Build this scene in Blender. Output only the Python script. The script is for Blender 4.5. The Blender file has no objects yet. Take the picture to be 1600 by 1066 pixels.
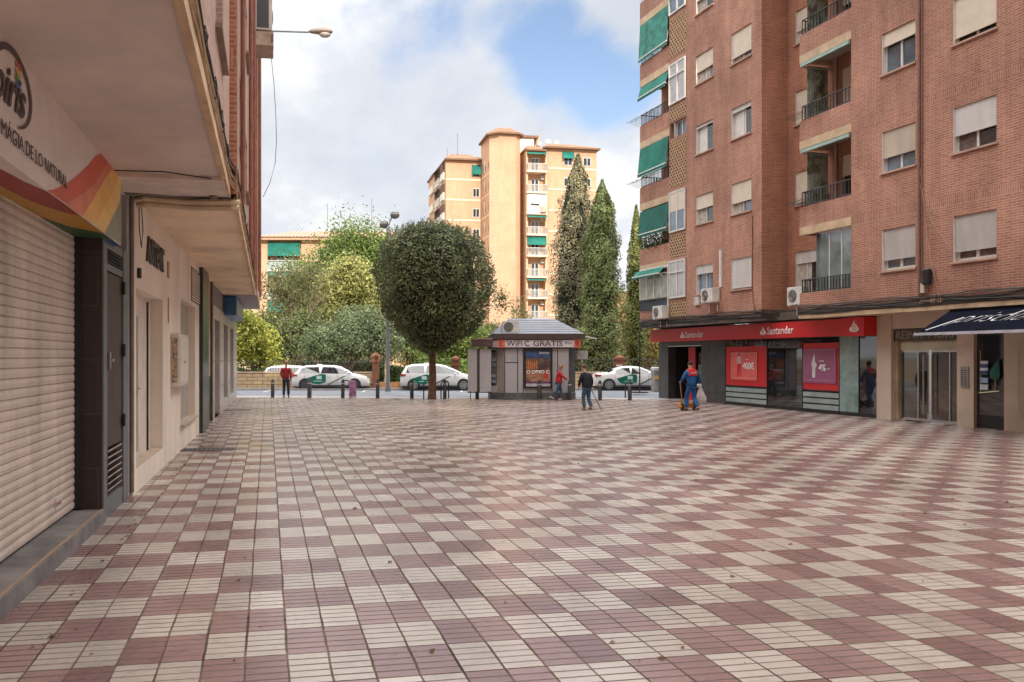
SKY_TOP_FILL = 4.9; BACK_H = 40.
import bpy, bmesh, math, random
from mathutils import Vector, Matrix, noise
import numpy as np
random.seed(7); RNG = np.random.default_rng(7)
R = math.radians
sc = bpy.context.scene
COL = sc.collection
# ---------------------------------------------------------------- camera model (measured from the photo)
F_, CX, HY, HC = 1351., 687., 557., 1.9
A = R(11.22)
def ray(x, y):
    a = (x-CX)/F_; c = (HY-y)/F_
    return (a*math.cos(A)+math.sin(A), -a*math.sin(A)+math.cos(A), c)
def gnd(x, y, z=0.):
    d = ray(x, y); t = (z-HC)/d[2]; return Vector((d[0]*t, d[1]*t, z))
def atd(x, y, t):
    d = ray(x, y); return Vector((d[0]*t, d[1]*t, HC+d[2]*t))
class Frame:
    """vertical plane frame: local x to the right when facing it, y into it, z up"""
    def __init__(s, P, ang): s.P = P; s.a = ang
    def at(s, x, y, d=0.):
        ca, sa = math.cos(s.a), math.sin(s.a); r = ray(x, y); px, py = -s.P[0], -s.P[1]
        t = (d-(-sa*px+ca*py))/(-sa*r[0]+ca*r[1])
        X = r[0]*t-s.P[0]; Y = r[1]*t-s.P[1]
        return ca*X+sa*Y, HC+r[2]*t
    def w(s, x, y, z=0.):
        ca, sa = math.cos(s.a), math.sin(s.a)
        return Vector((s.P[0]+ca*x-sa*y, s.P[1]+sa*x+ca*y, z))
cam = bpy.data.cameras.new('camera'); co = bpy.data.objects.new('camera', cam); COL.objects.link(co)
co.location = (0, 0, HC); co.rotation_euler = (R(90), 0, -A)
cam.sensor_width = 36; cam.lens = F_/1600*36; cam.shift_x = (800-CX)/1600; cam.shift_y = (HY-533)/1600
cam.clip_end = 3000; cam.clip_start = .05; sc.camera = co
sc.view_settings.view_transform = 'Standard'; sc.view_settings.look = 'None'; sc.view_settings.exposure = 0
# ---------------------------------------------------------------- materials
def newmat(name):
    m = bpy.data.materials.new(name); m.use_nodes = True; nt = m.node_tree
    return m, nt, nt.nodes['Principled BSDF']
def N(nt, t, **k):
    n = nt.nodes.new(t)
    for a, b in k.items():
        if a == 'inp':
            for i, v in b.items(): n.inputs[i].default_value = v
        else: setattr(n, a, b)
    return n
def c4(c): return (c[0], c[1], c[2], 1)
def math_(nt, op, a, b=None, c=None):
    n = N(nt, 'ShaderNodeMath', operation=op)
    for i, v in enumerate((a, b, c)):
        if v is None: continue
        if isinstance(v, (int, float)): n.inputs[i].default_value = v
        else: nt.links.new(v, n.inputs[i])
    return n.outputs[0]
def mixc(nt, f, a, b, mode='MIX'):
    n = N(nt, 'ShaderNodeMix', data_type='RGBA', blend_type=mode)
    if isinstance(f, (int, float)): n.inputs[0].default_value = f
    else: nt.links.new(f, n.inputs[0])
    for i, v in ((6, a), (7, b)):
        if isinstance(v, tuple): n.inputs[i].default_value = c4(v)
        else: nt.links.new(v, n.inputs[i])
    return n.outputs[2]
def ramp(nt, f, pts):
    n = N(nt, 'ShaderNodeValToRGB'); e = n.color_ramp.elements
    while len(e) < len(pts): e.new(.5)
    for i, (p, c) in enumerate(pts): e[i].position = p; e[i].color = c4(c)
    nt.links.new(f, n.inputs[0]); return n.outputs[0]
def objco(nt): return N(nt, 'ShaderNodeTexCoord').outputs['Object']
def noise_(nt, vec, scale, detail=4, rough=.6, vscale=None):
    if vscale:
        mp = N(nt, 'ShaderNodeMapping'); mp.inputs['Scale'].default_value = vscale
        nt.links.new(vec, mp.inputs[0]); vec = mp.outputs[0]
    n = N(nt, 'ShaderNodeTexNoise'); n.inputs['Scale'].default_value = scale
    n.inputs['Detail'].default_value = detail; n.inputs['Roughness'].default_value = rough
    nt.links.new(vec, n.inputs['Vector']); return n.outputs[0]
def bump(nt, b, h, s=.3, d=.01):
    n = N(nt, 'ShaderNodeBump'); n.inputs['Strength'].default_value = s; n.inputs['Distance'].default_value = d
    nt.links.new(h, n.inputs['Height']); nt.links.new(n.outputs[0], b.inputs['Normal'])
MATS = {}
def plain(name, col, rough=.6, var=.12, scale=3., metal=0., bumps=0., streak=False, spec=.5):
    """base colour with grime noise"""
    if name in MATS: return MATS[name]
    m, nt, b = newmat(name); v = objco(nt)
    n = noise_(nt, v, scale, 5, .65, (1, 1, .25) if streak else None)
    lo = tuple(c*(1-var*1.6) for c in col); hi = tuple(min(1, c*(1+var)) for c in col)
    c = ramp(nt, n, [(.3, lo), (.62, hi)])
    nt.links.new(c, b.inputs['Base Color']); b.inputs['Roughness'].default_value = rough
    b.inputs['Metallic'].default_value = metal; b.inputs['Specular IOR Level'].default_value = spec
    if bumps: bump(nt, b, noise_(nt, v, 40, 3), bumps, .01)
    MATS[name] = m; return m
def brick_mat(name, c1, c2, mortar, band=None, scale_w=.25, row=.065, msize=.012, dirt=.25, off=0.):
    if name in MATS: return MATS[name]
    m, nt, b = newmat(name); v = objco(nt)
    sp = N(nt, 'ShaderNodeSeparateXYZ'); nt.links.new(v, sp.inputs[0])
    u = math_(nt, 'ADD', sp.outputs[0], sp.outputs[1]); z = sp.outputs[2]
    def bt(cu, cv):
        cb = N(nt, 'ShaderNodeCombineXYZ'); nt.links.new(cu, cb.inputs[0]); nt.links.new(cv, cb.inputs[1])
        t = N(nt, 'ShaderNodeTexBrick'); nt.links.new(cb.outputs[0], t.inputs['Vector'])
        for k, q in (('Color1', c4(c1)), ('Color2', c4(c2)), ('Mortar', c4(mortar))): t.inputs[k].default_value = q
        for k, q in (('Scale', 1.), ('Mortar Size', msize), ('Mortar Smooth', .3), ('Bias', .0), ('Brick Width', scale_w), ('Row Height', row)): t.inputs[k].default_value = q
        return t
    t1 = bt(u, z); colr = t1.outputs[0]; fac = t1.outputs[1]
    if band:   # soldier course once per storey
        t2 = bt(z, u); zz = math_(nt, 'MODULO', math_(nt, 'SUBTRACT', z, band[0]), band[1])
        f = math_(nt, 'LESS_THAN', zz, band[2])
        colr = mixc(nt, f, colr, t2.outputs[0])
        mm = N(nt, 'ShaderNodeMix'); nt.links.new(f, mm.inputs[0]); nt.links.new(fac, mm.inputs[2]); nt.links.new(t2.outputs[1], mm.inputs[3]); fac = mm.outputs[0]
    n1 = noise_(nt, v, .35, 5, .6); n2 = noise_(nt, v, 2.2, 5, .7, (1, 1, .18))
    d = ramp(nt, n1, [(.3, (1-dirt,)*3), (.7, (1+dirt*.35,)*3)])
    d2 = ramp(nt, n2, [(.3, (1-dirt*.8,)*3), (.65, (1.05,)*3)])
    o = mixc(nt, 1., mixc(nt, 1., colr, d, 'MULTIPLY'), d2, 'MULTIPLY')
    nt.links.new(o, b.inputs['Base Color']); b.inputs['Roughness'].default_value = .85
    b.inputs['Specular IOR Level'].default_value = .25
    bump(nt, b, math_(nt, 'SUBTRACT', 1., fac), .35, .01)
    MATS[name] = m; return m
def slat_mat(name, col, pitch=.05, rough=.55, dirt=.1):
    if name in MATS: return MATS[name]
    m, nt, b = newmat(name); v = objco(nt)
    sp = N(nt, 'ShaderNodeSeparateXYZ'); nt.links.new(v, sp.inputs[0])
    f = math_(nt, 'FRACT', math_(nt, 'DIVIDE', sp.outputs[2], pitch))
    g = ramp(nt, f, [(0, tuple(c*.45 for c in col)), (.14, col), (.85, col), (1, tuple(c*.75 for c in col))])
    d = ramp(nt, noise_(nt, v, 2.5, 5, .6, (1, 1, .3)), [(.3, (1-dirt*2,)*3), (.65, (1.04,)*3)])
    nt.links.new(mixc(nt, 1., g, d, 'MULTIPLY'), b.inputs['Base Color']); b.inputs['Roughness'].default_value = rough
    bump(nt, b, f, .4, .01); MATS[name] = m; return m
def glass_mat(name, col=(.02, .025, .03), rough=.04, spec=.9):
    if name in MATS: return MATS[name]
    m, nt, b = newmat(name); v = objco(nt)
    nt.links.new(ramp(nt, noise_(nt, v, .8, 3), [(.35, tuple(c*.5 for c in col)), (.7, tuple(c*1.6 for c in col))]), b.inputs['Base Color'])
    b.inputs['Roughness'].default_value = rough; b.inputs['IOR'].default_value = 1.6; b.inputs['Specular IOR Level'].default_value = spec
    MATS[name] = m; return m
def leaf_mat(name, cols, rough=.55, trans=.25):
    if name in MATS: return MATS[name]
    m, nt, b = newmat(name)
    g = N(nt, 'ShaderNodeNewGeometry'); v = objco(nt)
    c = ramp(nt, g.outputs['Random Per Island'], [(i/(len(cols)-1), q) for i, q in enumerate(cols)])
    cl = ramp(nt, noise_(nt, v, 1.1, 3), [(.35, (.55,)*3), (.65, (1.25,)*3)])
    cl2 = ramp(nt, noise_(nt, v, 5.5, 3, .7), [(.36, (.50,)*3), (.62, (1.35,)*3)])
    o = mixc(nt, 1., mixc(nt, 1., c, cl, 'MULTIPLY'), cl2, 'MULTIPLY')
    nt.links.new(o, b.inputs['Base Color']); b.inputs['Roughness'].default_value = rough
    b.inputs['Specular IOR Level'].default_value = .3
    tr = N(nt, 'ShaderNodeBsdfTranslucent'); nt.links.new(o, tr.inputs[0])
    mx = N(nt, 'ShaderNodeMixShader'); mx.inputs[0].default_value = trans
    nt.links.new(b.outputs[0], mx.inputs[1]); nt.links.new(tr.outputs[0], mx.inputs[2])
    nt.links.new(mx.outputs[0], nt.nodes['Material Output'].inputs[0])
    MATS[name] = m; return m
# ---------------------------------------------------------------- mesh builder
class M:
    def __init__(s): s.v = []; s.f = []; s.mi = []; s.cur = 0
    def add(s, vs, fs):
        o = len(s.v); s.v += [tuple(p) for p in vs]
        for f in fs: s.f.append(tuple(i+o for i in f)); s.mi.append(s.cur)
        return s
    def quad(s, a, b, c, d): return s.add([a, b, c, d], [(0, 1, 2, 3)])
    def box(s, x0, x1, y0, y1, z0, z1):
        if x1 < x0: x0, x1 = x1, x0
        if y1 < y0: y0, y1 = y1, y0
        if z1 < z0: z0, z1 = z1, z0
        return s.add([(x0,y0,z0),(x1,y0,z0),(x1,y1,z0),(x0,y1,z0),(x0,y0,z1),(x1,y0,z1),(x1,y1,z1),(x0,y1,z1)],
                     [(0,3,2,1),(4,5,6,7),(0,1,5,4),(1,2,6,5),(2,3,7,6),(3,0,4,7)])
    def prism(s, pts, z0, z1):
        n = len(pts)
        if sum(pts[i][0]*pts[(i+1)%n][1]-pts[(i+1)%n][0]*pts[i][1] for i in range(n)) < 0: pts = pts[::-1]
        return s.add([(p[0],p[1],z0) for p in pts]+[(p[0],p[1],z1) for p in pts],
                     [tuple(range(n-1,-1,-1)), tuple(range(n,2*n))]+[(i,(i+1)%n,(i+1)%n+n,i+n) for i in range(n)])
    def poly_y(s, pts, y0, y1):      # polygon in xz extruded along y
        n = len(pts)
        return s.add([(p[0],y0,p[1]) for p in pts]+[(p[0],y1,p[1]) for p in pts],
                     [tuple(range(n)), tuple(range(2*n-1,n-1,-1))]+[((i+1)%n,i,i+n,(i+1)%n+n) for i in range(n)])
    def tube(s, pts, r, n=8, cap=True):
        pts = [Vector(p) for p in pts]; o = len(s.v); rs = r if isinstance(r, (list, tuple)) else [r]*len(pts)
        up = Vector((0, 0, 1)); ring = []
        for i, p in enumerate(pts):
            t = (pts[min(i+1, len(pts)-1)]-pts[max(i-1, 0)]).normalized()
            a = t.cross(up if abs(t.z) < .95 else Vector((1, 0, 0))).normalized(); b = t.cross(a)
            ring.append([p+(a*math.cos(2*math.pi*k/n)+b*math.sin(2*math.pi*k/n))*rs[i] for k in range(n)])
        fs = []
        for i in range(len(pts)-1):
            for k in range(n): fs.append((i*n+k, (i+1)*n+k, (i+1)*n+(k+1)%n, i*n+(k+1)%n))
        if cap: fs += [tuple(range(n)), tuple(range(len(pts)*n-1, (len(pts)-1)*n-1, -1))]
        return s.add([q for rr in ring for q in rr], fs)
    def lathe(s, prof, c=(0, 0, 0), n=16, axis='z'):
        o = []
        for r, z in prof:
            for k in range(n):
                a = 2*math.pi*k/n
                if axis == 'z': o.append((c[0]+r*math.cos(a), c[1]+r*math.sin(a), c[2]+z))
                elif axis == 'y': o.append((c[0]+r*math.cos(a), c[1]+z, c[2]+r*math.sin(a)))
                else: o.append((c[0]+z, c[1]+r*math.cos(a), c[2]+r*math.sin(a)))
        fs = [(i*n+k, i*n+(k+1)%n, (i+1)*n+(k+1)%n, (i+1)*n+k) for i in range(len(prof)-1) for k in range(n)]
        fs += [tuple(range(n-1, -1, -1)), tuple(range((len(prof)-1)*n, len(prof)*n))]
        return s.add(o, fs)
    def ball(s, c, r, n=10, sc_=(1, 1, 1), jit=0.):
        o = []; h = n//2
        for i in range(h+1):
            th = math.pi*i/h
            for k in range(n):
                ph = 2*math.pi*k/n
                d = Vector((math.sin(th)*math.cos(ph), math.sin(th)*math.sin(ph), math.cos(th)))
                q = r*(1+(jit*noise.noise(d*2.2+Vector(c)) if jit else 0))
                o.append((c[0]+d.x*q*sc_[0], c[1]+d.y*q*sc_[1], c[2]+d.z*q*sc_[2]))
        return s.add(o, [(i*n+k, (i+1)*n+k, (i+1)*n+(k+1)%n, i*n+(k+1)%n) for i in range(h) for k in range(n)])
    def build(s, name, mats, parent=None, smooth=False, bevel=0., **kw):
        me = bpy.data.meshes.new(name); me.from_pydata(s.v, [], s.f)
        mats = mats if isinstance(mats, (list, tuple)) else [mats]
        for m in mats: me.materials.append(m)
        if len(mats) > 1: me.polygons.foreach_set('material_index', s.mi)
        me.validate()
        if smooth:
            me.polygons.foreach_set('use_smooth', [True]*len(me.polygons))
            try: me.set_sharp_from_angle(angle=R(40))
            except Exception: pass
        me.update(); o = bpy.data.objects.new(name, me); COL.objects.link(o); o.parent = parent
        if bevel:
            b = o.modifiers.new('bevel', 'BEVEL'); b.width = bevel; b.segments = 2; b.limit_method = 'ANGLE'
        tag(o, **kw); return o
def tag(o, label=None, cat=None, group=None, kind=None):
    if label: o['label'] = label
    if cat: o['category'] = cat
    if group: o['group'] = group
    if kind: o['kind'] = kind
    return o
def thing(name, label, cat, loc=(0, 0, 0), rz=0., group=None):
    o = bpy.data.objects.new(name, None); COL.objects.link(o); o.location = loc; o.rotation_euler = (0, 0, rz)
    o.empty_display_size = .3
    return tag(o, label, cat, group)
def copy_tree(o, parent=None):
    c = o.copy(); COL.objects.link(c); c.parent = parent
    for ch in list(o.children): copy_tree(ch, c)
    return c
def text(body, mat, parent, name='lettering', w=None, h=None, mtx=Matrix(), extrude=.004, bold=0., shear=0., fit=True):
    """text laid in local xz plane facing -y, lower-left at origin, scaled to w x h, then transformed by mtx"""
    cu = bpy.data.curves.new('t', 'FONT'); cu.body = body; cu.size = 1; cu.extrude = 0; cu.offset = bold; cu.resolution_u = 3
    cu.shear = shear
    ob = bpy.data.objects.new('t', cu); COL.objects.link(ob); bpy.context.view_layer.update()
    me = bpy.data.meshes.new_from_object(ob.evaluated_get(bpy.context.evaluated_depsgraph_get()))
    bpy.data.objects.remove(ob); bpy.data.curves.remove(cu)
    vs = np.array([v.co[:] for v in me.vertices]); mn = vs.min(0); mx = vs.max(0)
    sx = w/(mx[0]-mn[0]) if w else None; sy = h/(mx[1]-mn[1]) if h else None
    sx = sx or sy; sy = sy or sx
    for v in me.vertices:
        v.co = mtx @ Vector(((v.co.x-mn[0])*sx, 0, (v.co.y-mn[1])*sy))
    me.materials.clear(); me.materials.append(mat)
    me.name = name; o = bpy.data.objects.new(name, me); COL.objects.link(o); o.parent = parent
    sm = o.modifiers.new('thick', 'SOLIDIFY'); sm.thickness = extrude; sm.offset = 0
    return o
T = Matrix.Translation
def wall_holes(m, x0, x1, z0, z1, y, holes, rev=.15):
    xs = sorted({x0, x1, *[min(max(h[0], x0), x1) for h in holes], *[min(max(h[1], x0), x1) for h in holes]})
    zs = sorted({z0, z1, *[min(max(h[2], z0), z1) for h in holes], *[min(max(h[3], z0), z1) for h in holes]})
    for i in range(len(xs)-1):
        for j in range(len(zs)-1):
            cx, cz = (xs[i]+xs[i+1])/2, (zs[j]+zs[j+1])/2
            if any(h[0] < cx < h[1] and h[2] < cz < h[3] for h in holes): continue
            m.quad((xs[i], y, zs[j]), (xs[i+1], y, zs[j]), (xs[i+1], y, zs[j+1]), (xs[i], y, zs[j+1]))
    for a, b, c, d in holes:
        m.quad((a, y, c), (a, y, d), (a, y+rev, d), (a, y+rev, c)); m.quad((b, y, c), (b, y+rev, c), (b, y+rev, d), (b, y, d))
        m.quad((a, y, d), (b, y, d), (b, y+rev, d), (a, y+rev, d)); m.quad((a, y, c), (a, y+rev, c), (b, y+rev, c), (b, y, c))
# ---------------------------------------------------------------- palette
W_FRAME = plain('white_frame', (.62, .60, .57), .45, .06)
G_DARK = glass_mat('dark_window_glass'); G_BLUE = glass_mat('sky_reflection_glass', (.10, .15, .20), .03)  # the blue glass has reflected sky painted into its base colour
CURT = plain('curtain_cloth', (.45, .41, .36), .9, .25, 9)
CURT_D = plain('curtain_cloth_dark', (.13, .09, .08), .9, .3, 9)
SH_BEIGE = slat_mat('beige_roller_shutter', (.56, .48, .38), .045)
SH_WHITE = slat_mat('white_roller_shutter', (.66, .64, .62), .045)
SH_PLAIN = plain('plain_shutter', (.60, .52, .42), .6, .06)
SH_GREY = slat_mat('grey_roller_shutter', (.50, .47, .45), .045)
SILL = plain('sill_ceramic', (.42, .27, .20), .6, .15)
BRICK_R = brick_mat('red_brick', (.37, .145, .098), (.475, .213, .15), (.49, .345, .265), band=(3.05, 2.82, .24), dirt=.34)
BRICK_O = brick_mat('orange_brick_return', (.34, .115, .06), (.44, .175, .10), (.42, .27, .20), band=(3.05, 2.82, .24))
BRICK_L = brick_mat('pink_brick_left', (.44, .25, .19), (.55, .34, .27), (.50, .40, .34))
BRICK_T = brick_mat('tower_brick', (.55, .305, .175), (.65, .385, .235), (.62, .42, .28), dirt=.12)
BRICK_T_LIT = brick_mat('tower_brick_sunlit', (.63, .39, .24), (.71, .46, .30), (.66, .47, .32), dirt=.08)  # lit copy of the tower brick, sunlight put into the paler colour
STONE = plain('tan_limestone', (.50, .37, .24), .75, .16, 2.5, bumps=.1)
CREAM = plain('cream_stone', (.50, .40, .32), .5, .08, 1.5)
IRON = plain('dark_iron', (.02, .022, .025), .5, .2)
IRON_L = plain('white_iron', (.6, .58, .55), .5, .1)
GREEN = plain('green_canvas', (.010, .155, .118), .85, .2, 1.2)
GREEN_D = plain('dark_green_canvas', (.010, .11, .085), .85, .2, 1.2)
CABLE = plain('black_cable', (.02, .018, .016), .6, .2)
CABLE_B = plain('beige_cable', (.42, .29, .17), .6, .2)
WHITE_AC = plain('ac_casing', (.58, .56, .52), .5, .12)
BLACK = plain('matt_black', (.012, .012, .013), .6, .1)
CONC = plain('grey_concrete', (.22, .18, .15), .85, .25, 2, bumps=.15)
RUBBER = plain('rubber', (.02, .02, .02), .8, .1)
STEEL = plain('brushed_steel', (.55, .54, .52), .3, .08, metal=1.)
WOOD = plain('bark', (.11, .075, .05), .95, .4, 6, bumps=.5)
WOOD_G = plain('bark_light', (.22, .17, .12), .95, .35, 6, bumps=.5)
def window(par, x0, x1, z0, z1, yp, shut=0., smat=None, pane=None, mull=1, inset=.10, sill=True, fr=None, curtain=None, inner=.05, name='window'):
    fr = fr or W_FRAME; pane = pane or G_DARK; y = yp+inset; t = inner; m = M()
    m.box(x0, x0+t, y, y+.05, z0, z1); m.box(x1-t, x1, y, y+.05, z0, z1)
    m.box(x0+t, x1-t, y, y+.05, z0, z0+t); m.box(x0+t, x1-t, y, y+.05, z1-t, z1)
    for i in range(mull):
        c = x0+(x1-x0)*(i+1)/(mull+1); m.box(c-t*.55, c+t*.55, y-.01, y+.04, z0+t, z1-t)
    # light jamb lining on the far side of the opening
    m.box(x0+.002, x0+.02, yp+.01, y, z0+.01, z1-.01)
    w = m.build(name, fr, par)
    M().box(x0+t, x1-t, y+.02, y+.035, z0+t, z1-t).build('pane', pane, w)
    if curtain:
        p = M(); n = 14; a, b = x0+t, x0+t+(x1-x0-2*t)*curtain[0]
        for i in range(n):
            u0, u1 = a+(b-a)*i/n, a+(b-a)*(i+1)/n
            p.quad((u0, y+.016-.006*(i%2), z0+t), (u1, y+.016-.006*((i+1)%2), z0+t), (u1, y+.016-.006*((i+1)%2), z1-t), (u0, y+.016-.006*(i%2), z1-t))
        p.build('curtain', curtain[1], w)
    if shut > 0:
        q = M().box(x0+.022, x1-.012, yp+.045, yp+.07, z1-(z1-z0)*shut, z1-.004)
        q.box(x0+.022, x1-.012, yp+.035, yp+.075, z1-(z1-z0)*shut-.03, z1-(z1-z0)*shut); q.build('roller_shutter', smat or SH_BEIGE, w)
    if sill: M().box(x0-.05, x1+.05, yp-.06, yp+inset, z0-.045, z0+.004).build('sill', SILL, w)
    return w
def railing(par, pts, z0, z1, mat, step=.12, r=.01, name='railing'):
    """pts: polyline in xy; vertical bars between two rails"""
    m = M()
    for (xa, ya), (xb, yb) in zip(pts[:-1], pts[1:]):
        L = math.hypot(xb-xa, yb-ya); n = max(2, int(L/step))
        m.tube([(xa, ya, z1), (xb, yb, z1)], r*1.8, 6); m.tube([(xa, ya, z0+.04), (xb, yb, z0+.04)], r*1.3, 6)
        for i in range(n+1):
            x, y = xa+(xb-xa)*i/n, ya+(yb-ya)*i/n
            m.box(x-r, x+r, y-r, y+r, z0, z1)
    return m.build(name, mat, par)
def ac_unit(loc, rz, label, w=.82, h=.56, d=.30, side=False, group='air conditioning units'):
    t = thing('air_conditioner', label, 'air conditioner', loc, rz, group)
    M().box(-w/2, w/2, -d, 0, 0, h).build('casing', WHITE_AC, t, bevel=.015)
    g = M().lathe([(.21, 0), (.21, -.012), (.03, -.02)], (-w*.13, -d-.001, h/2), 20, 'y'); g.build('fan_grille', plain('ac_grille', (.06, .06, .06), .5, .1), t)
    m = M()
    for k in range(4): m.tube([(-w*.13+(.04+.045*k)*math.cos(a*math.pi/10), -d-.025, h/2+(.04+.045*k)*math.sin(a*math.pi/10)) for a in range(21)], .004, 4)
    m.build('fan_guard', WHITE_AC, t)
    for x in (-w*.33, w*.33): M().box(x-.02, x+.02, -d-.03, .0, -.04, -.003).box(x-.02, x+.02, -.03, -.001, -.35, -.041).build('bracket', IRON_L, t)
    M().tube([(w/2, -.1, .15), (w/2+.06, -.08, .1), (w/2+.07, -.03, -.05), (w/2+.05, -.01, -.4)], .014, 6).build('pipe', CABLE_B, t)
    return t
# ================================================================ sky and sun
SUN_EL, SUN_AZ = 30, 0      # sun stands behind the viewer, slightly to the right
w = bpy.data.worlds.new('World'); sc.world = w; w.use_nodes = True; nt = w.node_tree
bg = nt.nodes['Background']
sky = N(nt, 'ShaderNodeTexSky'); sky.sky_type = 'NISHITA'; sky.sun_disc = False
sky.sun_elevation = R(SUN_EL); sky.sun_rotation = R(180-SUN_AZ); sky.air_density = 1.0; sky.dust_density = .6; sky.ozone_density = 1.5
tc = N(nt, 'ShaderNodeTexCoord'); sp = N(nt, 'ShaderNodeSeparateXYZ'); nt.links.new(tc.outputs['Generated'], sp.inputs[0])
zz = math_(nt, 'ADD', math_(nt, 'MAXIMUM', sp.outputs[2], 0.), .28)
cb = N(nt, 'ShaderNodeCombineXYZ')
nt.links.new(math_(nt, 'DIVIDE', sp.outputs[0], zz), cb.inputs[0]); nt.links.new(math_(nt, 'DIVIDE', sp.outputs[1], zz), cb.inputs[1])
n1 = noise_(nt, cb.outputs[0], 1.5, 8, .58, (1.25, .8, 1)); n2 = noise_(nt, cb.outputs[0], 4.6, 7, .62, (1.35, .75, 1)); n3 = noise_(nt, cb.outputs[0], 1.1, 3, .5)
def gap(px, py, size, amt):     # a break in the clouds seen in this direction
    d = Vector(ray(px, py)).normalized(); vm = N(nt, 'ShaderNodeVectorMath', operation='DOT_PRODUCT')
    nrm = N(nt, 'ShaderNodeVectorMath', operation='NORMALIZE'); nt.links.new(tc.outputs['Generated'], nrm.inputs[0])
    nt.links.new(nrm.outputs[0], vm.inputs[0]); vm.inputs[1].default_value = d
    mr = N(nt, 'ShaderNodeMapRange', interpolation_type='SMOOTHSTEP'); nt.links.new(vm.outputs['Value'], mr.inputs[0])
    mr.inputs[1].default_value = math.cos(R(size)); mr.inputs[2].default_value = 1.; mr.inputs[3].default_value = 0; mr.inputs[4].default_value = amt
    return mr.outputs[0]
cov = math_(nt, 'ADD', math_(nt, 'MULTIPLY', n1, .65), math_(nt, 'MULTIPLY', n2, .35))
cov = math_(nt, 'ADD', cov, .145)
for g_ in ((900, 95, 5.5, .20), (965, 120, 4, .17), (850, 55, 5, .13), (740, 15, 4, .10), (985, 30, 4.5, -.22), (970, 180, 4, .10), (640, 30, 5, .09), (470, 20, 5, .10)):
    cov = math_(nt, 'SUBTRACT', cov, gap(*g_))
mask = N(nt, 'ShaderNodeMapRange', interpolation_type='SMOOTHSTEP'); nt.links.new(cov, mask.inputs[0])
mask.inputs[1].default_value = .34; mask.inputs[2].default_value = .60
shade = math_(nt, 'ADD', math_(nt, 'MULTIPLY', n1, .6), math_(nt, 'MULTIPLY', n3, .4))
cc = ramp(nt, shade, [(.40, (6.3, 6.7, 7.5)), (.49, (7.5, 7.8, 8.4)), (.56, (9.7, 9.75, 9.95))])
# ramp clamps at 1, so scale after
for e in cc.node.color_ramp.elements: e.color = (e.color[0]/10, e.color[1]/10, e.color[2]/10, 1)
vs = N(nt, 'ShaderNodeVectorMath', operation='SCALE'); nt.links.new(cc, vs.inputs[0]); vs.inputs['Scale'].default_value = 11.0
hue = mixc(nt, 1., sky.outputs[0], (1.12, 1.03, 1.0), 'MULTIPLY')
sk = N(nt, 'ShaderNodeVectorMath', operation='SCALE'); nt.links.new(hue, sk.inputs[0]); sk.inputs['Scale'].default_value = 1.75
mixed = mixc(nt, mask.outputs[0], sk.outputs[0], vs.outputs[0])
# overhead sky boosted and warmed, added as unseen fill light for the shaded plaza
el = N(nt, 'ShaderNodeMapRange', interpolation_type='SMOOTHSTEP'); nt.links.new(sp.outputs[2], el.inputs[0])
el.inputs[1].default_value = .42; el.inputs[2].default_value = .85; el.inputs[3].default_value = 1.; el.inputs[4].default_value = SKY_TOP_FILL
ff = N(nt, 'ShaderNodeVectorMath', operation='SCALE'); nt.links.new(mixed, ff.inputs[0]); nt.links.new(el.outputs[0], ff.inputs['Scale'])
wt = N(nt, 'ShaderNodeMapRange', interpolation_type='SMOOTHSTEP'); nt.links.new(sp.outputs[2], wt.inputs[0]); wt.inputs[1].default_value = .40; wt.inputs[2].default_value = .75
warm = mixc(nt, wt.outputs[0], (1., 1., 1.), (1.04, 1.0, .93))
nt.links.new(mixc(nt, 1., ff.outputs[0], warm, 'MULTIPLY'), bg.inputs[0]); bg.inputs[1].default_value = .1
sun = bpy.data.lights.new('sun', 'SUN'); sun.energy = 4.7; sun.angle = R(.6); sun.color = (1., .93, .82)
so = bpy.data.objects.new('sun', sun); COL.objects.link(so)
a_, e_ = R(SUN_AZ), R(SUN_EL)   # direction to the sun: behind (-Y), a little to +X
so.rotation_euler = Vector((math.sin(a_)*math.cos(e_), -math.cos(a_)*math.cos(e_), math.sin(e_))).to_track_quat('Z', 'Y').to_euler()
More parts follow.
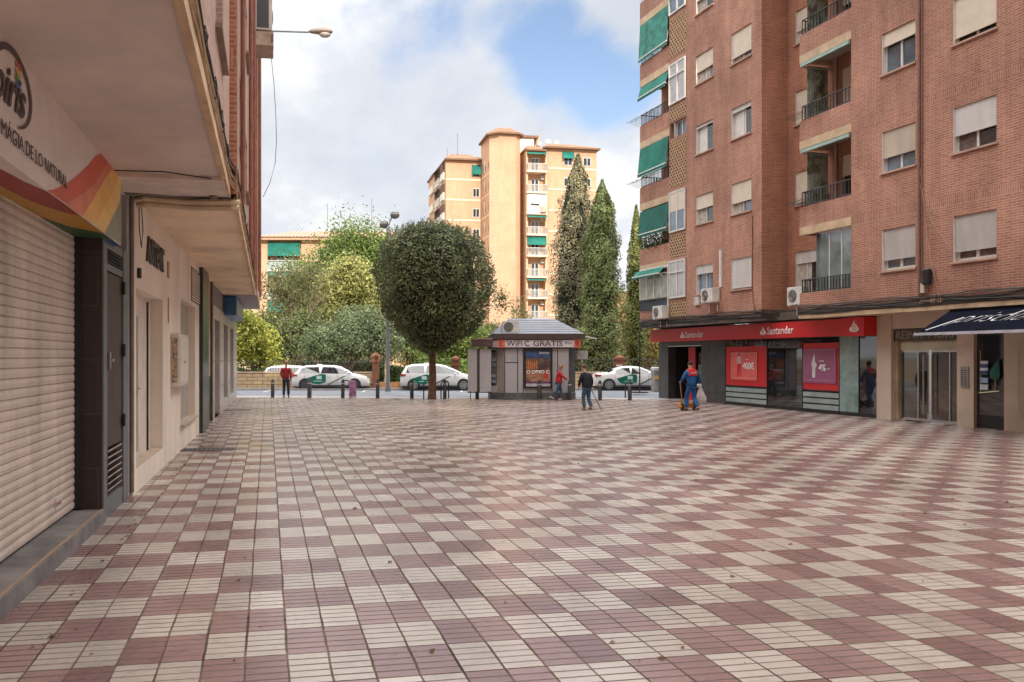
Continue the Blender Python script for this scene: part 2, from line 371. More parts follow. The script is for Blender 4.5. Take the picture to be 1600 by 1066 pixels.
# ================================================================ ground
S2O = gnd(400, 606.6); SFR = Frame(S2O, -A)
E0 = gnd(400, 620.8); E1 = gnd(1020, 624.2); st_a = math.atan2(E1.y-E0.y, E1.x-E0.x); ST = Frame(E0, st_a)
TW = .259; J0 = gnd(449, 1025.4); R0 = gnd(308.4, 1032)
def tile_mat():
    m, nt, b = newmat('checker_paving'); v = objco(nt)
    sp = N(nt, 'ShaderNodeSeparateXYZ'); nt.links.new(v, sp.inputs[0])
    # joints wander by a few millimetres
    wob = math_(nt, 'MULTIPLY', math_(nt, 'SUBTRACT', noise_(nt, v, 1.1, 3), .5), .030)
    X = math_(nt, 'ADD', math_(nt, 'SUBTRACT', sp.outputs[0], J0.x), wob); Y = math_(nt, 'SUBTRACT', sp.outputs[1], R0.y)
    ux = math_(nt, 'DIVIDE', X, TW); uy = math_(nt, 'DIVIDE', Y, 2*TW)
    cx = math_(nt, 'FLOOR', ux); cy = math_(nt, 'FLOOR', uy)
    pair = math_(nt, 'FLOOR', math_(nt, 'DIVIDE', X, 2*TW))
    par = math_(nt, 'FLOORED_MODULO', math_(nt, 'ADD', pair, cy), 2.)    # pair -1, row -1 -> 0 -> red
    red = math_(nt, 'LESS_THAN', par, .5)
    idv = N(nt, 'ShaderNodeCombineXYZ'); nt.links.new(cx, idv.inputs[0]); nt.links.new(cy, idv.inputs[1])
    wn = N(nt, 'ShaderNodeTexWhiteNoise', noise_dimensions='3D'); nt.links.new(idv.outputs[0], wn.inputs[0]); rnd = wn.outputs[0]
    cr = ramp(nt, rnd, [(0, (.215, .122, .115)), (.5, (.27, .16, .152)), (1, (.325, .205, .195))])
    cw = ramp(nt, rnd, [(0, (.435, .375, .325)), (.5, (.50, .435, .38)), (1, (.57, .505, .45))])
    base = mixc(nt, red, cw, cr)
    sp1 = noise_(nt, v, 220, 2, .7); base = mixc(nt, 1., base, ramp(nt, sp1, [(.3, (.80,)*3), (.7, (1.13,)*3)]), 'MULTIPLY')
    # grooves across each tile and the joints
    fg = math_(nt, 'FRACT', math_(nt, 'DIVIDE', Y, 2*TW/5)); g = math_(nt, 'ABSOLUTE', math_(nt, 'SUBTRACT', fg, .5))
    groove = N(nt, 'ShaderNodeMapRange'); nt.links.new(g, groove.inputs[0]); groove.inputs[1].default_value = .375; groove.inputs[2].default_value = .44
    rough_t = math_(nt, 'GREATER_THAN', wn.outputs[0], -1)
    fj = math_(nt, 'ABSOLUTE', math_(nt, 'SUBTRACT', math_(nt, 'FRACT', ux), .5))
    odd = math_(nt, 'FLOORED_MODULO', cx, 2.)
    jw = math_(nt, 'ADD', .470, math_(nt, 'MULTIPLY', math_(nt, 'SUBTRACT', noise_(nt, v, .9, 2), .5), .05))
    joint = math_(nt, 'GREATER_THAN', fj, jw)
    fr_ = math_(nt, 'ABSOLUTE', math_(nt, 'SUBTRACT', math_(nt, 'FRACT', uy), .5)); rj = math_(nt, 'GREATER_THAN', fr_, .489)
    worn = ramp(nt, noise_(nt, v, .55, 4, .65), [(.34, (.6,)*3), (.6, (1,)*3)])
    gd = math_(nt, 'MULTIPLY', math_(nt, 'MULTIPLY', groove.outputs[0], .95), worn)
    gcol = mixc(nt, gd, base, (.10, .065, .055))
    lv = ramp(nt, noise_(nt, v, 1.4, 4, .7), [(.35, (.05, .035, .028)), (.65, (.19, .14, .11))])
    jj = math_(nt, 'MAXIMUM', joint, rj)
    col = mixc(nt, math_(nt, 'MULTIPLY', jj, .92), gcol, lv)
    # stains, foot traffic, spots
    st1 = ramp(nt, noise_(nt, v, .28, 6, .62), [(.32, (.72, .70, .69)), (.62, (1.06, 1.05, 1.04))])
    st2 = ramp(nt, noise_(nt, v, 2.6, 5, .7), [(.30, (.80,)*3), (.5, (1.,)*3)])
    vo = N(nt, 'ShaderNodeTexVoronoi'); nt.links.new(v, vo.inputs['Vector']); vo.inputs['Scale'].default_value = 1.7
    spot = ramp(nt, vo.outputs['Distance'], [(.03, (.42, .40, .40)), (.05, (1,)*3)])
    rare = ramp(nt, noise_(nt, v, .8, 2), [(.50, (1,)*3), (.54, (0,)*3)]); spot = mixc(nt, 1., spot, rare, 'LIGHTEN')
    crk = ramp(nt, noise_(nt, v, 7, 6, .8), [(.36, (.84,)*3), (.46, (1.,)*3)]); spot = mixc(nt, 1., spot, crk, 'MULTIPLY')
    col = mixc(nt, 1., mixc(nt, 1., mixc(nt, 1., col, st1, 'MULTIPLY'), st2, 'MULTIPLY'), spot, 'MULTIPLY')
    nt.links.new(col, b.inputs['Base Color'])
    rg = N(nt, 'ShaderNodeMapRange'); nt.links.new(noise_(nt, v, .45, 4, .6), rg.inputs[0]); rg.inputs[1].default_value = .3; rg.inputs[2].default_value = .7
    rg.inputs[3].default_value = .17; rg.inputs[4].default_value = .36
    gap_ = math_(nt, 'MAXIMUM', math_(nt, 'MULTIPLY', groove.outputs[0], .6), jj)
    rr_ = N(nt, 'ShaderNodeMix'); nt.links.new(gap_, rr_.inputs[0]); nt.links.new(rg.outputs[0], rr_.inputs[2]); rr_.inputs[3].default_value = .95; nt.links.new(rr_.outputs[0], b.inputs['Roughness'])
    nt.links.new(math_(nt, 'SUBTRACT', .6, math_(nt, 'MULTIPLY', gap_, .58)), b.inputs['Specular IOR Level'])
    hgt = math_(nt, 'SUBTRACT', math_(nt, 'MULTIPLY', sp1, .12), math_(nt, 'MAXIMUM', groove.outputs[0], jj))
    bump(nt, b, hgt, .35, .006)
    return m
def st(x, y, z=0.): return ST.w(x, y, z)
def s2w(x, y, z=0.): return SFR.w(x, y, z)
def sheet(name, pts, mat, kind='structure', thick=None):
    m = M()
    if thick: m.prism([(p.x, p.y) for p in pts], pts[0].z-thick, pts[0].z)
    else: m.add(pts, [tuple(range(len(pts)))])
    return m.build(name, mat, kind=kind)
ASPH = plain('asphalt', (.135, .145, .165), .75, .18, 1.6, bumps=.3)
KERB = plain('kerb_granite', (.30, .28, .27), .7, .15, 3)
PAVE = plain('granite_strip', (.33, .30, .30), .6, .12, 2)
PARK = plain('park_soil', (.17, .12, .07), .95, .35, .35, bumps=.4)
sheet('plaza_paving', [Vector((-14, -14, 0)), Vector((34, -14, 0)), st(40, 0), st(-25, 0)], tile_mat())
sheet('pavement_strip', [st(-25, .004, 0), st(60, .004, 0), st(60, 1.3, 0), st(-25, 1.3, 0)], PAVE)
sheet('kerb', [st(-25, 1.304, .01), st(60, 1.304, .01), st(60, 1.45, .01), st(-25, 1.45, .01)], KERB, thick=.13)
sheet('road', [st(-80, 1.46, -.1), st(90, 1.46, -.1), s2w(90, -.75, -.1), s2w(-80, -.75, -.1)], ASPH)
sheet('kerb', [s2w(-80, -.9, .02), s2w(90, -.9, .02), s2w(90, -.745, .02), s2w(-80, -.745, .02)], KERB, thick=.14)
sheet('pavement_strip', [s2w(-80, -.74, .015), s2w(90, -.74, .015), s2w(90, -.05, .015), s2w(-80, -.05, .015)], PAVE)
sheet('ground', [Vector((-900, -300, -.14)), Vector((900, -300, -.14)), Vector((900, 1500, -.14)), Vector((-900, 1500, -.14))], plain('earth', (.16, .13, .09), .95, .3, .1))
sheet('park_ground', [s2w(-80, -.05, 0), s2w(90, -.05, 0), s2w(110, 60, 0), s2w(-100, 60, 0)], PARK)
# painted bay lines on the road and a drain cover
m = M()
for k in range(-3, 8):
    a = s2w(k*5.6+1, -3.1, -.096); b_ = s2w(k*5.6+1.1, -3.1, -.096); c_ = s2w(k*5.6+1.1, -1., -.096); d_ = s2w(k*5.6+1, -1., -.096); m.quad(a, b_, c_, d_)
m.build('bay_markings', plain('road_paint', (.6, .6, .58), .6, .2), kind='structure')
def grate(px, py, w, d, label, n=12, rz=0.):
    t = thing('drain_grate', label, 'drain grate', gnd(px, py), rz)
    M().box(-w/2, w/2, -d/2, d/2, .001, .006).build('pit', BLACK, t)
    m = M().box(-w/2, w/2, -d/2, -d/2+.03, .004, .014).box(-w/2, w/2, d/2-.03, d/2, .004, .014)
    for i in range(n+1): x = -w/2+w*i/n; m.box(x-.012, x+.012, -d/2+.03, d/2-.03, .004, .013)
    m.build('bars', plain('cast_iron', (.12, .10, .09), .6, .2), t)
grate(315, 703, 1.30, .42, 'dark cast iron drain grate set in the paving beside the white shop wall', 14)
grate(366, 641, 1.2, .25, 'thin dark slot drain across the paving near the far end of the left shops', 10)
# fallen leaves
m = M()
for i in range(420):
    y = 3.2+27*RNG.random()**1.6; x = -1.4+(y*.75+5)*RNG.random(); s_ = .008+.030*RNG.random()**2; a = RNG.random()*6.28
    if RNG.random() < .35: x = -1.55+.12*RNG.random(); s_ *= .8; y = 6+16*RNG.random(); 
    c, s2 = math.cos(a)*s_, math.sin(a)*s_
    m.add([(x-c, y-s2, .004), (x+s2*.6, y-c*.6, .004+s_*.5), (x+c, y+s2, .005), (x-s2*.6, y+c*.6, .006+s_*.3)], [(0, 1, 2, 3)])
m.build('fallen_leaves', leaf_mat('dry_leaves', [(.16, .08, .03), (.30, .15, .04), (.10, .05, .03), (.34, .22, .06)]), label='small dry brown leaves scattered over the paving', cat='leaves', kind='stuff')
# ================================================================ right-hand apartment building
RO = gnd(1373.3, 654); RANG = R(-86.81); RB = Frame(RO, RANG)
FL = 2.82; Z0 = 3.44; NF = 6
rbld = thing('apartment_building', 'tall red brick apartment block with iron balconies above the red bank front', 'building', RO, RANG)
ZT = Z0+FL*NF; YU = -1.0
sA = [4.37+2.80*k for k in range(NF)]; sB = [4.35+2.83*k for k in range(NF)]
holes = []
colA1 = (-8.79, -7.55); colA2 = (-6.32, -5.06)
shA1 = [(.28, SH_WHITE, G_BLUE, None), (.45, SH_PLAIN, G_DARK, (.4, CURT)), (.07, SH_WHITE, G_DARK, (.55, W_FRAME)), (.55, SH_PLAIN, G_BLUE, (.7, CURT)), (.5, SH_PLAIN, G_DARK, (.4, CURT)), (.8, SH_PLAIN, G_DARK, None), (.3, SH_PLAIN, G_DARK, None), (.3, SH_PLAIN, G_DARK, None)]
shA2 = [(.93, SH_WHITE, G_DARK, None), (.62, SH_PLAIN, G_BLUE, (.4, CURT)), (.12, SH_WHITE, G_DARK, (.6, W_FRAME)), (.78, SH_PLAIN, G_BLUE, (.35, CURT)), (.6, SH_PLAIN, G_DARK, None), (.4, SH_PLAIN, G_DARK, None), (.3, SH_PLAIN, G_DARK, None), (.3, SH_PLAIN, G_DARK, None)]
for k in range(NF):
    holes += [(colA1[0], colA1[1], sA[k], sA[k]+1.15), (colA2[0], colA2[1], sA[k], sA[k]+1.15)]
def latz(k):    # utility column: (window z0, z1, style)
    zf = Z0+FL*k
    return [(zf+.93, zf+2.36, 'big'), (zf+.93, zf+2.36, 'blind'), (zf+2.15, zf+2.55, 'small'), (zf+.93, zf+2.36, 'big')][k % 4] if k < 4 else (zf+.93, zf+2.36, 'big')
LATX = (-10.86, -9.50)
LZ = [(4.32, 5.95, 'big'), (7.1, 8.85, 'blind'), (11.1, 11.75, 'small'), (12.5, 14.25, 'big'), (16.3, 17.4, 'big'), (18.2, 19.8, 'big'), (21, 22.6, 'big'), (23.8, 25.2, 'big')]
LATT = [(3.50, 4.24), (5.98+.1, 7.02), (9.0, 10.95), (11.8, 12.42), (14.5, 16.1), (17.5, 18.1), (20., 20.9), (22.8, 23.7)]
m = M()
wallA_holes = holes + [(LATX[0]+.02, LATX[1]-.02, a, b) for a, b, s_ in LZ]
wall_holes(m, -10.9, -4.45, Z0, ZT, YU, wallA_holes, .2)
m.build('front_wall', BRICK_R, rbld)
M().quad((-4.45, YU, Z0), (-4.45, .08, Z0), (-4.45, .08, ZT), (-4.45, YU, ZT)).build('return_wall', BRICK_O, rbld)
for k in range(NF):
    for (x0, x1), S in ((colA1, shA1), (colA2, shA2)):
        s_, sm, pn, cu = S[k]; window(rbld, x0, x1, sA[k], sA[k]+1.15, YU, s_, sm, pn, curtain=cu, inset=.12)
lat_m = None
def lattice_mat():
    m, nt, b = newmat('lattice_brick'); v = objco(nt); sp = N(nt, 'ShaderNodeSeparateXYZ'); nt.links.new(v, sp.inputs[0])
    col_ = math_(nt, 'DIVIDE', math_(nt, 'ADD', sp.outputs[0], sp.outputs[1]), .20); row = math_(nt, 'DIVIDE', sp.outputs[2], .125)
    odd = math_(nt, 'MULTIPLY', math_(nt, 'FLOORED_MODULO', math_(nt, 'FLOOR', row), 2.), .5)
    fx = math_(nt, 'ABSOLUTE', math_(nt, 'SUBTRACT', math_(nt, 'FRACT', math_(nt, 'ADD', col_, odd)), .5))
    fz = math_(nt, 'ABSOLUTE', math_(nt, 'SUBTRACT', math_(nt, 'FRACT', row), .5))
    hole = math_(nt, 'MULTIPLY', math_(nt, 'LESS_THAN', fx, .24), math_(nt, 'LESS_THAN', fz, .30))
    base = ramp(nt, noise_(nt, v, 5, 4), [(.3, (.30, .18, .095)), (.7, (.44, .28, .16))])
    nt.links.new(mixc(nt, hole, base, (.035, .018, .012)), b.inputs['Base Color']); b.inputs['Roughness'].default_value = .9
    bump(nt, b, math_(nt, 'SUBTRACT', 1., hole), .5, .03); return m
LATM = lattice_mat()
for k in range(NF):
    a, b_, sty = LZ[k]
    if sty == 'small': window(rbld, LATX[0]+.35, LATX[1]-.05, a, b_, YU, 0, None, G_BLUE, inset=.14, sill=False)
    else:
        o = window(rbld, LATX[0]+.04, LATX[1]-.04, a+.02, b_-.02, YU-.09, .48 if sty == 'blind' else 0, SH_PLAIN, plain('ribbed_pane', (.42, .42, .41), .2, .1) if k in (0, 3) else G_BLUE, inset=.03, sill=False, inner=.07)
        if sty == 'big': M().box(LATX[0]+.1, LATX[1]-.1, YU-.085, YU-.05, a+(b_-a)*.66, a+(b_-a)*.70).build('transom', W_FRAME, o)
    za, zb = LATT[k]; M().box(LATX[0]+.03, LATX[1]-.03, YU-.012, YU+.02, za, zb).build('lattice_screen', LATM, rbld)
# --- loggias
def loggia(x0, x1, k, FLk, lint0, lint1, par_h, back_y, open_left=True):
    zf = Z0+FLk*k; m = M()
    m.box(x0, x1, YU, YU+.14, zf+lint1-FLk, zf+par_h)                       # brick apron
    m.box(x0, x0+.14, YU+.14, back_y, zf+lint1-FLk, zf+par_h)
    m.build('balcony_apron', BRICK_R, rbld)
    l = M().box(x0-.004, x1, YU-.004, YU+.14, zf+lint0, zf+lint1); l.box(x0-.004, x0+.13, YU+.14, back_y, zf+lint0, zf+lint1); l.build('lintel', STONE, rbld)
    M().box(x0+.14, x1-.002, YU+.14, back_y-.002, zf-.22, zf).build('balcony_slab', plain('balcony_ceiling', (.36, .33, .29), .8, .15), rbld)
LB = (-2.39, 0.0); LA = (-13.53, -10.9)
BY = .08
for k in range(NF):
    loggia(LB[0], LB[1], k, 2.83, 2.44, 2.70, .54, BY); loggia(LA[0], LA[1], k, 2.80, 2.26, 2.56, .50, BY)
back = M(); bh = [(-4.05, -3.0, sB[k], sB[k]+1.17) if k else (-4.05, -2.95, 4.0, 5.55) for k in range(NF)]+[(-1.75, -.45, Z0+2.83*k, Z0+2.83*k+2.15) for k in range(NF)]
wall_holes(back, -4.45, 1.0, Z0, ZT, BY, bh, .12); wall_holes(back, -13.53, -10.9, Z0, ZT, BY, [(-12.9, -11.4, Z0+2.8*k, Z0+2.8*k+2.1) for k in range(NF)], .12)
back.quad((-10.9, YU, Z0), (-10.9, BY, Z0), (-10.9, BY, ZT), (-10.9, YU, ZT))
back.quad((0, YU, Z0), (0, YU, ZT), (0, BY, ZT), (0, BY, Z0))
back.build('recessed_wall', BRICK_O, rbld)
for k in range(NF):
    window(rbld, -4.05, -3.0 if k else -2.95, sB[k] if k else 4.0, sB[k]+1.17 if k else 5.55, BY, [.25, .9, 1., .6, 1., 1., .5, .5][k], SH_PLAIN if k else SH_WHITE, G_DARK, inset=.08, curtain=(.7, CURT))
    window(rbld, -1.75, -.45, Z0+2.83*k, Z0+2.83*k+2.15, BY, [0, .3, .55, .35, .2, .3, .4, .3][k], SH_PLAIN, G_DARK, inset=.08, sill=False, fr=plain('door_frame', (.33, .29, .24), .5, .1))
    window(rbld, -12.9, -11.4, Z0+2.8*k, Z0+2.8*k+2.1, BY, .3, SH_PLAIN, G_DARK, inset=.08, sill=False)
def marble_sheet():
    m, nt, b = newmat('blotched_green_sheet'); v = objco(nt)
    c = ramp(nt, noise_(nt, v, 2.2, 6, .7), [(.36, (.06, .06, .04)), (.46, (.16, .17, .11)), (.56, (.34, .40, .34)), (.68, (.18, .18, .14))])
    nt.links.new(c, b.inputs['Base Color']); b.inputs['Roughness'].default_value = .35; return m
MARB = marble_sheet(); AQUA = plain('aqua_pole', (.30, .42, .38), .5, .1)
for k in range(NF):
    zf = Z0+2.83*k
    if k == 0:      # glazed in
        o = thing('glazing', None, None); o.parent = rbld
        M().box(-1.62, -.02, YU+.13, YU+.14, zf+.52, zf+2.42).build('pane', glass_mat('balcony_glass', (.16, .19, .19), .03), rbld)
        mm = M()
        for x in (-1.64, -1.12, -.56, -.02): mm.box(x-.018, x+.018, YU+.12, YU+.16, zf+.5, zf+2.43)
        mm.box(-1.64, -.0, YU+.12, YU+.16, zf+.48, zf+.52).box(-1.64, 0, YU+.12, YU+.16, zf+2.40, zf+2.44); mm.build('glazing_frame', W_FRAME, rbld)
        M().box(-1.64, -1.62, YU+.05, BY-.01, zf+.5, zf+2.42).build('pane', glass_mat('balcony_glass'), rbld)
        bpy.data.objects.remove(o)
    else:
        q = M(); n = 16       # blotched sheet hung on the far end of the loggia
        for i in range(n):
            y0, y1 = YU+.16+(BY-.12-YU-.16)*i/n, YU+.16+(BY-.12-YU-.16)*(i+1)/n
            q.quad((LB[0]+.16+.015*(i%2), y0, zf+.02), (LB[0]+.16+.015*((i+1)%2), y1, zf+.02), (LB[0]+.16+.015*((i+1)%2), y1, zf+2.35), (LB[0]+.16+.015*(i%2), y0, zf+2.35))
        q.build('end_screen', MARB, rbld)
        M().box(LB[0]+.10, -.05, YU-.06, YU+.0, zf+2.30, zf+2.40).box(LB[0]+.14, LB[0]+.18, YU+.02, BY-.02, zf+2.26, zf+2.30).build('awning_cassette', AQUA, rbld)
        M().tube([(-1.95, BY-.05, zf+.0), (-1.95, BY-.05, zf+2.6)], .045, 10).build('drain_pipe', plain('pink_pipe', (.42, .30, .27), .6, .1), rbld)
    railing(rbld, [(LB[0]+.06, BY-.02), (LB[0]+.06, YU+.05), (LB[1]-.02, YU+.05)], zf+.54, zf+1.02+(.0 if k else -.05), IRON, .13, .011)
    if k in (1, 2):   # folding clothes dryer hung outside the rail
        d = M()
        for i in range(6): d.tube([(LB[0]-.35, YU-.03-.05*i, zf+.62+.02*i), (LB[0]+.9, YU-.03-.05*i, zf+.62+.02*i)], .006, 4)
        for i in range(5): d.tube([(LB[0]-.35+.3*i, YU, zf+.9), (LB[0]-.35+.3*i, YU-.3, zf+.66)], .007, 4)
        d.build('clothes_dryer', IRON, rbld)
# loggia A contents, one column at the far corner
def awning(par, x0, x1, y, ztop, drop, out, mat, valance=.16, name='awning'):
    o = M(); n = 14
    o.quad((x0, y, ztop), (x1, y, ztop), (x1, y-out, ztop-drop), (x0, y-out, ztop-drop))
    for i in range(n):
        a, b = x0+(x1-x0)*i/n, x0+(x1-x0)*(i+1)/n; mth = (a+b)/2
        o.add([(a, y-out-.01, ztop-drop), (b, y-out-.01, ztop-drop), (b, y-out-.012, ztop-drop-valance*.75), (mth, y-out-.014, ztop-drop-valance), (a, y-out-.012, ztop-drop-valance*.75)], [(0, 1, 2, 3, 4)])
    a = o.build(name, mat, par)
    M().box(x0, x1, y-out-.03, y-out, ztop-drop-.02, ztop-drop+.03).build('front_bar', W_FRAME, a)
    M().tube([(x0+.05, y, ztop-.5*drop-.3), (x0+.05, y-out+.02, ztop-drop)], .012, 5).tube([(x1-.05, y, ztop-.5*drop-.3), (x1-.05, y-out+.02, ztop-drop)], .012, 5).build('arm', W_FRAME, a)
    return a
zA = lambda k: Z0+2.80*k
awning(rbld, LA[0]+.02, LA[1]-.04, YU-.01, zA(1)+2.20, 1.05, .10, GREEN_D)
awning(rbld, LA[0]+.02, LA[1]-.04, YU-.01, zA(2)+2.24, 1.15, .12, GREEN)
awning(rbld, LA[0]+.06, LA[1]-.04, YU-.01, zA(3)+2.22, .50, .14, GREEN)
awning(rbld, LA[0]+.02, LA[1]-.04, YU-.01, zA(4)+2.24, 1.55, .08, plain('faded_green_canvas', (.035, .19, .15), .85, .35, 3))
awning(rbld, LA[0]-.06, LA[1]-.2, YU-.12, zA(0)+2.30, .28, .24, GREEN, .10)
for k in (1, 2, 3, 4):
    railing(rbld, [(LA[0]+.06, BY-.02), (LA[0]+.06, YU+.05), (LA[1]-.02, YU+.05)], zA(k)+.50, zA(k)+1.0, IRON, .12, .011)
railing(rbld, [(LA[0]+.06, BY-.02), (LA[0]+.06, YU+.05), (LA[1]-.02, YU+.05)], zA(5)+.50, zA(5)+1.1, IRON_L, .12, .012)
for k in (2, 3):
    d = M()
    for i in range(6): d.tube([(LA[0]-.25, YU-.03-.09*i, zA(k)+.55+.03*i), (LA[1]-.6, YU-.03-.09*i, zA(k)+.55+.03*i)], .008, 4)
    for i in range(6): d.tube([(LA[0]-.25+.45*i, YU, zA(k)+.85), (LA[0]-.25+.45*i, YU-.55, zA(k)+.7)], .008, 4)
    d.build('clothes_dryer', IRON, rbld)
# ground loggia glazed in white with railing below
ww = M(); pz0, pz1 = zA(0)+.98, zA(0)+2.02
for i in range(5): x = LA[0]+.05+(LA[1]-LA[0]-.1)*i/4; ww.box(x-.035, x+.035, YU-.03, YU+.02, pz0, pz1)
ww.box(LA[0], LA[1], YU-.03, YU+.02, pz0-.06, pz0).box(LA[0], LA[1], YU-.03, YU+.02, pz1, pz1+.06).box(LA[1]-.06, LA[1], YU-.06, YU, zA(0)+.1, pz1+.35).box(LA[0], LA[1], YU-.035, YU+.02, pz1+.26, pz1+.36)
wf = ww.build('glazing_frame', W_FRAME, rbld)
M().box(LA[0]+.03, LA[1]-.03, YU-.01, YU, pz0, pz1).build('pane', plain('greenish_blind_pane', (.33, .34, .29), .15, .3, 1.4), wf)
M().box(LA[0]+.03, LA[1]-.03, YU+.0, YU+.02, zA(0)+.5, pz0-.06).build('panel', plain('slate_panel', (.16, .20, .23), .5, .1), wf)
railing(rbld, [(LA[0]+.04, YU-.05), (LA[1]-.08, YU-.05)], zA(0)+.50, zA(0)+.98, IRON, .10, .010)
# potted greenery on loggia A floor 1
pl = thing('potted_plants', 'green pot plants trailing over the first green-awning balcony at the far corner', 'plants', RB.w((LA[0]+LA[1])/2, YU+.1, zA(1)+.5), RANG)
mm = M(); pm = M()
for i in range(5):
    cx = -1.05+.5*i; pm.lathe([(.09, 0), (.13, .2)], (cx, .12, 0), 10)
    for j in range(110):
        p = Vector((cx+RNG.normal()*.17, .05+RNG.normal()*.12-.12, .30+RNG.normal()*.20)); a = RNG.random()*6.3; s_ = .035+.04*RNG.random()
        d1 = Vector((math.cos(a), math.sin(a)*.6, RNG.normal()*.5))*s_; d2 = Vector((-math.sin(a), math.cos(a), RNG.normal()*.6))*s_*.6
        mm.add([p-d1, p-d2, p+d1, p+d2], [(0, 1, 2, 3)])
pm.build('pots', plain('terracotta', (.30, .12, .07), .8, .15), pl)
mm.build('foliage', leaf_mat('pot_leaves', [(.03, .06, .02), (.07, .12, .03), (.12, .16, .05), (.05, .09, .03)]), pl)
# --- wall B
colB1 = (1.25, 2.49); colB2 = (3.75, 5.05); colB3 = (7.6, 8.9); colB4 = (10.6, 11.9)
hb = [(c[0], c[1], sB[k], sB[k]+1.19) for k in range(NF) for c in (colB1, colB2, colB3, colB4)]
m = M(); wall_holes(m, 0, 15, Z0, ZT, YU, hb, .22); m.build('front_wall', BRICK_R, rbld)
S1 = [(.72, SH_GREY, G_BLUE, None), (.62, SH_BEIGE, G_BLUE, None), (.30, SH_PLAIN, G_BLUE, None)]+[(.5, SH_PLAIN, G_DARK, None)]*5
S2 = [(.76, SH_GREY, G_DARK, (.95, CURT_D)), (.60, SH_WHITE, G_DARK, (.55, CURT_D)), (.84, SH_PLAIN, G_DARK, None)]+[(.6, SH_PLAIN, G_DARK, None)]*5
for k in range(NF):
    for c, S in ((colB1, S1), (colB2, S2), (colB3, S2), (colB4, S1)):
        s_, sm, pn, cu = S[k]; window(rbld, c[0], c[1], sB[k], sB[k]+1.19, YU, s_, sm, pn, curtain=cu, inset=.13, inner=.06 if k else .09)
M().box(-13.53, 15, BY+.15, 12, Z0, ZT-.01).build('core', BRICK_R, rbld)
M().box(-13.7, 15.2, YU-.15, 12.2, ZT, ZT+.25).build('roof', CONC, rbld)
# cornice beams and cable runs above the shops
c_ = M().box(-13.56, -4.44, YU-.03, BY+.2, 3.17, Z0-.002); c_.build('cornice', plain('sooty_cornice', (.10, .085, .07), .85, .35, 1.5), rbld)
M().box(-4.44, -2.41, -.45, BY+.2, 3.17, Z0-.002).build('cornice', plain('sooty_cornice', (.10, .085, .07), .85, .35, 1.5), rbld)
M().box(-2.41, 15, YU-.03, BY+.2, 3.14, 3.27).build('cornice', STONE, rbld)
M().box(-2.41, 15, YU-.015, BY+.2, 3.27, Z0-.002).build('cornice', plain('sooty_cornice', (.10, .085, .07), .85, .35, 1.5), rbld)
m = M()
for j in range(7):
    for x0, x1 in ((-13.5, -4.45), (-2.4, 15)):
        pts = []; n = int((x1-x0)/.5)
        for i in range(n+1):
            x = x0+(x1-x0)*i/n; pts.append((x, YU-.045-.02*(j % 3), Z0-.16+.045*j+.02*math.sin(x*1.7+j)+.012*RNG.normal()))
        m.tube(pts, .014, 5)
    m.tube([(-4.45, YU-.05, Z0-.16+.045*j), (-4.3, -.5, Z0-.1+.03*j), (-3.4, -.1, Z0-.12+.03*j), (-2.6, -.5, Z0-.1+.03*j), (-2.4, YU-.05, Z0-.16+.045*j)], .014, 5)
m.build('cable_bundle', CABLE, rbld)
# vertical pipes and loose cables on wall B
m = M().tube([(2.66, YU-.04, Z0+.05), (2.66, YU-.04, ZT)], .035, 8).tube([(2.75, YU-.03, Z0), (2.75, YU-.03, ZT)], .016, 6); m.build('drain_pipe', plain('painted_pipe', (.20, .10, .075), .6, .15), rbld)
m = M().tube([(2.58, YU-.03, 9.2), (2.60, YU-.05, 7.5), (2.62, YU-.03, 6.9), (2.75, YU-.03, 6.3), (3.1, YU-.02, 5.5), (3.6, YU-.02, 4.85)], .009, 5)
m.tube([(2.70, YU-.03, 7.0), (2.85, YU-.03, 5.6), (3.1, YU-.05, 4.4), (3.35, YU-.05, 3.5)], .009, 5)
m.tube([(2.62, YU-.05, 10.4), (2.58, YU-.07, 9.6), (2.66, YU-.05, 9.0), (2.62, YU-.06, 8.0)], .008, 5)
for i in range(14):
    x = 2.75+.05*i; m.tube([(x, YU-.04, Z0+.12), (x+.05*RNG.normal(), YU-.10, Z0-.05-.08*RNG.random()), (x+.12, YU-.05, Z0-.02)], .008, 4)
m.build('loose_cable', plain('tan_cable', (.40, .24, .16), .6, .2), rbld)
M().lathe([(.10, 0), (.12, .03), (.12, .38), (.10, .42)], (3.02, YU-.13, 3.83), 14).build('junction_box', BLACK, rbld)
M().box(2.78, 2.92, YU-.12, YU, 3.62, 3.88).build('junction_box', plain('beige_box', (.50, .44, .36), .6), rbld)
M().tube([(-4.95, YU-.03, 6.95), (-4.95, YU-.04, 4.5), (-4.9, YU-.04, Z0+.4), (-4.7, YU-.05, Z0)], .012, 5).build('loose_cable', CABLE, rbld)
M().box(-7.02, -6.90, YU-.07, YU-.005, 4.55, 5.95).build('conduit', W_FRAME, rbld)
M().box(-8.8, -8.45, YU-.09, YU-.005, 3.95, 4.28).build('vent_box', plain('old_white_box', (.5, .48, .45), .6, .2), rbld)
ac_unit(RB.w(-11.3, YU-.02, 3.52), RANG, 'white air conditioner on brackets below the glazed corner balcony', .85, .54, .33)
ac_unit(RB.w(-7.45, YU-.02, 3.98), RANG, 'white air conditioner beside the lower window left of the long white conduit', .82, .54, .33)
ac_unit(RB.w(-2.72, YU+.36, 3.62), RANG, 'air conditioner with round dark fan in the brick recess beside the glazed balcony', .78, .60, .32)
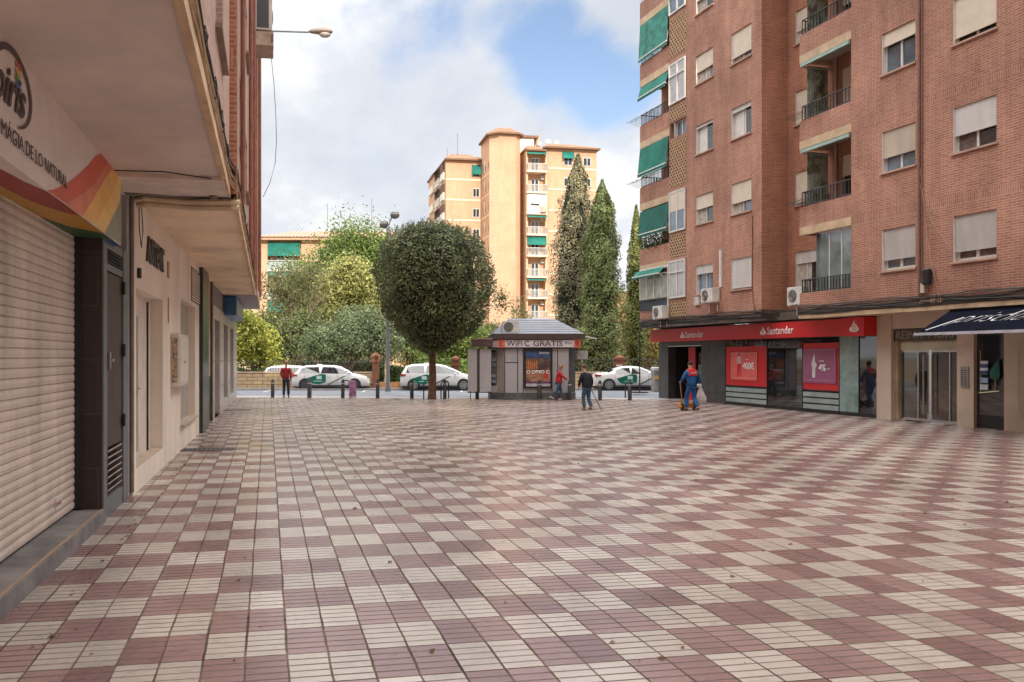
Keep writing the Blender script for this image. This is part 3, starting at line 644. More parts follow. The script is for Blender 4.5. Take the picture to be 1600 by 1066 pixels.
# ================================================================ ground floor of the right-hand block
DSTONE = plain('dark_granite_cladding', (.055, .052, .055), .28, .25, 2)
SHOPG = glass_mat('shop_glass', (.016, .017, .019), .03, .9)
RED = plain('bank_red', (.50, .018, .020), .35, .06, 1.2); RED2 = plain('bank_red_bright', (.56, .012, .015), .35, .06)
FROST = plain('frosted_strip', (.27, .33, .33), .25, .12, 1.6)
WSIGN = plain('sign_white', (.78, .78, .78), .5, .02)
# bank: walls of the ground floor, everything on the line y=0
g = M()
g.box(-13.6, -12.74, -.02, .35, 0, 3.16); g.box(-12.74, -10.0, -.02, .35, 2.40, 3.16); g.box(-10.0, -8.24, -.02, .35, 0, 3.16)
g.box(-13.6, -13.45, .35, 11.9, 0, 3.16)
g.build('granite_wall', DSTONE, rbld)
# joints in the granite
j = M()
for z in (.42, 2.32): j.box(-13.61, -12.75, -.024, -.02, z, z+.012); j.box(-10., -8.25, -.024, -.02, z, z+.012)
for x in (-9.45, -8.85): j.box(x, x+.01, -.024, -.02, 0, 2.9)
j.build('joint', BLACK, rbld)
# doorway with an inner lobby
l = M().quad((-12.74, .35, 0), (-12.74, .35, 2.4), (-12.74, 1.9, 2.4), (-12.74, 1.9, 0)); l.box(-12.74, -10.0, 1.9, 2.0, 0, 2.4)
l.box(-12.74, -10.0, .02, 1.9, 2.38, 2.398); l.quad((-10, .35, 0), (-10, 1.9, 0), (-10, 1.9, 2.4), (-10, .35, 2.4))
l.build('lobby_wall', BLACK, rbld)
M().box(-11.9, -11.35, .5, .56, 0, 2.3).build('entrance_panel', RED, rbld)
M().box(-11.3, -10.05, .6, .63, .05, 2.1).build('entrance_glass', SHOPG, rbld)
M().box(-11.2, -10.15, .56, .59, .9, 1.55).build('leaflet_board', plain('green_board', (.10, .22, .12), .6, .3, 4), rbld)
M().box(-12.74, -10.0, -.03, .02, 2.33, 2.37).build('door_track', STEEL, rbld)
def shopwin(x0, x1, glassz0, red_z, poster, pcol):
    w_ = M().box(x0, x1, -.01, .02, 0, .10).box(x0, x1, -.01, .02, glassz0-.03, glassz0).build('window_plinth', BLACK, rbld)
    for i in range(3):
        a = .12+i*(glassz0-.14)/3; M().box(x0+.02, x1-.02, -.015, .02, a, a+(glassz0-.14)/3-.05).build('frosted_strip', FROST, rbld)
    M().box(x0, x1, .05, .06, .1, 3.14).build('backing', BLACK, rbld)
    M().box(x0, x1, .0, .03, glassz0, 3.14).build('shop_glass', SHOPG, rbld)
    M().box(x0+.02, x1-.02, -.006, -.001, glassz0+.01, red_z).build('red_vinyl', RED, rbld)
shopwin(-8.22, -5.56, .76, 2.28, None, None)
M().box(-5.54, -3.56, 0, .03, .12, 3.14).build('shop_glass', SHOPG, rbld)
M().box(-5.54, -3.56, -.01, .03, 0, .12).build('window_plinth', BLACK, rbld)
shopwin(-3.54, -1.74, .76, 2.35, None, None)
M().box(-1.72, -.85, -.01, .02, .12, 3.14).build('frosted_door', plain('frosted_green_glass', (.20, .29, .28), .12, .3, 1.2), rbld)
M().box(-1.72, 0, -.012, .03, 0, .12).build('window_plinth', BLACK, rbld)
M().box(-.83, -.02, 0, .03, .12, 3.14).build('shop_glass', SHOPG, rbld)
m = M()
for x in (-8.23, -5.55, -3.55, -1.73, -.84, -.01): m.box(x-.015, x+.015, -.02, .03, 0, 3.14)
m.build('mullion', BLACK, rbld)
# posters on the panes
def poster(px0, px1, z0, z1, base, edge, nm, label):
    t = thing('poster', label, 'poster', RB.w(px0, -.02, z0), RANG)
    M().box(0, px1-px0, -.012, 0, 0, z1-z0).build('sheet', base, t)
    W, H = px1-px0, z1-z0; m = M(); e = .03
    m.box(e, W-e, -.016, -.0125, H-e-.012, H-e).box(e, W-e, -.016, -.0125, e+.06, e+.072).box(e, e+.012, -.016, -.0125, e+.072, H-e-.012).box(W-e-.012, W-e, -.016, -.0125, e+.072, H-e-.012)
    m.build('border', edge, t)
    return t, W, H
P1 = plain('poster_coral', (.62, .115, .105), .45, .12, 1.5); P2 = plain('poster_mauve', (.26, .085, .165), .45, .12, 1.2)
t, W, H = poster(-7.82, -6.12, .98, 2.06, P1, plain('poster_edge', (.75, .40, .38), .5), 'a', 'coral bank poster reading 400€ with a small standing figure')
text('400€', WSIGN, t, w=.72, h=.28, mtx=T((.78, -.014, .42)), bold=.03)
text('desde', WSIGN, t, w=.16, mtx=T((.98, -.014, .78)))
m = M().poly_y([(.42, .12), (.52, .12), (.55, .55), (.62, .12), (.70, .12), (.64, .66), (.44, .66)], -.016, -.013); m.build('printed_trousers', RED2, t)
m = M().poly_y([(.40, .64), (.66, .64), (.68, .88), (.56, .94), (.42, .88)], -.017, -.0135); m.build('printed_shirt', plain('print_grey', (.45, .36, .36), .5), t)
m = M().lathe([(.055, 0), (.055, .003)], (.54, -.017, 1.0), 12, 'y'); m.build('printed_head', plain('print_dark', (.10, .05, .05), .5), t)
t, W, H = poster(-3.50, -1.86, 1.0, 2.16, P2, plain('poster_edge_mauve', (.45, .25, .34), .5), 'b', 'mauve bank poster reading 4% with a small pale figure')
text('4%', WSIGN, t, w=.36, h=.24, mtx=T((.80, -.014, .40)), bold=.03)
text('cuenta', WSIGN, t, w=.24, mtx=T((.82, -.014, .72))); text('TAE', WSIGN, t, w=.14, mtx=T((1.2, -.014, .46)))
m = M().poly_y([(.48, .18), (.62, .18), (.64, .5), (.72, .62), (.62, .72), (.58, 1.0), (.50, .80), (.44, .66), (.48, .5)], -.016, -.013); m.build('printed_figure', plain('print_pale', (.55, .58, .62), .5), t)
# lettering over the first window
text('ATENCION  AL  CLIENTE', plain('faded_letter', (.10, .07, .08), .5), rbld, w=2.3, h=.20, mtx=T((-8.1, -.012, 2.36)), bold=.01)
# fascia
fs = thing('shop_sign', 'long red fascia sign reading Santander above the bank windows', 'sign', RB.w(-13.62, 0, 0), RANG)
o_ = 13.62
M().box(-13.24+o_-.25, -.86+o_, -.5, -.02, 2.55, 3.09).build('fascia_panel', RED, fs)
M().box(-.85+o_, .0+o_, -.54, -.02, 2.53, 3.11).build('end_panel', RED2, fs)
def flame(par, cx, cz, s_, y):
    """flame emblem: flattened bowl with three rising tongues"""
    n = 28; base = [(cx+s_*.5*math.cos(a), cz-.14*s_+s_*.22*math.sin(a)) for a in [2*math.pi*i/n for i in range(n)]]
    m = M().poly_y(base, y-.006, y)
    for dx, hh, lean in ((-.20, .32, .06), (.02, .62, -.03), (.22, .36, -.02)):
        pts = []
        for i in range(9):
            t_ = i/8; wd = .11*s_*math.sin(math.pi*(.25+.75*t_))*1.1
            pts.append((cx+(dx+lean*math.sin(t_*3.1))*s_-wd, cz-.1*s_+hh*s_*t_))
        for i in range(8, -1, -1):
            t_ = i/8; wd = .11*s_*math.sin(math.pi*(.25+.75*t_))*1.1
            pts.append((cx+(dx+lean*math.sin(t_*3.1))*s_+wd, cz-.1*s_+hh*s_*t_))
        m.poly_y(pts, y-.008, y-.001)
    m.build('flame_emblem', WSIGN, par)
    k = M()
    for dx in (-.07, .13): k.poly_y([(cx+dx*s_-.02*s_, cz-.28*s_), (cx+dx*s_+.03*s_, cz-.28*s_), (cx+dx*s_-.03*s_, cz+.18*s_), (cx+dx*s_-.07*s_, cz+.18*s_)], y-.012, y-.0085)
    k.build('emblem_gap', RED, par)
for a, b in ((-10.90, -9.05), (-5.30, -3.35)):
    flame(fs, a+.22+o_, 2.80, .36, -.502)
    text('Santander', WSIGN, fs, w=b-a-.48, h=.27, mtx=T((a+.46+o_, -.504, 2.68)), bold=.012)
flame(fs, -.42+o_, 2.80, .42, -.542)
# pier, entrance and shop to the right
cr = M(); cr.box(0.02, .60, -.10, .5, 0, 3.139); cr.box(2.98, 3.52, -.10, .5, 0, 3.139); cr.box(.60, 2.98, -.06, .5, 2.72, 3.139)
cr.box(4.38, 15, -.04, .5, 0, .45).box(5.9, 6.5, -.04, .5, .45, 3.139).box(10.2, 10.8, -.04, .5, .45, 3.139); cr.box(4.38, 5.0, -.04, .5, .45, 3.139).box(3.52, 15, -.04, .5, 2.62, 3.139)
cr.build('stone_facing', CREAM, rbld)
M().box(.601, .74, .03, .9, 0, 2.35).box(.741, 2.979, .12, .2, 2.321, 2.719).build('reveal', plain('warm_marble', (.34, .26, .17), .4, .2, 2), rbld)
M().box(.62, 2.96, -.02, .02, 2.36, 2.70).build('name_panel', plain('bronze_panel', (.045, .035, .025), .35, .2), rbld)
text('REINA  MORA', plain('dull_brass_letter', (.26, .21, .15), .4), rbld, w=2.25, h=.24, mtx=T((.72, -.024, 2.41)), bold=.0)
M().box(.745, 2.96, .10, .2, 2.08, 2.32).build('transom', plain('lit_transom', (.42, .40, .30), .3, .25, 1.2), rbld)
M().box(.7, 2.98, .9, 3.0, 0, .01).box(.7, 2.98, 2.6, 2.7, 0, 2.7).build('lobby_wall', plain('lobby_brown', (.09, .06, .035), .5, .4, 1), rbld)
for a, b in ((.74, 1.80), (1.86, 2.92)):
    d = M(); t_ = .055
    d.box(a, a+t_, .12, .17, .03, 2.08).box(b-t_, b, .12, .17, .03, 2.08).box(a+t_, b-t_, .12, .17, .03, .10).box(a+t_, b-t_, .12, .17, 2.02, 2.08).box((a+b)/2+.12, (a+b)/2+.16, .11, .16, .1, 2.02); dd = d.build('entrance_door', STEEL, rbld)
    M().box(a+t_, b-t_, .14, .155, .10, 2.02).build('pane', glass_mat('lobby_glass', (.04, .03, .02), .03), dd)
    hx = b-.12 if a < 1 else a+.12; M().tube([(hx, .04, .25), (hx, .04, 1.95)], .022, 8).tube([(hx, .04, .5), (hx, .13, .5)], .012, 6).tube([(hx, .04, 1.75), (hx, .13, 1.75)], .012, 6).build('handle', STEEL, dd)
for x in (.9, 1.83, 2.8): M().tube([(x, .12, .02), (x-.02, -.1, .02), (x-.02, -.35, .015)], .018, 6).build('door_stay', STEEL, rbld)
ic = M().box(3.12, 3.38, -.13, -.102, 1.06, 1.62).build('intercom', plain('intercom_grey', (.30, .29, .27), .35, .1, metal=.5), rbld)
m = M()
for i in range(8):
    for q in range(2): m.box(3.15+.11*q, 3.22+.11*q, -.137, -.131, 1.12+.055*i, 1.14+.055*i)
m.build('intercom_button', BLACK, ic)
M().box(3.53, 4.37, .0, .03, 0, 2.62).build('shop_door', SHOPG, rbld)
M().box(3.56, 4.34, -.01, .001, 0, .35).build('door_panel', BLACK, rbld)
M().box(5.0, 5.9, .02, .05, .45, 2.62).box(6.5, 10.2, .02, .05, .45, 2.62).box(10.8, 15, .02, .05, .45, 2.62).build('shop_glass', SHOPG, rbld)
M().tube([(4.86, -.12, .5), (4.86, -.12, 2.2)], .015, 6).build('handle', STEEL, rbld)
# things standing in the shop door: stacked folded textiles on a rail
sh = thing('display_rail', 'brass rail with folded blue and white cloths inside the dark shop door', 'clothes rail', RB.w(3.62, -.04, 0), RANG)
m = M().tube([(.05, 0, .95), (.05, 0, 2.05)], .010, 6).tube([(.0, 0, .93), (.62, 0, 1.0)], .012, 6).tube([(.5, 0, 1.0), (.5, 0, 1.55)], .010, 6); m.build('rail', plain('brass_tube', (.55, .45, .30), .3, .1, metal=.8), sh)
for i, (c, z0) in enumerate((((.50, .55, .62), 1.02), ((.25, .36, .52), 1.20), ((.06, .08, .20), 1.42), ((.48, .52, .6), 1.52), ((.05, .07, .22), 1.62), ((.5, .52, .6), 1.70))):
    M().box(.07, .30, -.03, .005, z0, z0+.14 if i < 2 else z0+.08).build('folded_cloth', plain('cloth%d' % i, c, .9, .2, 8), sh)
M().poly_y([(.36, 1.5), (.62, 1.85), (.66, 1.4), (.60, 1.3), (.38, 1.32)], -.03, .005).build('green_garment', plain('cloth_green', (.02, .10, .07), .9, .3, 6), sh)
# black awning with lettering
aw = thing('shop_awning', 'dark navy shop awning with the slanted word priscila at the right edge', 'awning', RB.w(3.6, -.02, 0), RANG)
m = M(); NV = plain('navy_canvas', (.006, .007, .016), .95, .2, spec=.08)
az1, ay1, az0, ay0 = 3.10, -.92, 2.50, -2.0
m.add([(.0, ay1, az1), (8.4, ay1, az1), (8.4, ay0, az0), (.0, ay0, az0), (.0, ay1, az1-.02), (8.4, ay1, az1-.02), (8.4, ay0, az0-.02), (.0, ay0, az0-.02)], [(0, 3, 2, 1), (4, 5, 6, 7)])
m.build('canvas', NV, aw)
M().box(-.04, 8.44, ay0-.04, ay0, az0-.06, az0+.01).build('front_bar', plain('bar_grey', (.42, .42, .48), .4, .1), aw)
M().box(-.04, 8.44, ay1, ay1+.16, az1-.10, az1+.03).build('cassette', BLACK, aw)
m = M()
for x in (.3, 4.2, 8.1): m.tube([(x, ay1+.1, az1-.1), (x-.1, -1.45, 2.72), (x, ay0, az0)], .02, 6)
m.build('arm', BLACK, aw)
sl = math.atan2(az1-az0, ay1-ay0); tm = T((.42, ay0+.22, az0+.22*math.tan(sl)+.004)) @ Matrix.Rotation(-(math.pi/2-sl), 4, 'X')
text('priscilac', WSIGN, aw, w=2.55, h=.66, mtx=tm @ T((.12, 0, .10)), shear=1.0, bold=-.022)
ll = M()  # long descender of the p and the ascender of the l drawn as slanted strokes
for u0, v0, u1, v1 in ((-.22, -.12, .42, .52), (1.75, .5, 2.10, .92)):
    p0, p1 = tm @ Vector((u0, -.006, v0)), tm @ Vector((u1, -.006, v1)); ll.tube([p0, p1], .014, 4)
ll.build('lettering_stroke', WSIGN, aw)
# ================================================================ left-hand building
LO = Vector((-2.04, 0, 0)); LANG = R(90-.84); LG = Frame(LO, LANG)
lb = thing('apartment_building', 'brick apartment block with shops and a deep overhang along the left side', 'building', LO, LANG)
WALLW = plain('white_render', (.76, .66, .56), .75, .11, .9, bumps=.15, streak=True)
SOFF = plain('soffit_plaster', (.63, .53, .47), .85, .11, .6, bumps=.1); SOFF2 = plain('soffit_cream', (.72, .56, .40), .85, .15, .8, bumps=.1)
SOFF3 = plain('soffit_grey', (.34, .31, .31), .85, .12)
DTILE = brick_mat('dark_wall_tile', (.055, .040, .040), (.065, .048, .046), (.10, .08, .075), scale_w=.6, row=.62, msize=.006, dirt=.15)
GREYM = plain('grey_metal', (.13, .135, .145), .45, .12); MARBG = plain('grey_marble', (.46, .42, .39), .35, .14, 1.2)
GTILE = plain('dark_green_marble', (.018, .035, .028), .3, .4, 5)
SZ = 4.10
# near shutter
m = M(); z = .17; n = 0
while z < 3.32:
    m.add([(-6, .288, z), (10.46, .288, z), (10.46, .272, z+.012), (-6, .272, z+.012), (10.46, .266, z+.05), (-6, .266, z+.05), (10.46, .274, z+.083), (-6, .274, z+.083), (10.46, .288, z+.09), (-6, .288, z+.09)], [(0, 1, 2, 3), (3, 2, 4, 5), (5, 4, 6, 7), (7, 6, 8, 9)]); z += .09
sm = plain('shutter_slat', (.58, .475, .41), .5, .18, 1.6, streak=True)
shut = m.build('roller_shutter', sm, lb)
st_m = M()
M().box(9.55, 9.80, .258, .27, .30, .42).build('sticker', plain('sticker_white', (.6, .55, .5), .6), shut)
for i, c in enumerate(((.5, .08, .05), (.05, .15, .5), (.5, .08, .05))): M().lathe([(.025, 0), (.025, -.003)], (9.60+.075*i, .257, .36), 10, 'y').build('sticker_dot', plain('dot%d' % (i % 2), c, .6), shut)
M().box(10.42, 10.475, .20, .27, .17, 3.32).build('shutter_guide', BLACK, lb)
lm = M(); lm.box(-6, 10.46, -.06, .30, 0, .15); lm.build('step', plain('worn_step', (.17, .155, .15), .7, .25, 2.5, bumps=.2), lb)
M().box(-6, 10.45, -.035, -.01, .151, .156).build('step_groove', plain('tan_line', (.33, .22, .14), .8), lb)
M().box(10.475, 10.50, -.015, .4, 0, SZ).build('tiled_pier', DTILE, lb)
gm = M(); gm.box(10.50, 10.72, -.03, .1, 0, 3.28).box(11.78, 12.12, -.03, .1, 0, 3.28).box(10.72, 11.78, -.02, .1, 0, .22).box(10.72, 11.78, -.02, .1, 2.92, 3.0).box(10.72, 11.78, -.02, .1, 3.18, 3.28)
mf = gm.build('meter_door_frame', GREYM, lb)
M().box(10.78, 11.72, -.012, .03, .82, 2.90).build('door', plain('brown_board', (.055, .032, .026), .55, .2, 3, streak=True), mf)
m = M()
for i in range(7): m.add([(10.80, .03, .26+.078*i), (11.70, .03, .26+.078*i), (11.70, -.025, .30+.078*i), (10.80, -.025, .30+.078*i), (11.7, -.025, .318+.078*i), (10.8, -.025, .318+.078*i)], [(0, 1, 2, 3), (3, 2, 4, 5)])
m.build('louvre', plain('louvre_tan', (.40, .30, .25), .5, .15), mf); M().box(10.74, 11.76, .06, .09, .2, 3.2).build('backing', BLACK, mf)
m = M()
for i in range(4): m.box(10.80, 11.72, -.02, .0, 3.02+.04*i, 3.035+.04*i)
m.build('vent', BLACK, mf); m = M()
for z in (1.0, 1.9, 2.7): m.box(11.72, 11.80, -.055, -.03, z, z+.16)
m.build('hinge', BLACK, mf); M().box(10.79, 10.85, -.05, -.02, 1.75, 1.95).box(10.83, 10.95, -.07, -.05, 1.84, 1.87).build('handle', STEEL, mf)
M().box(12.12, 12.36, -.01, .2, .0, SZ).build('grey_strip', plain('grey_strip', (.30, .29, .28), .6, .12, streak=True), lb)
M().tube([(12.37, -.04, .05), (12.37, -.04, SZ)], .028, 8).build('drain_pipe', plain('brown_pipe', (.20, .15, .12), .6, .2), lb)
# white shop wall with deep niches
m = M(); NI = [(12.62, 15.40, .33, 2.86), (18.04, 21.05, .52, 3.06)]
wall_holes(m, 12.40, 22.05, 0, SZ, -.05, NI, .2); m.build('white_wall', WALLW, lb)
M().quad((12.40, -.05, 0), (12.40, .2, 0), (12.40, .2, SZ), (12.40, -.05, SZ)).build('white_wall', WALLW, lb)
m = M(); m.box(12.62, 15.4, .151, .3, .33, 2.86).build('niche_back', plain('niche_cream', (.66, .58, .50), .7, .08), lb)
d = M(); d.box(12.64, 12.74, .09, .15, .346, 2.60).box(13.7, 13.8, .09, .15, .346, 2.60).box(12.74, 13.7, .09, .15, .346, .46).box(12.74, 13.7, .09, .15, 2.5, 2.6)
dd = d.build('shop_door', plain('cream_door_frame', (.60, .53, .47), .5, .05), lb)
M().box(12.74, 13.7, .11, .13, .46, 2.5).build('pane', plain('milky_pane', (.50, .48, .43), .12, .1, 1), dd); M().tube([(13.72, .04, 1.42), (13.5, .04, 1.42)], .018, 6).tube([(13.72, .1, 1.42), (13.72, .04, 1.42)], .012, 6).build('handle', W_FRAME, dd)
M().box(14.95, 15.03, .128, .15, .346, 2.80).build('shutter_guide', BLACK, lb)
M().box(12.63, 15.39, -.045, .149, .334, .345).build('sill_slab', plain('sill_cream', (.48, .38, .29), .5, .15), lb)
M().box(18.04, 21.05, .12, .149, .52, 3.06).build('niche_glass', plain('milky_pane2', (.30, .30, .28), .10, .12, .8), lb)
M().box(17.98, 21.1, -.12, .118, .49, .525).build('sill', plain('sill_cream', (.48, .38, .29), .5, .15), lb)
m = M()
for i in range(12): m.box(20.1, 22.0, -.075, -.052, 3.18+.06*i, 3.205+.06*i)
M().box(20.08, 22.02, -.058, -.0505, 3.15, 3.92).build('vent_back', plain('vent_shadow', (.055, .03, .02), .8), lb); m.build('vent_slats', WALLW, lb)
bx = thing('notice_box', 'cream metal notice box mounted on the white wall between the two niches', 'box', LG.w(16.45, -.052, 1.34), LANG)
M().box(0, 1.6, -.14, 0, 0, .98).build('case', plain('cream_box', (.60, .51, .43), .5, .1), bx, bevel=.01)
M().box(.06, 1.54, -.156, -.141, .06, .92).build('door', plain('cream_box2', (.62, .54, .46), .45, .06), bx); M().box(-.005, -.001, -.12, -.02, .08, .9).build('side_panel', plain('paper_scraps', (.30, .22, .16), .4, .9, 14), bx)
M().lathe([(.025, 0), (.025, -.02)], (.8, -.157, .45), 10, 'y').build('lock', STEEL, bx)
sg = thing('shop_sign', 'small dark upright letters fixed on the white wall above the door niche', 'sign', LG.w(13.50, -.055, 3.32), LANG)
text('ASTENT', plain('letter_dark', (.045, .035, .032), .45, .2), sg, w=1.95, h=.40, extrude=.05, bold=.035)
M().tube([(12.75, -.07, SZ-.05), (12.72, -.08, 3.7), (12.9, -.08, 3.45), (13.05, -.08, 3.7), (12.98, -.07, SZ)], .007, 5).build('loose_cable', CABLE, lb)
M().box(12.70, 12.80, -.10, -.055, 3.0, 3.14).build('junction_box', BLACK, lb)
M().box(15.95, 16.15, -.07, -.055, 3.30, 3.58).build('plate', plain('plate_tan', (.33, .25, .19), .6), lb)
M().box(16.05, 16.15, -.06, -.052, 2.5, 2.95).build('number_plate', plain('plate_red', (.33, .15, .10), .6, .5, 15), lb)
# green marble pier and the rest of the row
M().box(22.05, 23.80, -.14, .4, 0, SZ).build('green_pier', GTILE, lb)
M().box(23.80, 26.30, .02, .4, 1.32, SZ).build('beige_wall', plain('beige_render', (.50, .36, .26), .75, .1), lb)
M().box(23.80, 26.30, .01, .4, 0, 1.319).build('green_wainscot', plain('green_paint_tile', (.016, .040, .030), .35, .25), lb)
M().tube([(26.38, -.03, 0), (26.38, -.03, SZ)], .035, 8).build('drain_pipe', plain('brown_pipe', (.20, .15, .12), .6, .2), lb)
wl = M(); HD = [(27.4, 29.6, 0.0, 3.05), (31.6, 33.9, .35, 3.05), (35.6, 38.0, .35, 3.05)]
wall_holes(wl, 26.45, 40.8, 0, 3.45, -.03, HD, .3); wl.box(40.6, 40.8, -.03, 1, 0, 3.45); wl.build('marble_front', MARBG, lb)
M().box(26.45, 40.8, .0, .3, 3.45, SZ).build('upper_band', plain('grey_band', (.20, .17, .17), .6, .2), lb)
for a, b, c, d in HD: window(lb, a, b, c+.02, d, -.03, .0, None, G_DARK, inset=.2, sill=False, fr=plain('door_frame', (.33, .29, .24), .5, .1))
jn = M()
for z in (.9, 1.75, 2.6): jn.box(26.46, 27.38, -.034, -.03, z, z+.012); jn.box(29.62, 31.58, -.034, -.03, z, z+.012); jn.box(33.92, 35.58, -.034, -.03, z, z+.012); jn.box(38.02, 40.6, -.034, -.03, z, z+.012)
jn.build('joint', plain('joint_dark', (.14, .11, .1), .8), lb)
bs = thing('shop_sign', 'small blue projecting box sign high up on the far left shops', 'sign', LG.w(31.9, -.03, 3.38), LANG)
M().box(0, 5.6, -.42, 0, 0, .66).build('light_box', plain('sign_blue', (.035, .12, .28), .35, .15), bs); M().box(.3, 5.5, -.432, -.421, .05, .60).build('pale_face', plain('sign_pale', (.20, .28, .30), .3, .2, .8), bs)
M().box(-6, 40.8, .4, 12, 0, SZ).build('core', WALLW, lb)
# upper floors, parallel to the paving joints
UX1, UX2, UX3 = -.52, -.45, -.37; LTOP = 20.4
ub = thing('upper', None, None); bpy.data.objects.remove(ub)
def lloc(X, Y, Z):       # world -> local of the left building
    d = Vector((X, Y, 0))-LO; ca, sa = math.cos(LANG), math.sin(LANG); return (ca*d.x+sa*d.y, -sa*d.x+ca*d.y, Z)
def lquad(m, *P): m.add([lloc(*p) for p in P], [tuple(range(len(P)))])
def lbox(m, X0, X1, Y0, Y1, Z0_, Z1_):
    v = [lloc(x, y, z) for z in (Z0_, Z1_) for x, y in ((X0, Y0), (X1, Y0), (X1, Y1), (X0, Y1))]
    m.add(v, [(0, 3, 2, 1), (4, 5, 6, 7), (0, 1, 5, 4), (1, 2, 6, 5), (2, 3, 7, 6), (3, 0, 4, 7)])
m = M(); lbox(m, -2.6, UX1, -6, 12.15, SZ, SZ+.14); m.build('soffit', SOFF, lb)
m = M(); lbox(m, -2.6, UX1-.02, 10.9, 12.16, SZ-.05, SZ-.002); m.build('soffit_beam', plain('soffit_light', (.66, .55, .48), .8, .1), lb)
m = M(); lbox(m, -2.6, UX2, 13.1, 31.6, SZ, SZ+.14); m.build('soffit', SOFF2, lb)
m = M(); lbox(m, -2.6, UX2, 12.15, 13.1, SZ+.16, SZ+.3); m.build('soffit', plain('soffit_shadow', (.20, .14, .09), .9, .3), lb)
m = M(); lbox(m, -2.6, UX3, 31.6, 41., SZ-.02, SZ+.14); m.build('soffit', SOFF3, lb)
m = M(); lbox(m, UX1-.05, UX1+.015, -6, 12.17, SZ-.03, SZ+.10); lbox(m, UX2-.04, UX2+.015, 12.9, 31.6, SZ-.03, SZ+.12); lbox(m, UX3-.04, UX3+.01, 31.6, 41, SZ-.04, SZ+.1); m.build('edge_trim', plain('trim_tan', (.56, .38, .23), .7, .2, 1.5), lb)
def up_wall(X, Y0, Y1, name='front_wall', rows=None):
    m = M(); hs = [(a, b, z, z+1.2) for a, b in rows for z in [5.25+2.85*k for k in range(5)]]
    mm = M(); wall_holes(mm, Y0, Y1, SZ+.14, LTOP, 0, hs, .18)
    m.v = [lloc(X-v[1], v[0], v[2]) for v in mm.v]; m.f = mm.f; m.mi = mm.mi
    m.build(name, BRICK_L, lb)
    for a, b, z, z1 in hs:
        g = M(); lbox(g, X-.17, X-.15, a, b, z, z1); o = g.build('window', G_DARK, lb)
        g = M(); lbox(g, X-.14, X+.07, a-.06, b+.06, z-.05, z); g.build('sill', plain('sill_brown', (.27, .19, .14), .7, .2), o)
        g = M(); lbox(g, X-.12, X-.09, a, b, z+.5, z1); g.build('roller_shutter', SH_WHITE, o)
        g = M(); lbox(g, X-.15, X-.10, a, a+.06, z, z1); lbox(g, X-.15, X-.10, b-.06, b, z, z1); g.build('frame', W_FRAME, o)
up_wall(UX1, -6, 12.15, rows=[(1, 2.3), (4.4, 5.7), (9.0, 10.4)])
up_wall(UX2, 12.15, 31.6, rows=[(14.2, 15.5), (18, 19.3), (23, 24.4), (28, 29.3)])
up_wall(UX3, 31.6, 41., rows=[(33, 34.3), (37.6, 38.9)])
m = M(); lquad(m, (UX1, 12.149, SZ+.02), (UX2+.03, 12.149, SZ+.02), (UX2+.03, 12.149, LTOP), (UX1, 12.149, LTOP)); lquad(m, (UX2+.03, 12.149, SZ), (UX2+.03, 12.5, SZ), (UX2+.03, 12.5, LTOP), (UX2+.03, 12.149, LTOP))
lquad(m, (UX2, 31.599, SZ+.14), (UX3, 31.599, SZ+.14), (UX3, 31.599, LTOP), (UX2, 31.599, LTOP)); m.build('return_wall', BRICK_O, lb)
m = M(); lbox(m, UX2-.3, UX2+.05, 21.0, 21.5, SZ+.14, LTOP); m.build('brick_pier', brick_mat('orange_brick_return', (0,)*3, (0,)*3, (0,)*3), lb)
m = M(); lbox(m, -13, UX1-.25, -6, 12.1, SZ+.2, LTOP-.02); lbox(m, -13, UX2-.25, 12.1, 41, SZ+.2, LTOP-.02); m.build('core', BRICK_L, lb)
m = M(); lbox(m, -13.2, UX2+.3, -6.2, 41.2, LTOP, LTOP+.25); m.build('roof', CONC, lb)
# pipes, sills and cables seen edge on along the overhang
m = M()
for Y, r_ in ((14.0, .04), (20.4, .045), (22.0, .03), (25.2, .05), (32.5, .05), (36.0, .04)): 
    X = (UX2 if Y < 31.6 else UX3)+.06; m.tube([lloc(X, Y, SZ+.2), lloc(X, Y, LTOP)], r_, 7)
m.build('drain_pipe', plain('oxide_pipe', (.24, .09, .06), .6, .2), lb)
for j in range(9):
    m = M(); pts = []
    for i in range(46):
        Y = 1+30.*i/45; X = (UX1 if Y < 12.2 else UX2)+.018+.008*(j % 3); pts.append(lloc(X+.005*RNG.normal(), Y, SZ+.12+.030*j+.025*math.sin(Y*1.9+j*2)+.010*RNG.normal()))
    m.tube(pts, .009 if j > 2 else .016, 5); m.build('cable', CABLE if j > 3 else CABLE_B, lb)
m = M()
m = M()
for i in range(22):
    m = M(); Y = 3.2+1.25*i; X = (UX1 if Y < 12.2 else UX2)+.05; z = SZ+.13
    for q in range(3):
        a = RNG.normal(size=4)*.06; m.tube([lloc(X-.03, Y, z+.02), lloc(X+.015, Y+a[0], z+.10+a[1]), lloc(X-.01, Y+a[2]+.1, z+.2+a[3]), lloc(X-.03, Y+.2, z+.28)], .006, 4)
    m.build('cable_tangle', CABLE, lb)
m = M()
for j, (z, y) in enumerate(((SZ-.06, 12.30), (SZ-.11, 12.46), (SZ-.02, 12.7), (SZ+.06, 12.95))):
    for q in range(2): m.tube([lloc(-1.83, y+.1*q+.3, z+.03), lloc(-1.65, y+.1*q, z+.02), lloc(-1.1, y+.1*q+.02, z-.01), lloc(UX2-.06, y+.1*q, z), lloc(UX2+.02, y+.1*q+.15, z+.03)], .034, 7)
m.build('cable_trunking', plain('trunking_cream', (.58, .44, .29), .6, .15), lb)
m = M()
for q in range(2): m.tube([lloc(-1.85, 11.9+.12*q, SZ-.06), lloc(-1.2, 11.95+.1*q, SZ-.075), lloc(UX1, 12.0+.05*q, SZ-.06)], .007, 5)
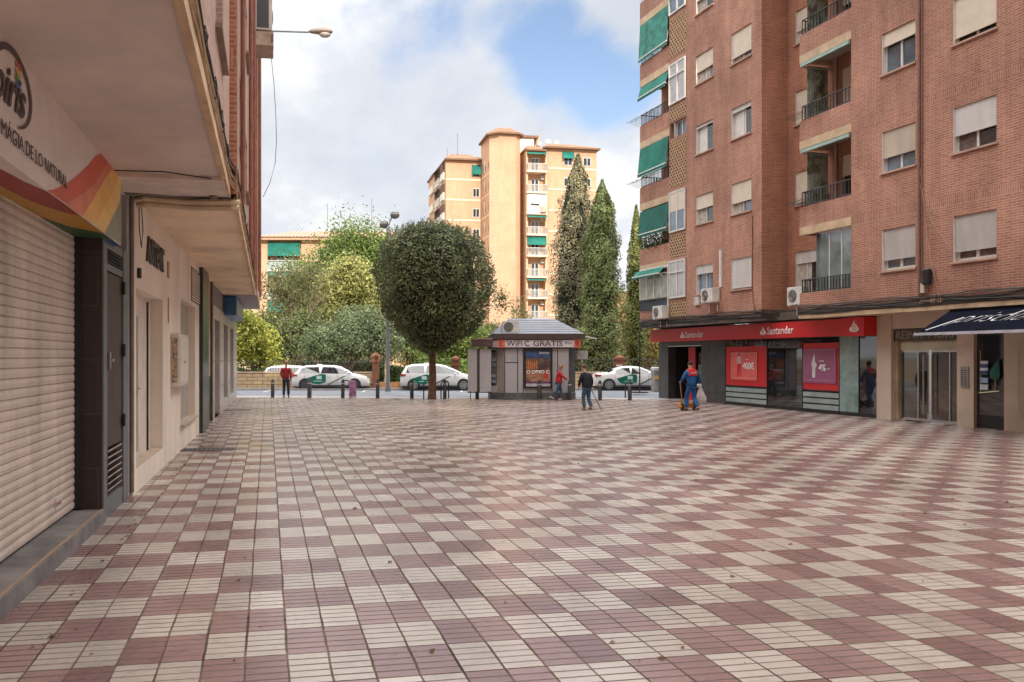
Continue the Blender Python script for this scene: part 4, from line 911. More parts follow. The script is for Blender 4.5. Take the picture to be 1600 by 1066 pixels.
m.tube([lloc(-1.9, 10.7, SZ-.02), lloc(-1.2, 10.6, SZ-.03), lloc(UX1, 11.0, SZ-.03)], .008, 5)
m.build('loose_cable', CABLE, lb); M().lathe([(.05, -.04), (.06, 0)], lloc(-.72, 11.95, SZ-.06), 10).build('junction_box', plain('box_tan', (.2, .14, .1), .7), lb)
ac = ac_unit(Vector((UX2+.03, 27.2, 11.75)), R(90), 'air conditioner high on the left facade with a dark side grille facing the viewer', 1.2, 1.12, .54)
M().box(-.606, -.601, -.44, -.08, .06, 1.04).build('side_grille', slat_mat('grille_dark', (.09, .10, .11), .05), ac)
M().box(-.6, .6, -.58, 0, -.46, -.38).box(-.6, .6, -.58, 0, -.12, -.05).box(-.6, -.55, -.5, -.02, -.38, -.12).build('drip_tray', plain('tray_tan', (.42, .32, .25), .6, .2), ac)
wlp = thing('wall_lamp', 'street lamp head on a long thin arm high on the left building', 'street lamp', atd(424, 48, 35.))
hd = Frame((UX3, 34., 0), -A)
z_ = 34/math.cos(0); 
arm0 = Vector((0, 0, 0)); armv = atd(518, 52, 35.)-atd(424, 48, 35.); arm1 = armv*.62
M().tube([arm0+Vector((0, 0, -.02)), arm1], .035, 8).build('arm', GREYM, wlp)
u = (armv-arm1).normalized(); h_ = M()
ang = math.atan2(u.y, u.x)
hm = M().lathe([(.05, 0), (.12, .12), (.19, .45), (.20, .75), (.12, .92), (.02, .98)], (0, 0, 0), 12, 'x'); rot = Matrix.Rotation(ang, 4, 'Z')
hm.v = [tuple(arm1+rot @ Vector((p[0], p[1], p[2]*(.9 if p[2] > 0 else .55)+.02))) for p in hm.v]; hm.build('lamp_head', plain('lamp_housing', (.27, .22, .19), .5, .15), wlp, smooth=True)
bm_ = M().ball((0, 0, 0), .17, 12, (1.4, 1, .7)); bm_.v = [tuple(arm1+rot @ (Vector(p)+Vector((.66, 0, -.10)))) for p in bm_.v]; bm_.build('lamp_bowl', plain('lamp_bowl', (.5, .47, .45), .2, .05), wlp, smooth=True)
p0 = Vector((UX3+.25, 33.5, 14.)); cbp = [atd(x, y, 34) for x, y in ((424, 92), (428, 130), (431, 180), (432, 220), (430, 255), (422, 285), (411, 308))]
hc_ = M().tube(cbp, .012, 5).build('hanging_cable', CABLE, label='thin black cable hanging in a loose curve off the left facade', cat='cable')
# rainbow sign over the shutter: a box whose front face leans on the soffit
SX, SF = -1.78, -1.76
def on_x(px, py, X): r = ray(px, py); t = X/r[0]; return (X, r[1]*t, HC+r[2]*t)
def on_z(px, py, Z): r = ray(px, py); t = (Z-HC)/r[2]; return (r[0]*t, r[1]*t, Z)
rs = thing('shop_sign', 'big white shop fascia with rainbow sweep reading LA MÁGIA DE LO NATURAL', 'sign')
ze = on_x(188.8, 384, SX); YE = ze[1]; ZB = 3.26
m = M().box(-2.3, SX, -1, YE, ZB, SZ-.003); m.build('panel', plain('sign_panel', (.68, .58, .53), .5, .06), rs)
def crop(pts): return [(p[0]/3.23, 70+p[1]/3.23) for p in pts]
def front(pts, mat, off):
    P = [on_x(x, y, SX) for x, y in crop(pts)]; P = [(SX+off, min(p[1], YE), max(ZB, min(SZ-.004, p[2]))) for p in P]
    M().add(P, [tuple(range(len(P)))]).build('rainbow_band', mat, rs)
def under(pts, mat, off):
    P = []
    for x, y in crop(pts):
        p = on_z(x, y, ZB); P.append((min(SX+.001, max(-2.25, p[0])), min(YE+.001, p[1]), ZB-off))
    M().add(P, [tuple(range(len(P)))]).build('rainbow_band', mat, rs)
def lerp(a, b, t): return (a[0]+(b[0]-a[0])*t, a[1]+(b[1]-a[1])*t)
c_red = plain('band_red', (.58, .10, .06), .5, .1); c_red2 = plain('band_salmon', (.66, .20, .12), .5, .1); c_yel = plain('band_yellow', (.78, .44, .12), .5, .1); c_yel2 = plain('band_light_yellow', (.82, .54, .18), .5, .1); c_grn = plain('band_pale_green', (.28, .29, .22), .5, .1)
curve = [(508, 520), (480, 562), (440, 612), (400, 650), (360, 682), (330, 702), (290, 722), (262, 732), (235, 738)]
front([(508, 520), (545, 568)]+[(480, 700), (400, 760), (330, 800)]+[(235, 738)]+curve[-2:0:-1], c_red, .003)
front([(545, 568), (570, 600), (540, 660), (480, 760), (415, 865), (330, 803), (400, 760), (480, 700)], c_red2, .004)
front([(570, 600), (600, 632), (560, 760), (480, 905), (415, 865), (480, 760), (540, 660)], c_yel, .005)
front([(600, 632), (640, 660), (640, 730), (600, 800), (525, 950), (480, 905), (560, 760)], c_yel2, .006)
front([(640, 730), (640, 1030), (525, 950), (600, 800)], c_grn, .007)
us = [((-60, 500), (-60, 600)), ((60, 640), (0, 625))]
d_red = plain('band_deep_red', (.30, .035, .02), .5, .1); d_yel = plain('band_ochre', (.46, .24, .03), .5, .1); d_grn = plain('band_deep_green', (.035, .10, .035), .5, .1); d_blu = plain('band_deep_blue', (.02, .09, .22), .5, .1)
under([(-400, 400), (0, 625), (120, 690), (235, 740), (330, 805), (415, 866), (300, 838), (160, 790), (0, 710), (-400, 500)], d_red, .003)
under([(-400, 500), (0, 710), (160, 790), (300, 838), (415, 866), (525, 950), (360, 918), (180, 860), (0, 775), (-400, 570)], d_yel, .004)
under([(180, 860), (360, 918), (525, 950), (570, 985), (420, 975), (330, 950), (240, 900)], d_grn, .005)
under([(420, 975), (570, 985), (620, 1022), (500, 1020), (380, 985), (330, 950)], d_blu, .006)
# writing on the sign, in a frame that faces +X
sf = Matrix.Translation((SX+.012, 0, 0)) @ Matrix.Rotation(R(90), 4, 'Z')
brown = plain('sign_brown', (.075, .045, .045), .5, .1)
a0 = on_x(*crop([(-5, 470)])[0], SX); a1 = on_x(*crop([(333, 712)])[0], SX); a2 = on_x(*crop([(333, 655)])[0], SX); b1 = on_x(*crop([(0, 395)])[0], SX)
wA = (a1[1]-a0[1]); 
text('LA MÁGIA DE LO NATURAL', brown, rs, w=wA*22/19.6, h=.135, mtx=sf @ T((a1[1]-wA*22/19.6, 0, (a1[2]+a0[2])/2+.0)), bold=-.005)
cl = on_x(*crop([(70, 220)])[0], SX); cr_ = on_x(*crop([(155, 260)])[0], SX); ct = on_x(*crop([(70, 57)])[0], SX); cd = on_x(*crop([(115, 388)])[0], SX)
RX = (cr_[1]-on_x(*crop([(62, 90)])[0], SX)[1]); cyc = cr_[1]-RX; czc = (ct[2]+cd[2])/2-.03; RZ = (ct[2]-cd[2])/2+.07
m = M(); P = []
for i in range(41):
    a = R(-75+ i*(300/40)); P.append((a, 1.0+.0))
for i in range(40):
    q = []
    for a, rr in ((P[i][0], 1), (P[i+1][0], 1), (P[i+1][0], .88-.05*math.sin(P[i+1][0])), (P[i][0], .88-.05*math.sin(P[i][0]))):
        q.append((SX+.012, cyc+RX*rr*math.cos(a), czc+RZ*rr*math.sin(a)))
    m.add(q, [(0, 1, 2, 3)])
m.build('logo_ring', brown, rs)
e1 = on_x(*crop([(128, 385)])[0], SX)
text('oiris', brown, rs, w=RX*1.55, h=.27, mtx=sf @ T((e1[1]-RX*1.6, 0, czc-RZ*.62)), shear=.35, bold=.02)
for i, (c, dz) in enumerate((((.5, .08, .03), .10), ((.6, .35, .04), .05), ((.05, .3, .08), .0), ((.05, .12, .4), -.05))):
    M().add([(SX+.013, cyc+RX*.12, czc+RZ*.28+dz), (SX+.013, cyc+RX*.34, czc+RZ*.22+dz), (SX+.013, cyc+RX*.42, czc+RZ*.32+dz), (SX+.013, cyc+RX*.10, czc+RZ*.42+dz)], [(0, 1, 2, 3)]).build('bird_mark', plain('bird%d' % i, c, .5), rs)
# ================================================================ kiosk
KG = gnd(842, 624.6); KF = Frame(KG, -A)
kio = thing('kiosk', 'grey hexagonal street kiosk with a WiFi GRATIS sign and hipped metal roof', 'kiosk', KG, -A)
PAN = plain('kiosk_panel', (.40, .385, .40), .45, .06, 1.2); KDK = plain('kiosk_dark', (.045, .04, .04), .5, .15)
fp = [(-1.52, 0), (1.35, 0), (1.66, .45), (1.66, 2.3), (1.35, 2.8), (-1.52, 2.8), (-2.08, 2.2), (-2.08, .55)]
def scale_p(P, k, c=(-.1, 1.4)): return [(c[0]+(p[0]-c[0])*k, c[1]+(p[1]-c[1])*k) for p in P]
M().prism(scale_p(fp, 1.012), 0, .30).build('plinth', plain('kiosk_plinth', (.10, .10, .10), .6, .2), kio)
M().prism(fp, .30, 2.24).build('body', PAN, kio)
jm = M()
for x in (-1.50, -.93, -.69, .58, .82, 1.33): jm.box(x-.018, x+.018, -.012, .004, .30, 2.24)
jm.box(-1.50, -.93, -.012, .004, 1.62, 1.65).box(-.69, .58, -.012, .004, .52, .54); jm.build('panel_joint', KDK, kio)
def edge_panel(p, q, z0, z1, mat, nm, off=.012, par=None, a=0., b=1.):
    P, Q = Vector((p[0], p[1], 0)), Vector((q[0], q[1], 0)); d = (Q-P); n = Vector((d.y, -d.x, 0)).normalized()*off; A_, B_ = P+d*a+n, P+d*b+n
    return M().quad((A_.x, A_.y, z0), (B_.x, B_.y, z0), (B_.x, B_.y, z1), (A_.x, A_.y, z1)).build(nm, mat, par or kio)
edge_panel(fp[-1], fp[0], .32, 2.22, plain('kiosk_tan_panel', (.28, .24, .20), .5, .1), 'chamfer_panel', a=.5, b=.98)
edge_panel(fp[-1], fp[0], .62, 2.18, glass_mat('kiosk_glass', (.03, .04, .05)), 'window', a=.03, b=.46, off=.014)
for i in range(6): edge_panel(fp[-1], fp[0], .72+.24*i, .88+.24*i, plain('magazine%d' % (i % 3), ((.18, .25, .32), (.32, .30, .28), (.16, .12, .12))[i % 3], .5, .5, 8), 'magazine', a=.08, b=.40, off=.018)
edge_panel(fp[1], fp[2], .32, 2.24, KDK, 'chamfer_panel')
M().prism(scale_p(fp, 1.05), 2.24, 2.36).build('lintel_band', KDK, kio)
M().box(-2.10, 1.84, -.14, .3, 2.27, 2.63).build('fascia', KDK, kio)
M().box(-1.50, 1.52, -.152, -.14, 2.30, 2.62).build('sign_panel', plain('kiosk_sign', (.62, .58, .60), .5, .08), kio)
ORG = plain('kiosk_orange', (.60, .16, .09), .5, .1)
M().box(-1.82, -1.50, -.154, -.14, 2.28, 2.64).build('sign_end', ORG, kio); M().box(1.52, 1.82, -.154, -.14, 2.28, 2.64).build('sign_end', ORG, kio)
M().box(-2.08, -1.82, -.152, -.14, 2.30, 2.60).build('sign_end', plain('kiosk_sign_grey', (.35, .31, .33), .5, .2, 6), kio)
text('1', plain('digit_dark', (.30, .02, .01), .5), kio, h=.24, mtx=T((-1.71, -.157, 2.34)), bold=.02); text('9', plain('digit_dark', (.30, .02, .01), .5), kio, h=.24, mtx=T((1.58, -.157, 2.34)), bold=.02)
text('WiFi', plain('sign_ink', (.09, .06, .10), .5), kio, w=.70, h=.24, mtx=T((-1.44, -.156, 2.35)), bold=.012)
m = M()   # round c mark
for i in range(20):
    a, b = R(45+270*i/20), R(45+270*(i+1)/20); m.add([(-.52+.13*math.cos(a), -.157, 2.47+.12*math.sin(a)), (-.52+.13*math.cos(b), -.157, 2.47+.12*math.sin(b)), (-.52+.085*math.cos(b), -.157, 2.47+.075*math.sin(b)), (-.52+.085*math.cos(a), -.157, 2.47+.075*math.sin(a))], [(0, 1, 2, 3)])
m.build('round_mark', plain('sign_ink', (.09, .06, .10), .5), kio)
text('GRATIS', plain('sign_ink', (.09, .06, .10), .5), kio, w=1.28, h=.24, mtx=T((-.26, -.156, 2.35)), bold=.012)
M().box(1.13, 1.19, -.156, -.1525, 2.46, 2.54).box(1.21, 1.44, -.156, -.1525, 2.48, 2.50).box(1.21, 1.44, -.156, -.1525, 2.44, 2.455).build('small_print', plain('sign_ink', (.09, .06, .10), .5), kio)
# hipped roof
ev = [(-2.06, -.22), (2.00, -.22), (2.00, 3.0), (-2.06, 3.0)]; tp = [(-1.22, .85), (.74, .85), (.74, 1.95), (-1.22, 1.95)]
m = M(); m.add([(*p, 2.66) for p in ev]+[(*p, 2.88) for p in ev], [(3, 2, 1, 0), (0, 1, 5, 4), (1, 2, 6, 5), (2, 3, 7, 6), (3, 0, 4, 7)]); m.build('eave', plain('kiosk_eave', (.07, .045, .04), .6, .15), kio)
m = M(); L = [(*p, 2.885) for p in scale_p(ev, .985, (0, 1.4))]
n = 7
for e in range(4):
    a, b = L[e], L[(e+1) % 4]; c, d = (*tp[(e+1) % 4], 3.60), (*tp[e], 3.60)
    for i in range(n):
        t0, t1 = i/n, (i+1)/n; l0, r0, l1, r1 = [tuple(np.array(p)*(1-t)+np.array(q)*t) for p, q, t in ((a, d, t0), (b, c, t0), (a, d, t1), (b, c, t1))]
        up = np.array([0, 0, .014]); m.quad(tuple(np.array(l0)+up), tuple(np.array(r0)+up), r1, l1); m.quad(l0, r0, tuple(np.array(r0)+up), tuple(np.array(l0)+up))
m.add([(*p, 3.60) for p in tp], [(0, 1, 2, 3)]); m.build('roof', plain('kiosk_roof', (.20, .21, .25), .6, .1, 1), kio)
# ad case
ac_ = M().box(-.66, -.58, -.10, 0, .50, 2.24).box(.50, .58, -.10, 0, .50, 2.24).box(-.58, .50, -.10, 0, 2.14, 2.24).box(-.58, .50, -.10, 0, .50, .58).build('poster_case', BLACK, kio)
ps = M().box(-.58, .50, -.05, -.03, .58, 2.14).build('poster', plain('ad_base', (.30, .15, .09), .4, .6, 2.5), ac_)
M().box(-.58, .5, -.055, -.05, 1.82, 2.14).build('poster_band', plain('ad_blue', (.035, .07, .16), .4, .5, 3), ac_)
M().box(-.58, .5, -.055, -.05, 1.30, 1.82).build('poster_band', plain('ad_dark', (.10, .06, .05), .4, .8, 5), ac_)
M().box(-.58, .5, -.055, -.05, .58, .70).build('poster_band', plain('ad_white', (.45, .46, .52), .4, .2, 3), ac_); M().box(-.58, .5, -.056, -.05, .72, .80).build('poster_band', plain('ad_purple', (.10, .05, .14), .4, .3), ac_)
m = M()
for i in range(6): x = -.54+.085*i; m.poly_y([(x-.03, 1.35), (x+.03, 1.35), (x+.028, 1.62), (x+.01, 1.76), (x-.01, 1.76), (x-.028, 1.62)], -.059, -.056)
m.build('printed_bottle', plain('ad_orange', (.50, .17, .06), .4, .3, 6), ac_); M().box(-.58, .05, -.058, -.0555, .98, 1.18).build('poster_band', plain('ad_brown', (.34, .17, .09), .4, .3, 4), ac_)
M().poly_y([(.15, .92), (.42, .92), (.40, 1.12), (.33, 1.26), (.24, 1.26), (.17, 1.12)], -.06, -.056).build('printed_bag', plain('ad_red', (.45, .06, .05), .4, .2), ac_)
text('O DINO C', WSIGN, ac_, w=1.0, h=.16, mtx=T((-.55, -.061, 1.14)), bold=.02); text('home', WSIGN, ac_, w=.42, mtx=T((.02, -.060, 2.0)))
# open shutters on the left with little canopy
for a, b in ((-3.12, -2.72), (-2.60, -2.10)): M().box(a, b, -.04, .02, .36, 2.22).build('open_shutter', PAN, kio)
M().box(-3.14, -2.08, -.02, .03, .30, .35).box(-2.73, -2.59, -.02, .02, .35, 2.22).build('shutter_frame', KDK, kio)
for x in (-3.0, -2.2): M().tube([(x, 0, 0), (x, 0, .32)], .02, 6).build('shutter_leg', KDK, kio)
M().add([(-2.95, -.2, 2.30), (-2.02, -.2, 2.34), (-2.02, .8, 2.72), (-2.95, .8, 2.66), (-2.95, -.2, 2.66), (-2.02, -.2, 2.70)], [(0, 1, 5, 4), (4, 5, 2, 3), (0, 4, 3)]).build('side_canopy', plain('canopy_brown', (.085, .05, .045), .7, .2), kio)
M().box(-2.98, -2.0, -.22, -.18, 2.64, 2.70).build('canopy_edge', plain('canopy_tan', (.30, .22, .16), .7), kio)
M().tube([(2.0, .1, 2.78), (2.55, .1, 2.68)], .025, 6).build('arm', W_FRAME, kio)
ac_unit(KF.w(-1.25, .16, 2.93), -A, 'air conditioner with round fan standing on the kiosk roof', .72, .52, .26)
M().box(1.72, 2.20, .3, .34, 1.78, 2.16).tube([(1.96, .33, 0), (1.96, .33, 1.8)], .02, 6).build('street_sign', plain('sign_back', (.45, .45, .45), .5, .1), label='small grey plate on a thin post just right of the kiosk', cat='sign').matrix_world = Matrix.Translation(KG) @ Matrix.Rotation(-A, 4, 'Z')
# ================================================================ bollards, hoops, lamp
BOL = plain('bollard_paint', (.055, .05, .045), .5, .2, 6); BW = plain('bollard_band', (.45, .44, .42), .5, .1)
def bollard(p, label, r=.085, h=.80):
    t = thing('bollard', label, 'bollard', p, 0, 'bollards along the plaza edge')
    M().lathe([(r, 0), (r, h-.16), (r*.96, h-.155), (r*.96, h-.05), (r*.75, h-.01), (.02, h)], n=14).build('post', BOL, t, smooth=True)
    M().lathe([(r*1.04, h-.155), (r*1.04, h-.11)], n=14).build('band', BW, t); M().lathe([(r*.5, h-.01), (r*.6, h+.03), (r*.3, h+.06), (.01, h+.07)], n=10).build('cap', BLACK, t)
bx_ = [426, 483.5, 535.7, 590, 643.5, 695, 745.6, 794.7, 843, 890, 937.5, 984]
bl = ['bollard left of the woman in the dark red jacket', 'bollard in front of the rear wheel of the white estate taxi', 'bollard touching the left side of the hoop beside the wrapped bin', 'bollard just right of the nose of the estate taxi', 'bollard before the rear wheel of the white people-carrier taxi', 'bollard inside the bicycle hoop right of the round tree', 'bollard in front of the open grey kiosk shutters', 'bollard before the left grey panels of the kiosk', 'bollard before the lit poster case of the kiosk', 'bollard before the right corner of the kiosk, by the walking woman', 'bollard right of the man with the cane', 'bollard in front of the green door patch of the rightmost taxi']
for i, (x, l) in enumerate(zip(bx_, bl)): bollard(gnd(x, 621.3+4.6*(x-426)/558), l, .10 if i == 1 else .085)
def hoop(px, py, label):
    t = thing('bicycle_hoop', label, 'bicycle rack', gnd(px, py), -A, 'bicycle hoops')
    w_, h = .17, .82; pts = [(-w_, 0, 0), (-w_, 0, h-w_)]+[(w_*math.cos(a), 0, h-w_+w_*math.sin(a)) for a in [math.pi-math.pi*i/10 for i in range(1, 10)]]+[(w_, 0, h-w_), (w_, 0, 0)]
    M().tube(pts, .028, 8).build('hoop', IRON, t); M().lathe([(.06, 0), (.06, .01)], (-w_, 0, 0), 10).lathe([(.06, 0), (.06, .01)], (w_, 0, 0), 10).build('foot_plate', IRON, t)
hoop(541, 622.3, 'black metal hoop in front of the estate taxi beside the wrapped bin'); hoop(695, 623.0, 'black metal hoop right of the round tree trunk'); hoop(668, 623.2, 'black metal hoop partly behind the round tree trunk')
t = thing('litter_bin', 'small bin wrapped in a pink and purple poster beside the black hoop', 'bin', gnd(551, 622.4), -A)
M().lathe([(.17, .02), (.16, .75), (.12, .80)], n=14).build('wrap', plain('pink_purple_wrap', (.30, .13, .25), .6, .7, 6), t, smooth=True); M().lathe([(.18, 0), (.18, .08)], n=14).build('foot', W_FRAME, t)
t = thing('post', 'thin dark post left of the rightmost bollard', 'post', gnd(977, 622)); M().tube([(0, 0, 0), (0, 0, .62)], .03, 8).build('shaft', IRON, t)
t = thing('sign_pole', 'tall thin dark pole standing in the road edge near the bank corner', 'pole', gnd(999.5, 614)); M().tube([(0, 0, 0), (0, 0, 3.2)], .035, 8).build('shaft', IRON, t); M().lathe([(.45, 0), (.45, .06), (.1, .07)], n=12).build('base', IRON, t)
lp = thing('street_lamp', 'tall grey street lamp with two round heads behind the round tree', 'street lamp', gnd(606, 612), -A)
h9 = 1.9+(557-395)/F_*46.6
M().lathe([(.16, 0), (.14, .3), (.11, .35), (.085, 5), (.07, h9+.4)], n=12).build('pole', GREYM, lp, smooth=True)
M().tube([(0, 0, h9+.3), (.02, 0, h9+1.2), (.12, 0, h9+1.75), (.30, 0, h9+2.05)], .045, 8).tube([(0, 0, h9+.9), (-.03, 0, h9+1.2), (-.12, 0, h9+1.5)], .045, 8).build('arm', GREYM, lp)
for x, z in ((.38, h9+2.05), (-.20, h9+1.55)): M().lathe([(.05, .16), (.2, .14), (.26, 0), (.22, -.12), (.10, -.2), (.03, -.22)], (x, 0, z), 14).build('lamp_head', plain('lamp_head_dark', (.10, .09, .09), .4, .2), lp, smooth=True)
# container by the bank corner
t = thing('recycling_container', 'grey street container with a yellow band half hidden by the bank corner', 'container', gnd(1030, 612, -.1), -A)
M().box(-.35, .9, -.3, .5, 0, 1.15).build('body', plain('container_grey', (.22, .21, .19), .6, .4, 5), t, bevel=.04); M().box(-.33, .88, -.31, .5, .72, .92).build('band', plain('container_yellow', (.55, .36, .05), .5, .2), t); M().prism([(-.38, -.34), (.93, -.34), (.93, .54), (-.38, .54)], 1.15, 1.38).build('lid', plain('container_lid', (.42, .44, .44), .5, .2), t, bevel=.06)
# ================================================================ cars
CARW = plain('white_car_paint', (.62, .61, .60), .18, .05, 1.); CARG = glass_mat('car_glass', (.02, .025, .035), .03); TAXG = plain('taxi_green', (.0, .13, .085), .4, .06)
LAMPR = plain('tail_lamp_red', (.32, .02, .02), .2, .1); LAMPW = plain('head_lamp', (.35, .36, .38), .1, .1); RIM = plain('alloy_rim', (.38, .38, .38), .3, .15, metal=.6); RIMD = plain('dark_rim', (.09, .09, .10), .35, .2, metal=.5)
PROF = {  # x from the rear, roof/bonnet line z, belt z, half-width factor at top
 'wagon': [(0, .74, .62, .86), (.05, .95, .80, .86), (.22, 1.06, .96, .80), (.42, 1.32, .98, .70), (.75, 1.445, .97, .68), (1.7, 1.475, .95, .68), (2.5, 1.45, .93, .68), (2.95, 1.36, .92, .66), (3.35, 1.15, .91, .70), (3.62, .99, .90, .82), (4.0, .91, .83, .84), (4.35, .80, .72, .82), (4.52, .64, .58, .74), (4.58, .48, .44, .68)],
 'mpv': [(0, .80, .66, .86), (.06, 1.02, .84, .86), (.15, 1.15, .98, .78), (.30, 1.44, 1.02, .68), (.7, 1.55, 1.01, .66), (1.5, 1.59, .99, .66), (2.3, 1.565, .97, .66), (2.8, 1.46, .95, .66), (3.3, 1.24, .94, .70), (3.75, 1.02, .93, .80), (4.1, .93, .85, .84), (4.42, .80, .72, .82), (4.58, .62, .56, .74), (4.63, .46, .42, .68)],
 'sedan': [(0, .72, .62, .84), (.05, .95, .80, .86), (.35, 1.02, .92, .84), (.80, 1.06, .95, .80), (1.12, 1.22, .95, .70), (1.55, 1.39, .94, .67), (2.1, 1.43, .93, .67), (2.7, 1.38, .92, .66), (3.15, 1.2, .91, .69), (3.6, .99, .90, .82), (4.0, .91, .83, .84), (4.4, .79, .71, .82), (4.58, .62, .56, .74), (4.63, .46, .42, .68)],
 'hatch': [(0, .70, .58, .84), (.04, .92, .78, .86), (.14, 1.06, .94, .80), (.35, 1.36, .96, .70), (.7, 1.47, .95, .68), (1.3, 1.49, .94, .68), (1.9, 1.46, .93, .68), (2.3, 1.36, .92, .67), (2.7, 1.16, .91, .70), (3.0, .98, .90, .82), (3.3, .90, .82, .84), (3.6, .78, .70, .82), (3.75, .60, .55, .74), (3.8, .45, .42, .68)]}
def car(kind, label, loc, rz, paint=None, taxi=True, flip=False, group=None, sc_=1., rim=None, lower=None):
    P = PROF[kind]; paint = paint or CARW; hw = .88; L = P[-1][0]; xc = L/2; t = thing('parked_car', label, 'car', loc, rz, group)
    if flip: t.rotation_euler[2] += math.pi
    t.scale = (sc_,)*3
    m = M(); rings = []
    for i, (x, zt, zb, wt) in enumerate(P):
        e = min(1, .80+.9*min(x, L-x)/.5) if min(x, L-x) < .25 else 1.; e = min(1., .86+.56*min(x, L-x)) ; z0 = .30 if .3 < x < L-.3 else .34
        h = hw*e; cab = zt-zb > .2
        rings.append([(x-xc, s*w_, z) for s, w_, z in ((1, h*.90, z0-.08), (1, h*.985, z0), (1, h, .55 if zb > .6 else (z0+zb)/2), (1, h*.975, zb), (1, h*wt if cab else h*.90, zt-.05 if cab else zt-.035), (1, h*wt*.8, zt), (1, 0, zt+.02))])
    full = []
    for r_ in rings: full.append(r_+[(p[0], -p[1], p[2]) for p in r_[-2::-1]])
    n = len(full[0]); vs = [p for r_ in full for p in r_]; fs = []
    for i in range(len(full)-1):
        for k in range(n-1): fs.append((i*n+k, i*n+k+1, (i+1)*n+k+1, (i+1)*n+k))
        fs.append((i*n+n-1, i*n, (i+1)*n, (i+1)*n+n-1))
    fs.append(tuple(range(n))); fs.append(tuple(range((len(full)-1)*n+n-1, (len(full)-1)*n-1, -1)))
    m.add(vs, fs); b = m.build('body', paint, t)
    for p in b.data.polygons: p.use_smooth = True
    b.data.set_sharp_from_angle(angle=R(50))
    cabi = [i for i, p in enumerate(P) if p[1]-p[2] > .2]
    def side_glass(i, j, a=.0, bb=1., lo=.12, hi=.90):   # between stations i..j
        for sd in (1, -1):
            g = M()
            top, bot = [], []
            for q in range(i, j+1):
                B_, T_ = Vector(rings[q][3]), Vector(rings[q][4]); fl = .0
                bot.append(B_.lerp(T_, lo)); top.append(B_.lerp(T_, hi))
            bot[0] = bot[0].lerp(bot[1], a); top[0] = top[0].lerp(top[1], a+.12); bot[-1] = bot[-2].lerp(bot[-1], bb); top[-1] = top[-2].lerp(top[-1], bb-.06)
            pts = bot+top[::-1]; pts = [(p.x, sd*(p.y+.012), p.z) for p in pts]
            nn = len(bot)
            g.add(pts, [((q, q+1, 2*nn-2-q, 2*nn-1-q) if sd > 0 else (2*nn-1-q, 2*nn-2-q, q+1, q)) for q in range(nn-1)]); g.build('side_window', CARG, t)
    mid = min(cabi, key=lambda q: abs(P[q][0]-(P[cabi[0]][0]+P[cabi[-1]][0])/2))
    side_glass(cabi[0], mid, .15, .94); side_glass(mid, cabi[-1]+1, .03, .55 if kind != 'x' else .5)
    def top_glass(i, j, nm):
        g = M()
        for sd in (1, -1):
            a, b_, c, d = [Vector(v) for v in (rings[i][4], rings[i][6], rings[j][6], rings[j][4])]
            up = Vector((.0, 0, .012)); pts = [a, Vector(rings[i][5]), b_, c, Vector(rings[j][5]), d]; pts = [(p.x, sd*p.y*.93, p.z+.014) for p in pts]
            g.add(pts, [(0, 1, 4, 5), (1, 2, 3, 4)])
        g.build(nm, CARG, t)
    top_glass(cabi[-1], cabi[-1]+1, 'windscreen'); top_glass(cabi[-1]-1, cabi[-1], 'windscreen') if kind != 'x' else None
    top_glass(cabi[0]-1, cabi[0], 'rear_window')
    wx = (.80, L-.86)
    for x in wx:
        for sd in (1, -1):
            M().lathe([(.375, 0), (.375, .012)], (x-xc, sd*.872-(.0 if sd > 0 else .012), .34), 24, 'y').build('wheel_arch', BLACK, t)
            y0, y1 = (.80, .895) if sd > 0 else (-.895, -.80)
            wh = M().lathe([(.18, y0), (.32, y0), (.335, y0+.02), (.335, y1-.02), (.315, y1), (.18, y1)], (x-xc, 0, .335), 24, 'y').build('wheel', RUBBER, t)
            rm = M(); yo = sd*.892
            for k in range(10):
                a = k*math.pi/5; c_, s_ = math.cos(a), math.sin(a); px, pz = -s_*.022, c_*.022
                rm.add([(x-xc+c_*.03+px, yo+sd*.012, .335+s_*.03+pz), (x-xc+c_*.03-px, yo+sd*.012, .335+s_*.03-pz), (x-xc+c_*.215-px*1.3, yo+sd*.005, .335+s_*.215-pz*1.3), (x-xc+c_*.215+px*1.3, yo+sd*.005, .335+s_*.215+pz*1.3)], [(0, 1, 2, 3)])
            for k in range(24):
                a, b2 = k*math.pi/12, (k+1)*math.pi/12
                rm.add([(x-xc+math.cos(q)*r_, yo+sd*.008, .335+math.sin(q)*r_) for q, r_ in ((a, .205), (b2, .205), (b2, .24), (a, .24))], [(0, 1, 2, 3)])
            rm.build('rim', rim or RIM, wh); M().lathe([(.235, 0), (.235, .003)], (x-xc, yo-(.0 if sd > 0 else .003), .335), 20, 'y').build('hub_shadow', plain('wheel_shadow', (.03, .03, .035), .6), wh)
    M().box(-xc+.5, xc-.5, -.80, .80, .14, .28).build('underbody', BLACK, t)
    lowb = M()
    for sd in (1, -1): lowb.box(-xc+1.15, xc-1.2, sd*.875-.02, sd*.875+.012, .245, .30)
    lowb.build('sill_trim', BLACK, t)
    # seams, handles, mirrors, lamps
    sm_ = M()
    midx = P[mid][0]-xc
    for sd in (1, -1):
        for x in (midx-.92, midx+.02, midx+1.0): sm_.box(x-.006, x+.006, sd*.884-.003, sd*.884+.003, .33, .90)
    sm_.build('door_seam', plain('seam_grey', (.15, .15, .15), .6), t)
    for sd in (1, -1):
        for x in (midx-.18, midx+.60): M().box(x-.16, x, sd*.885-.01, sd*.885+.018, .80, .83).build('door_handle', paint, t)
    for sd in (1, -1): M().ball((P[cabi[-1]][0]-xc-.02, sd*.98, 1.0), .10, 8, (.9, .9, .7)).build('mirror', paint if taxi else BLACK, t, smooth=True)
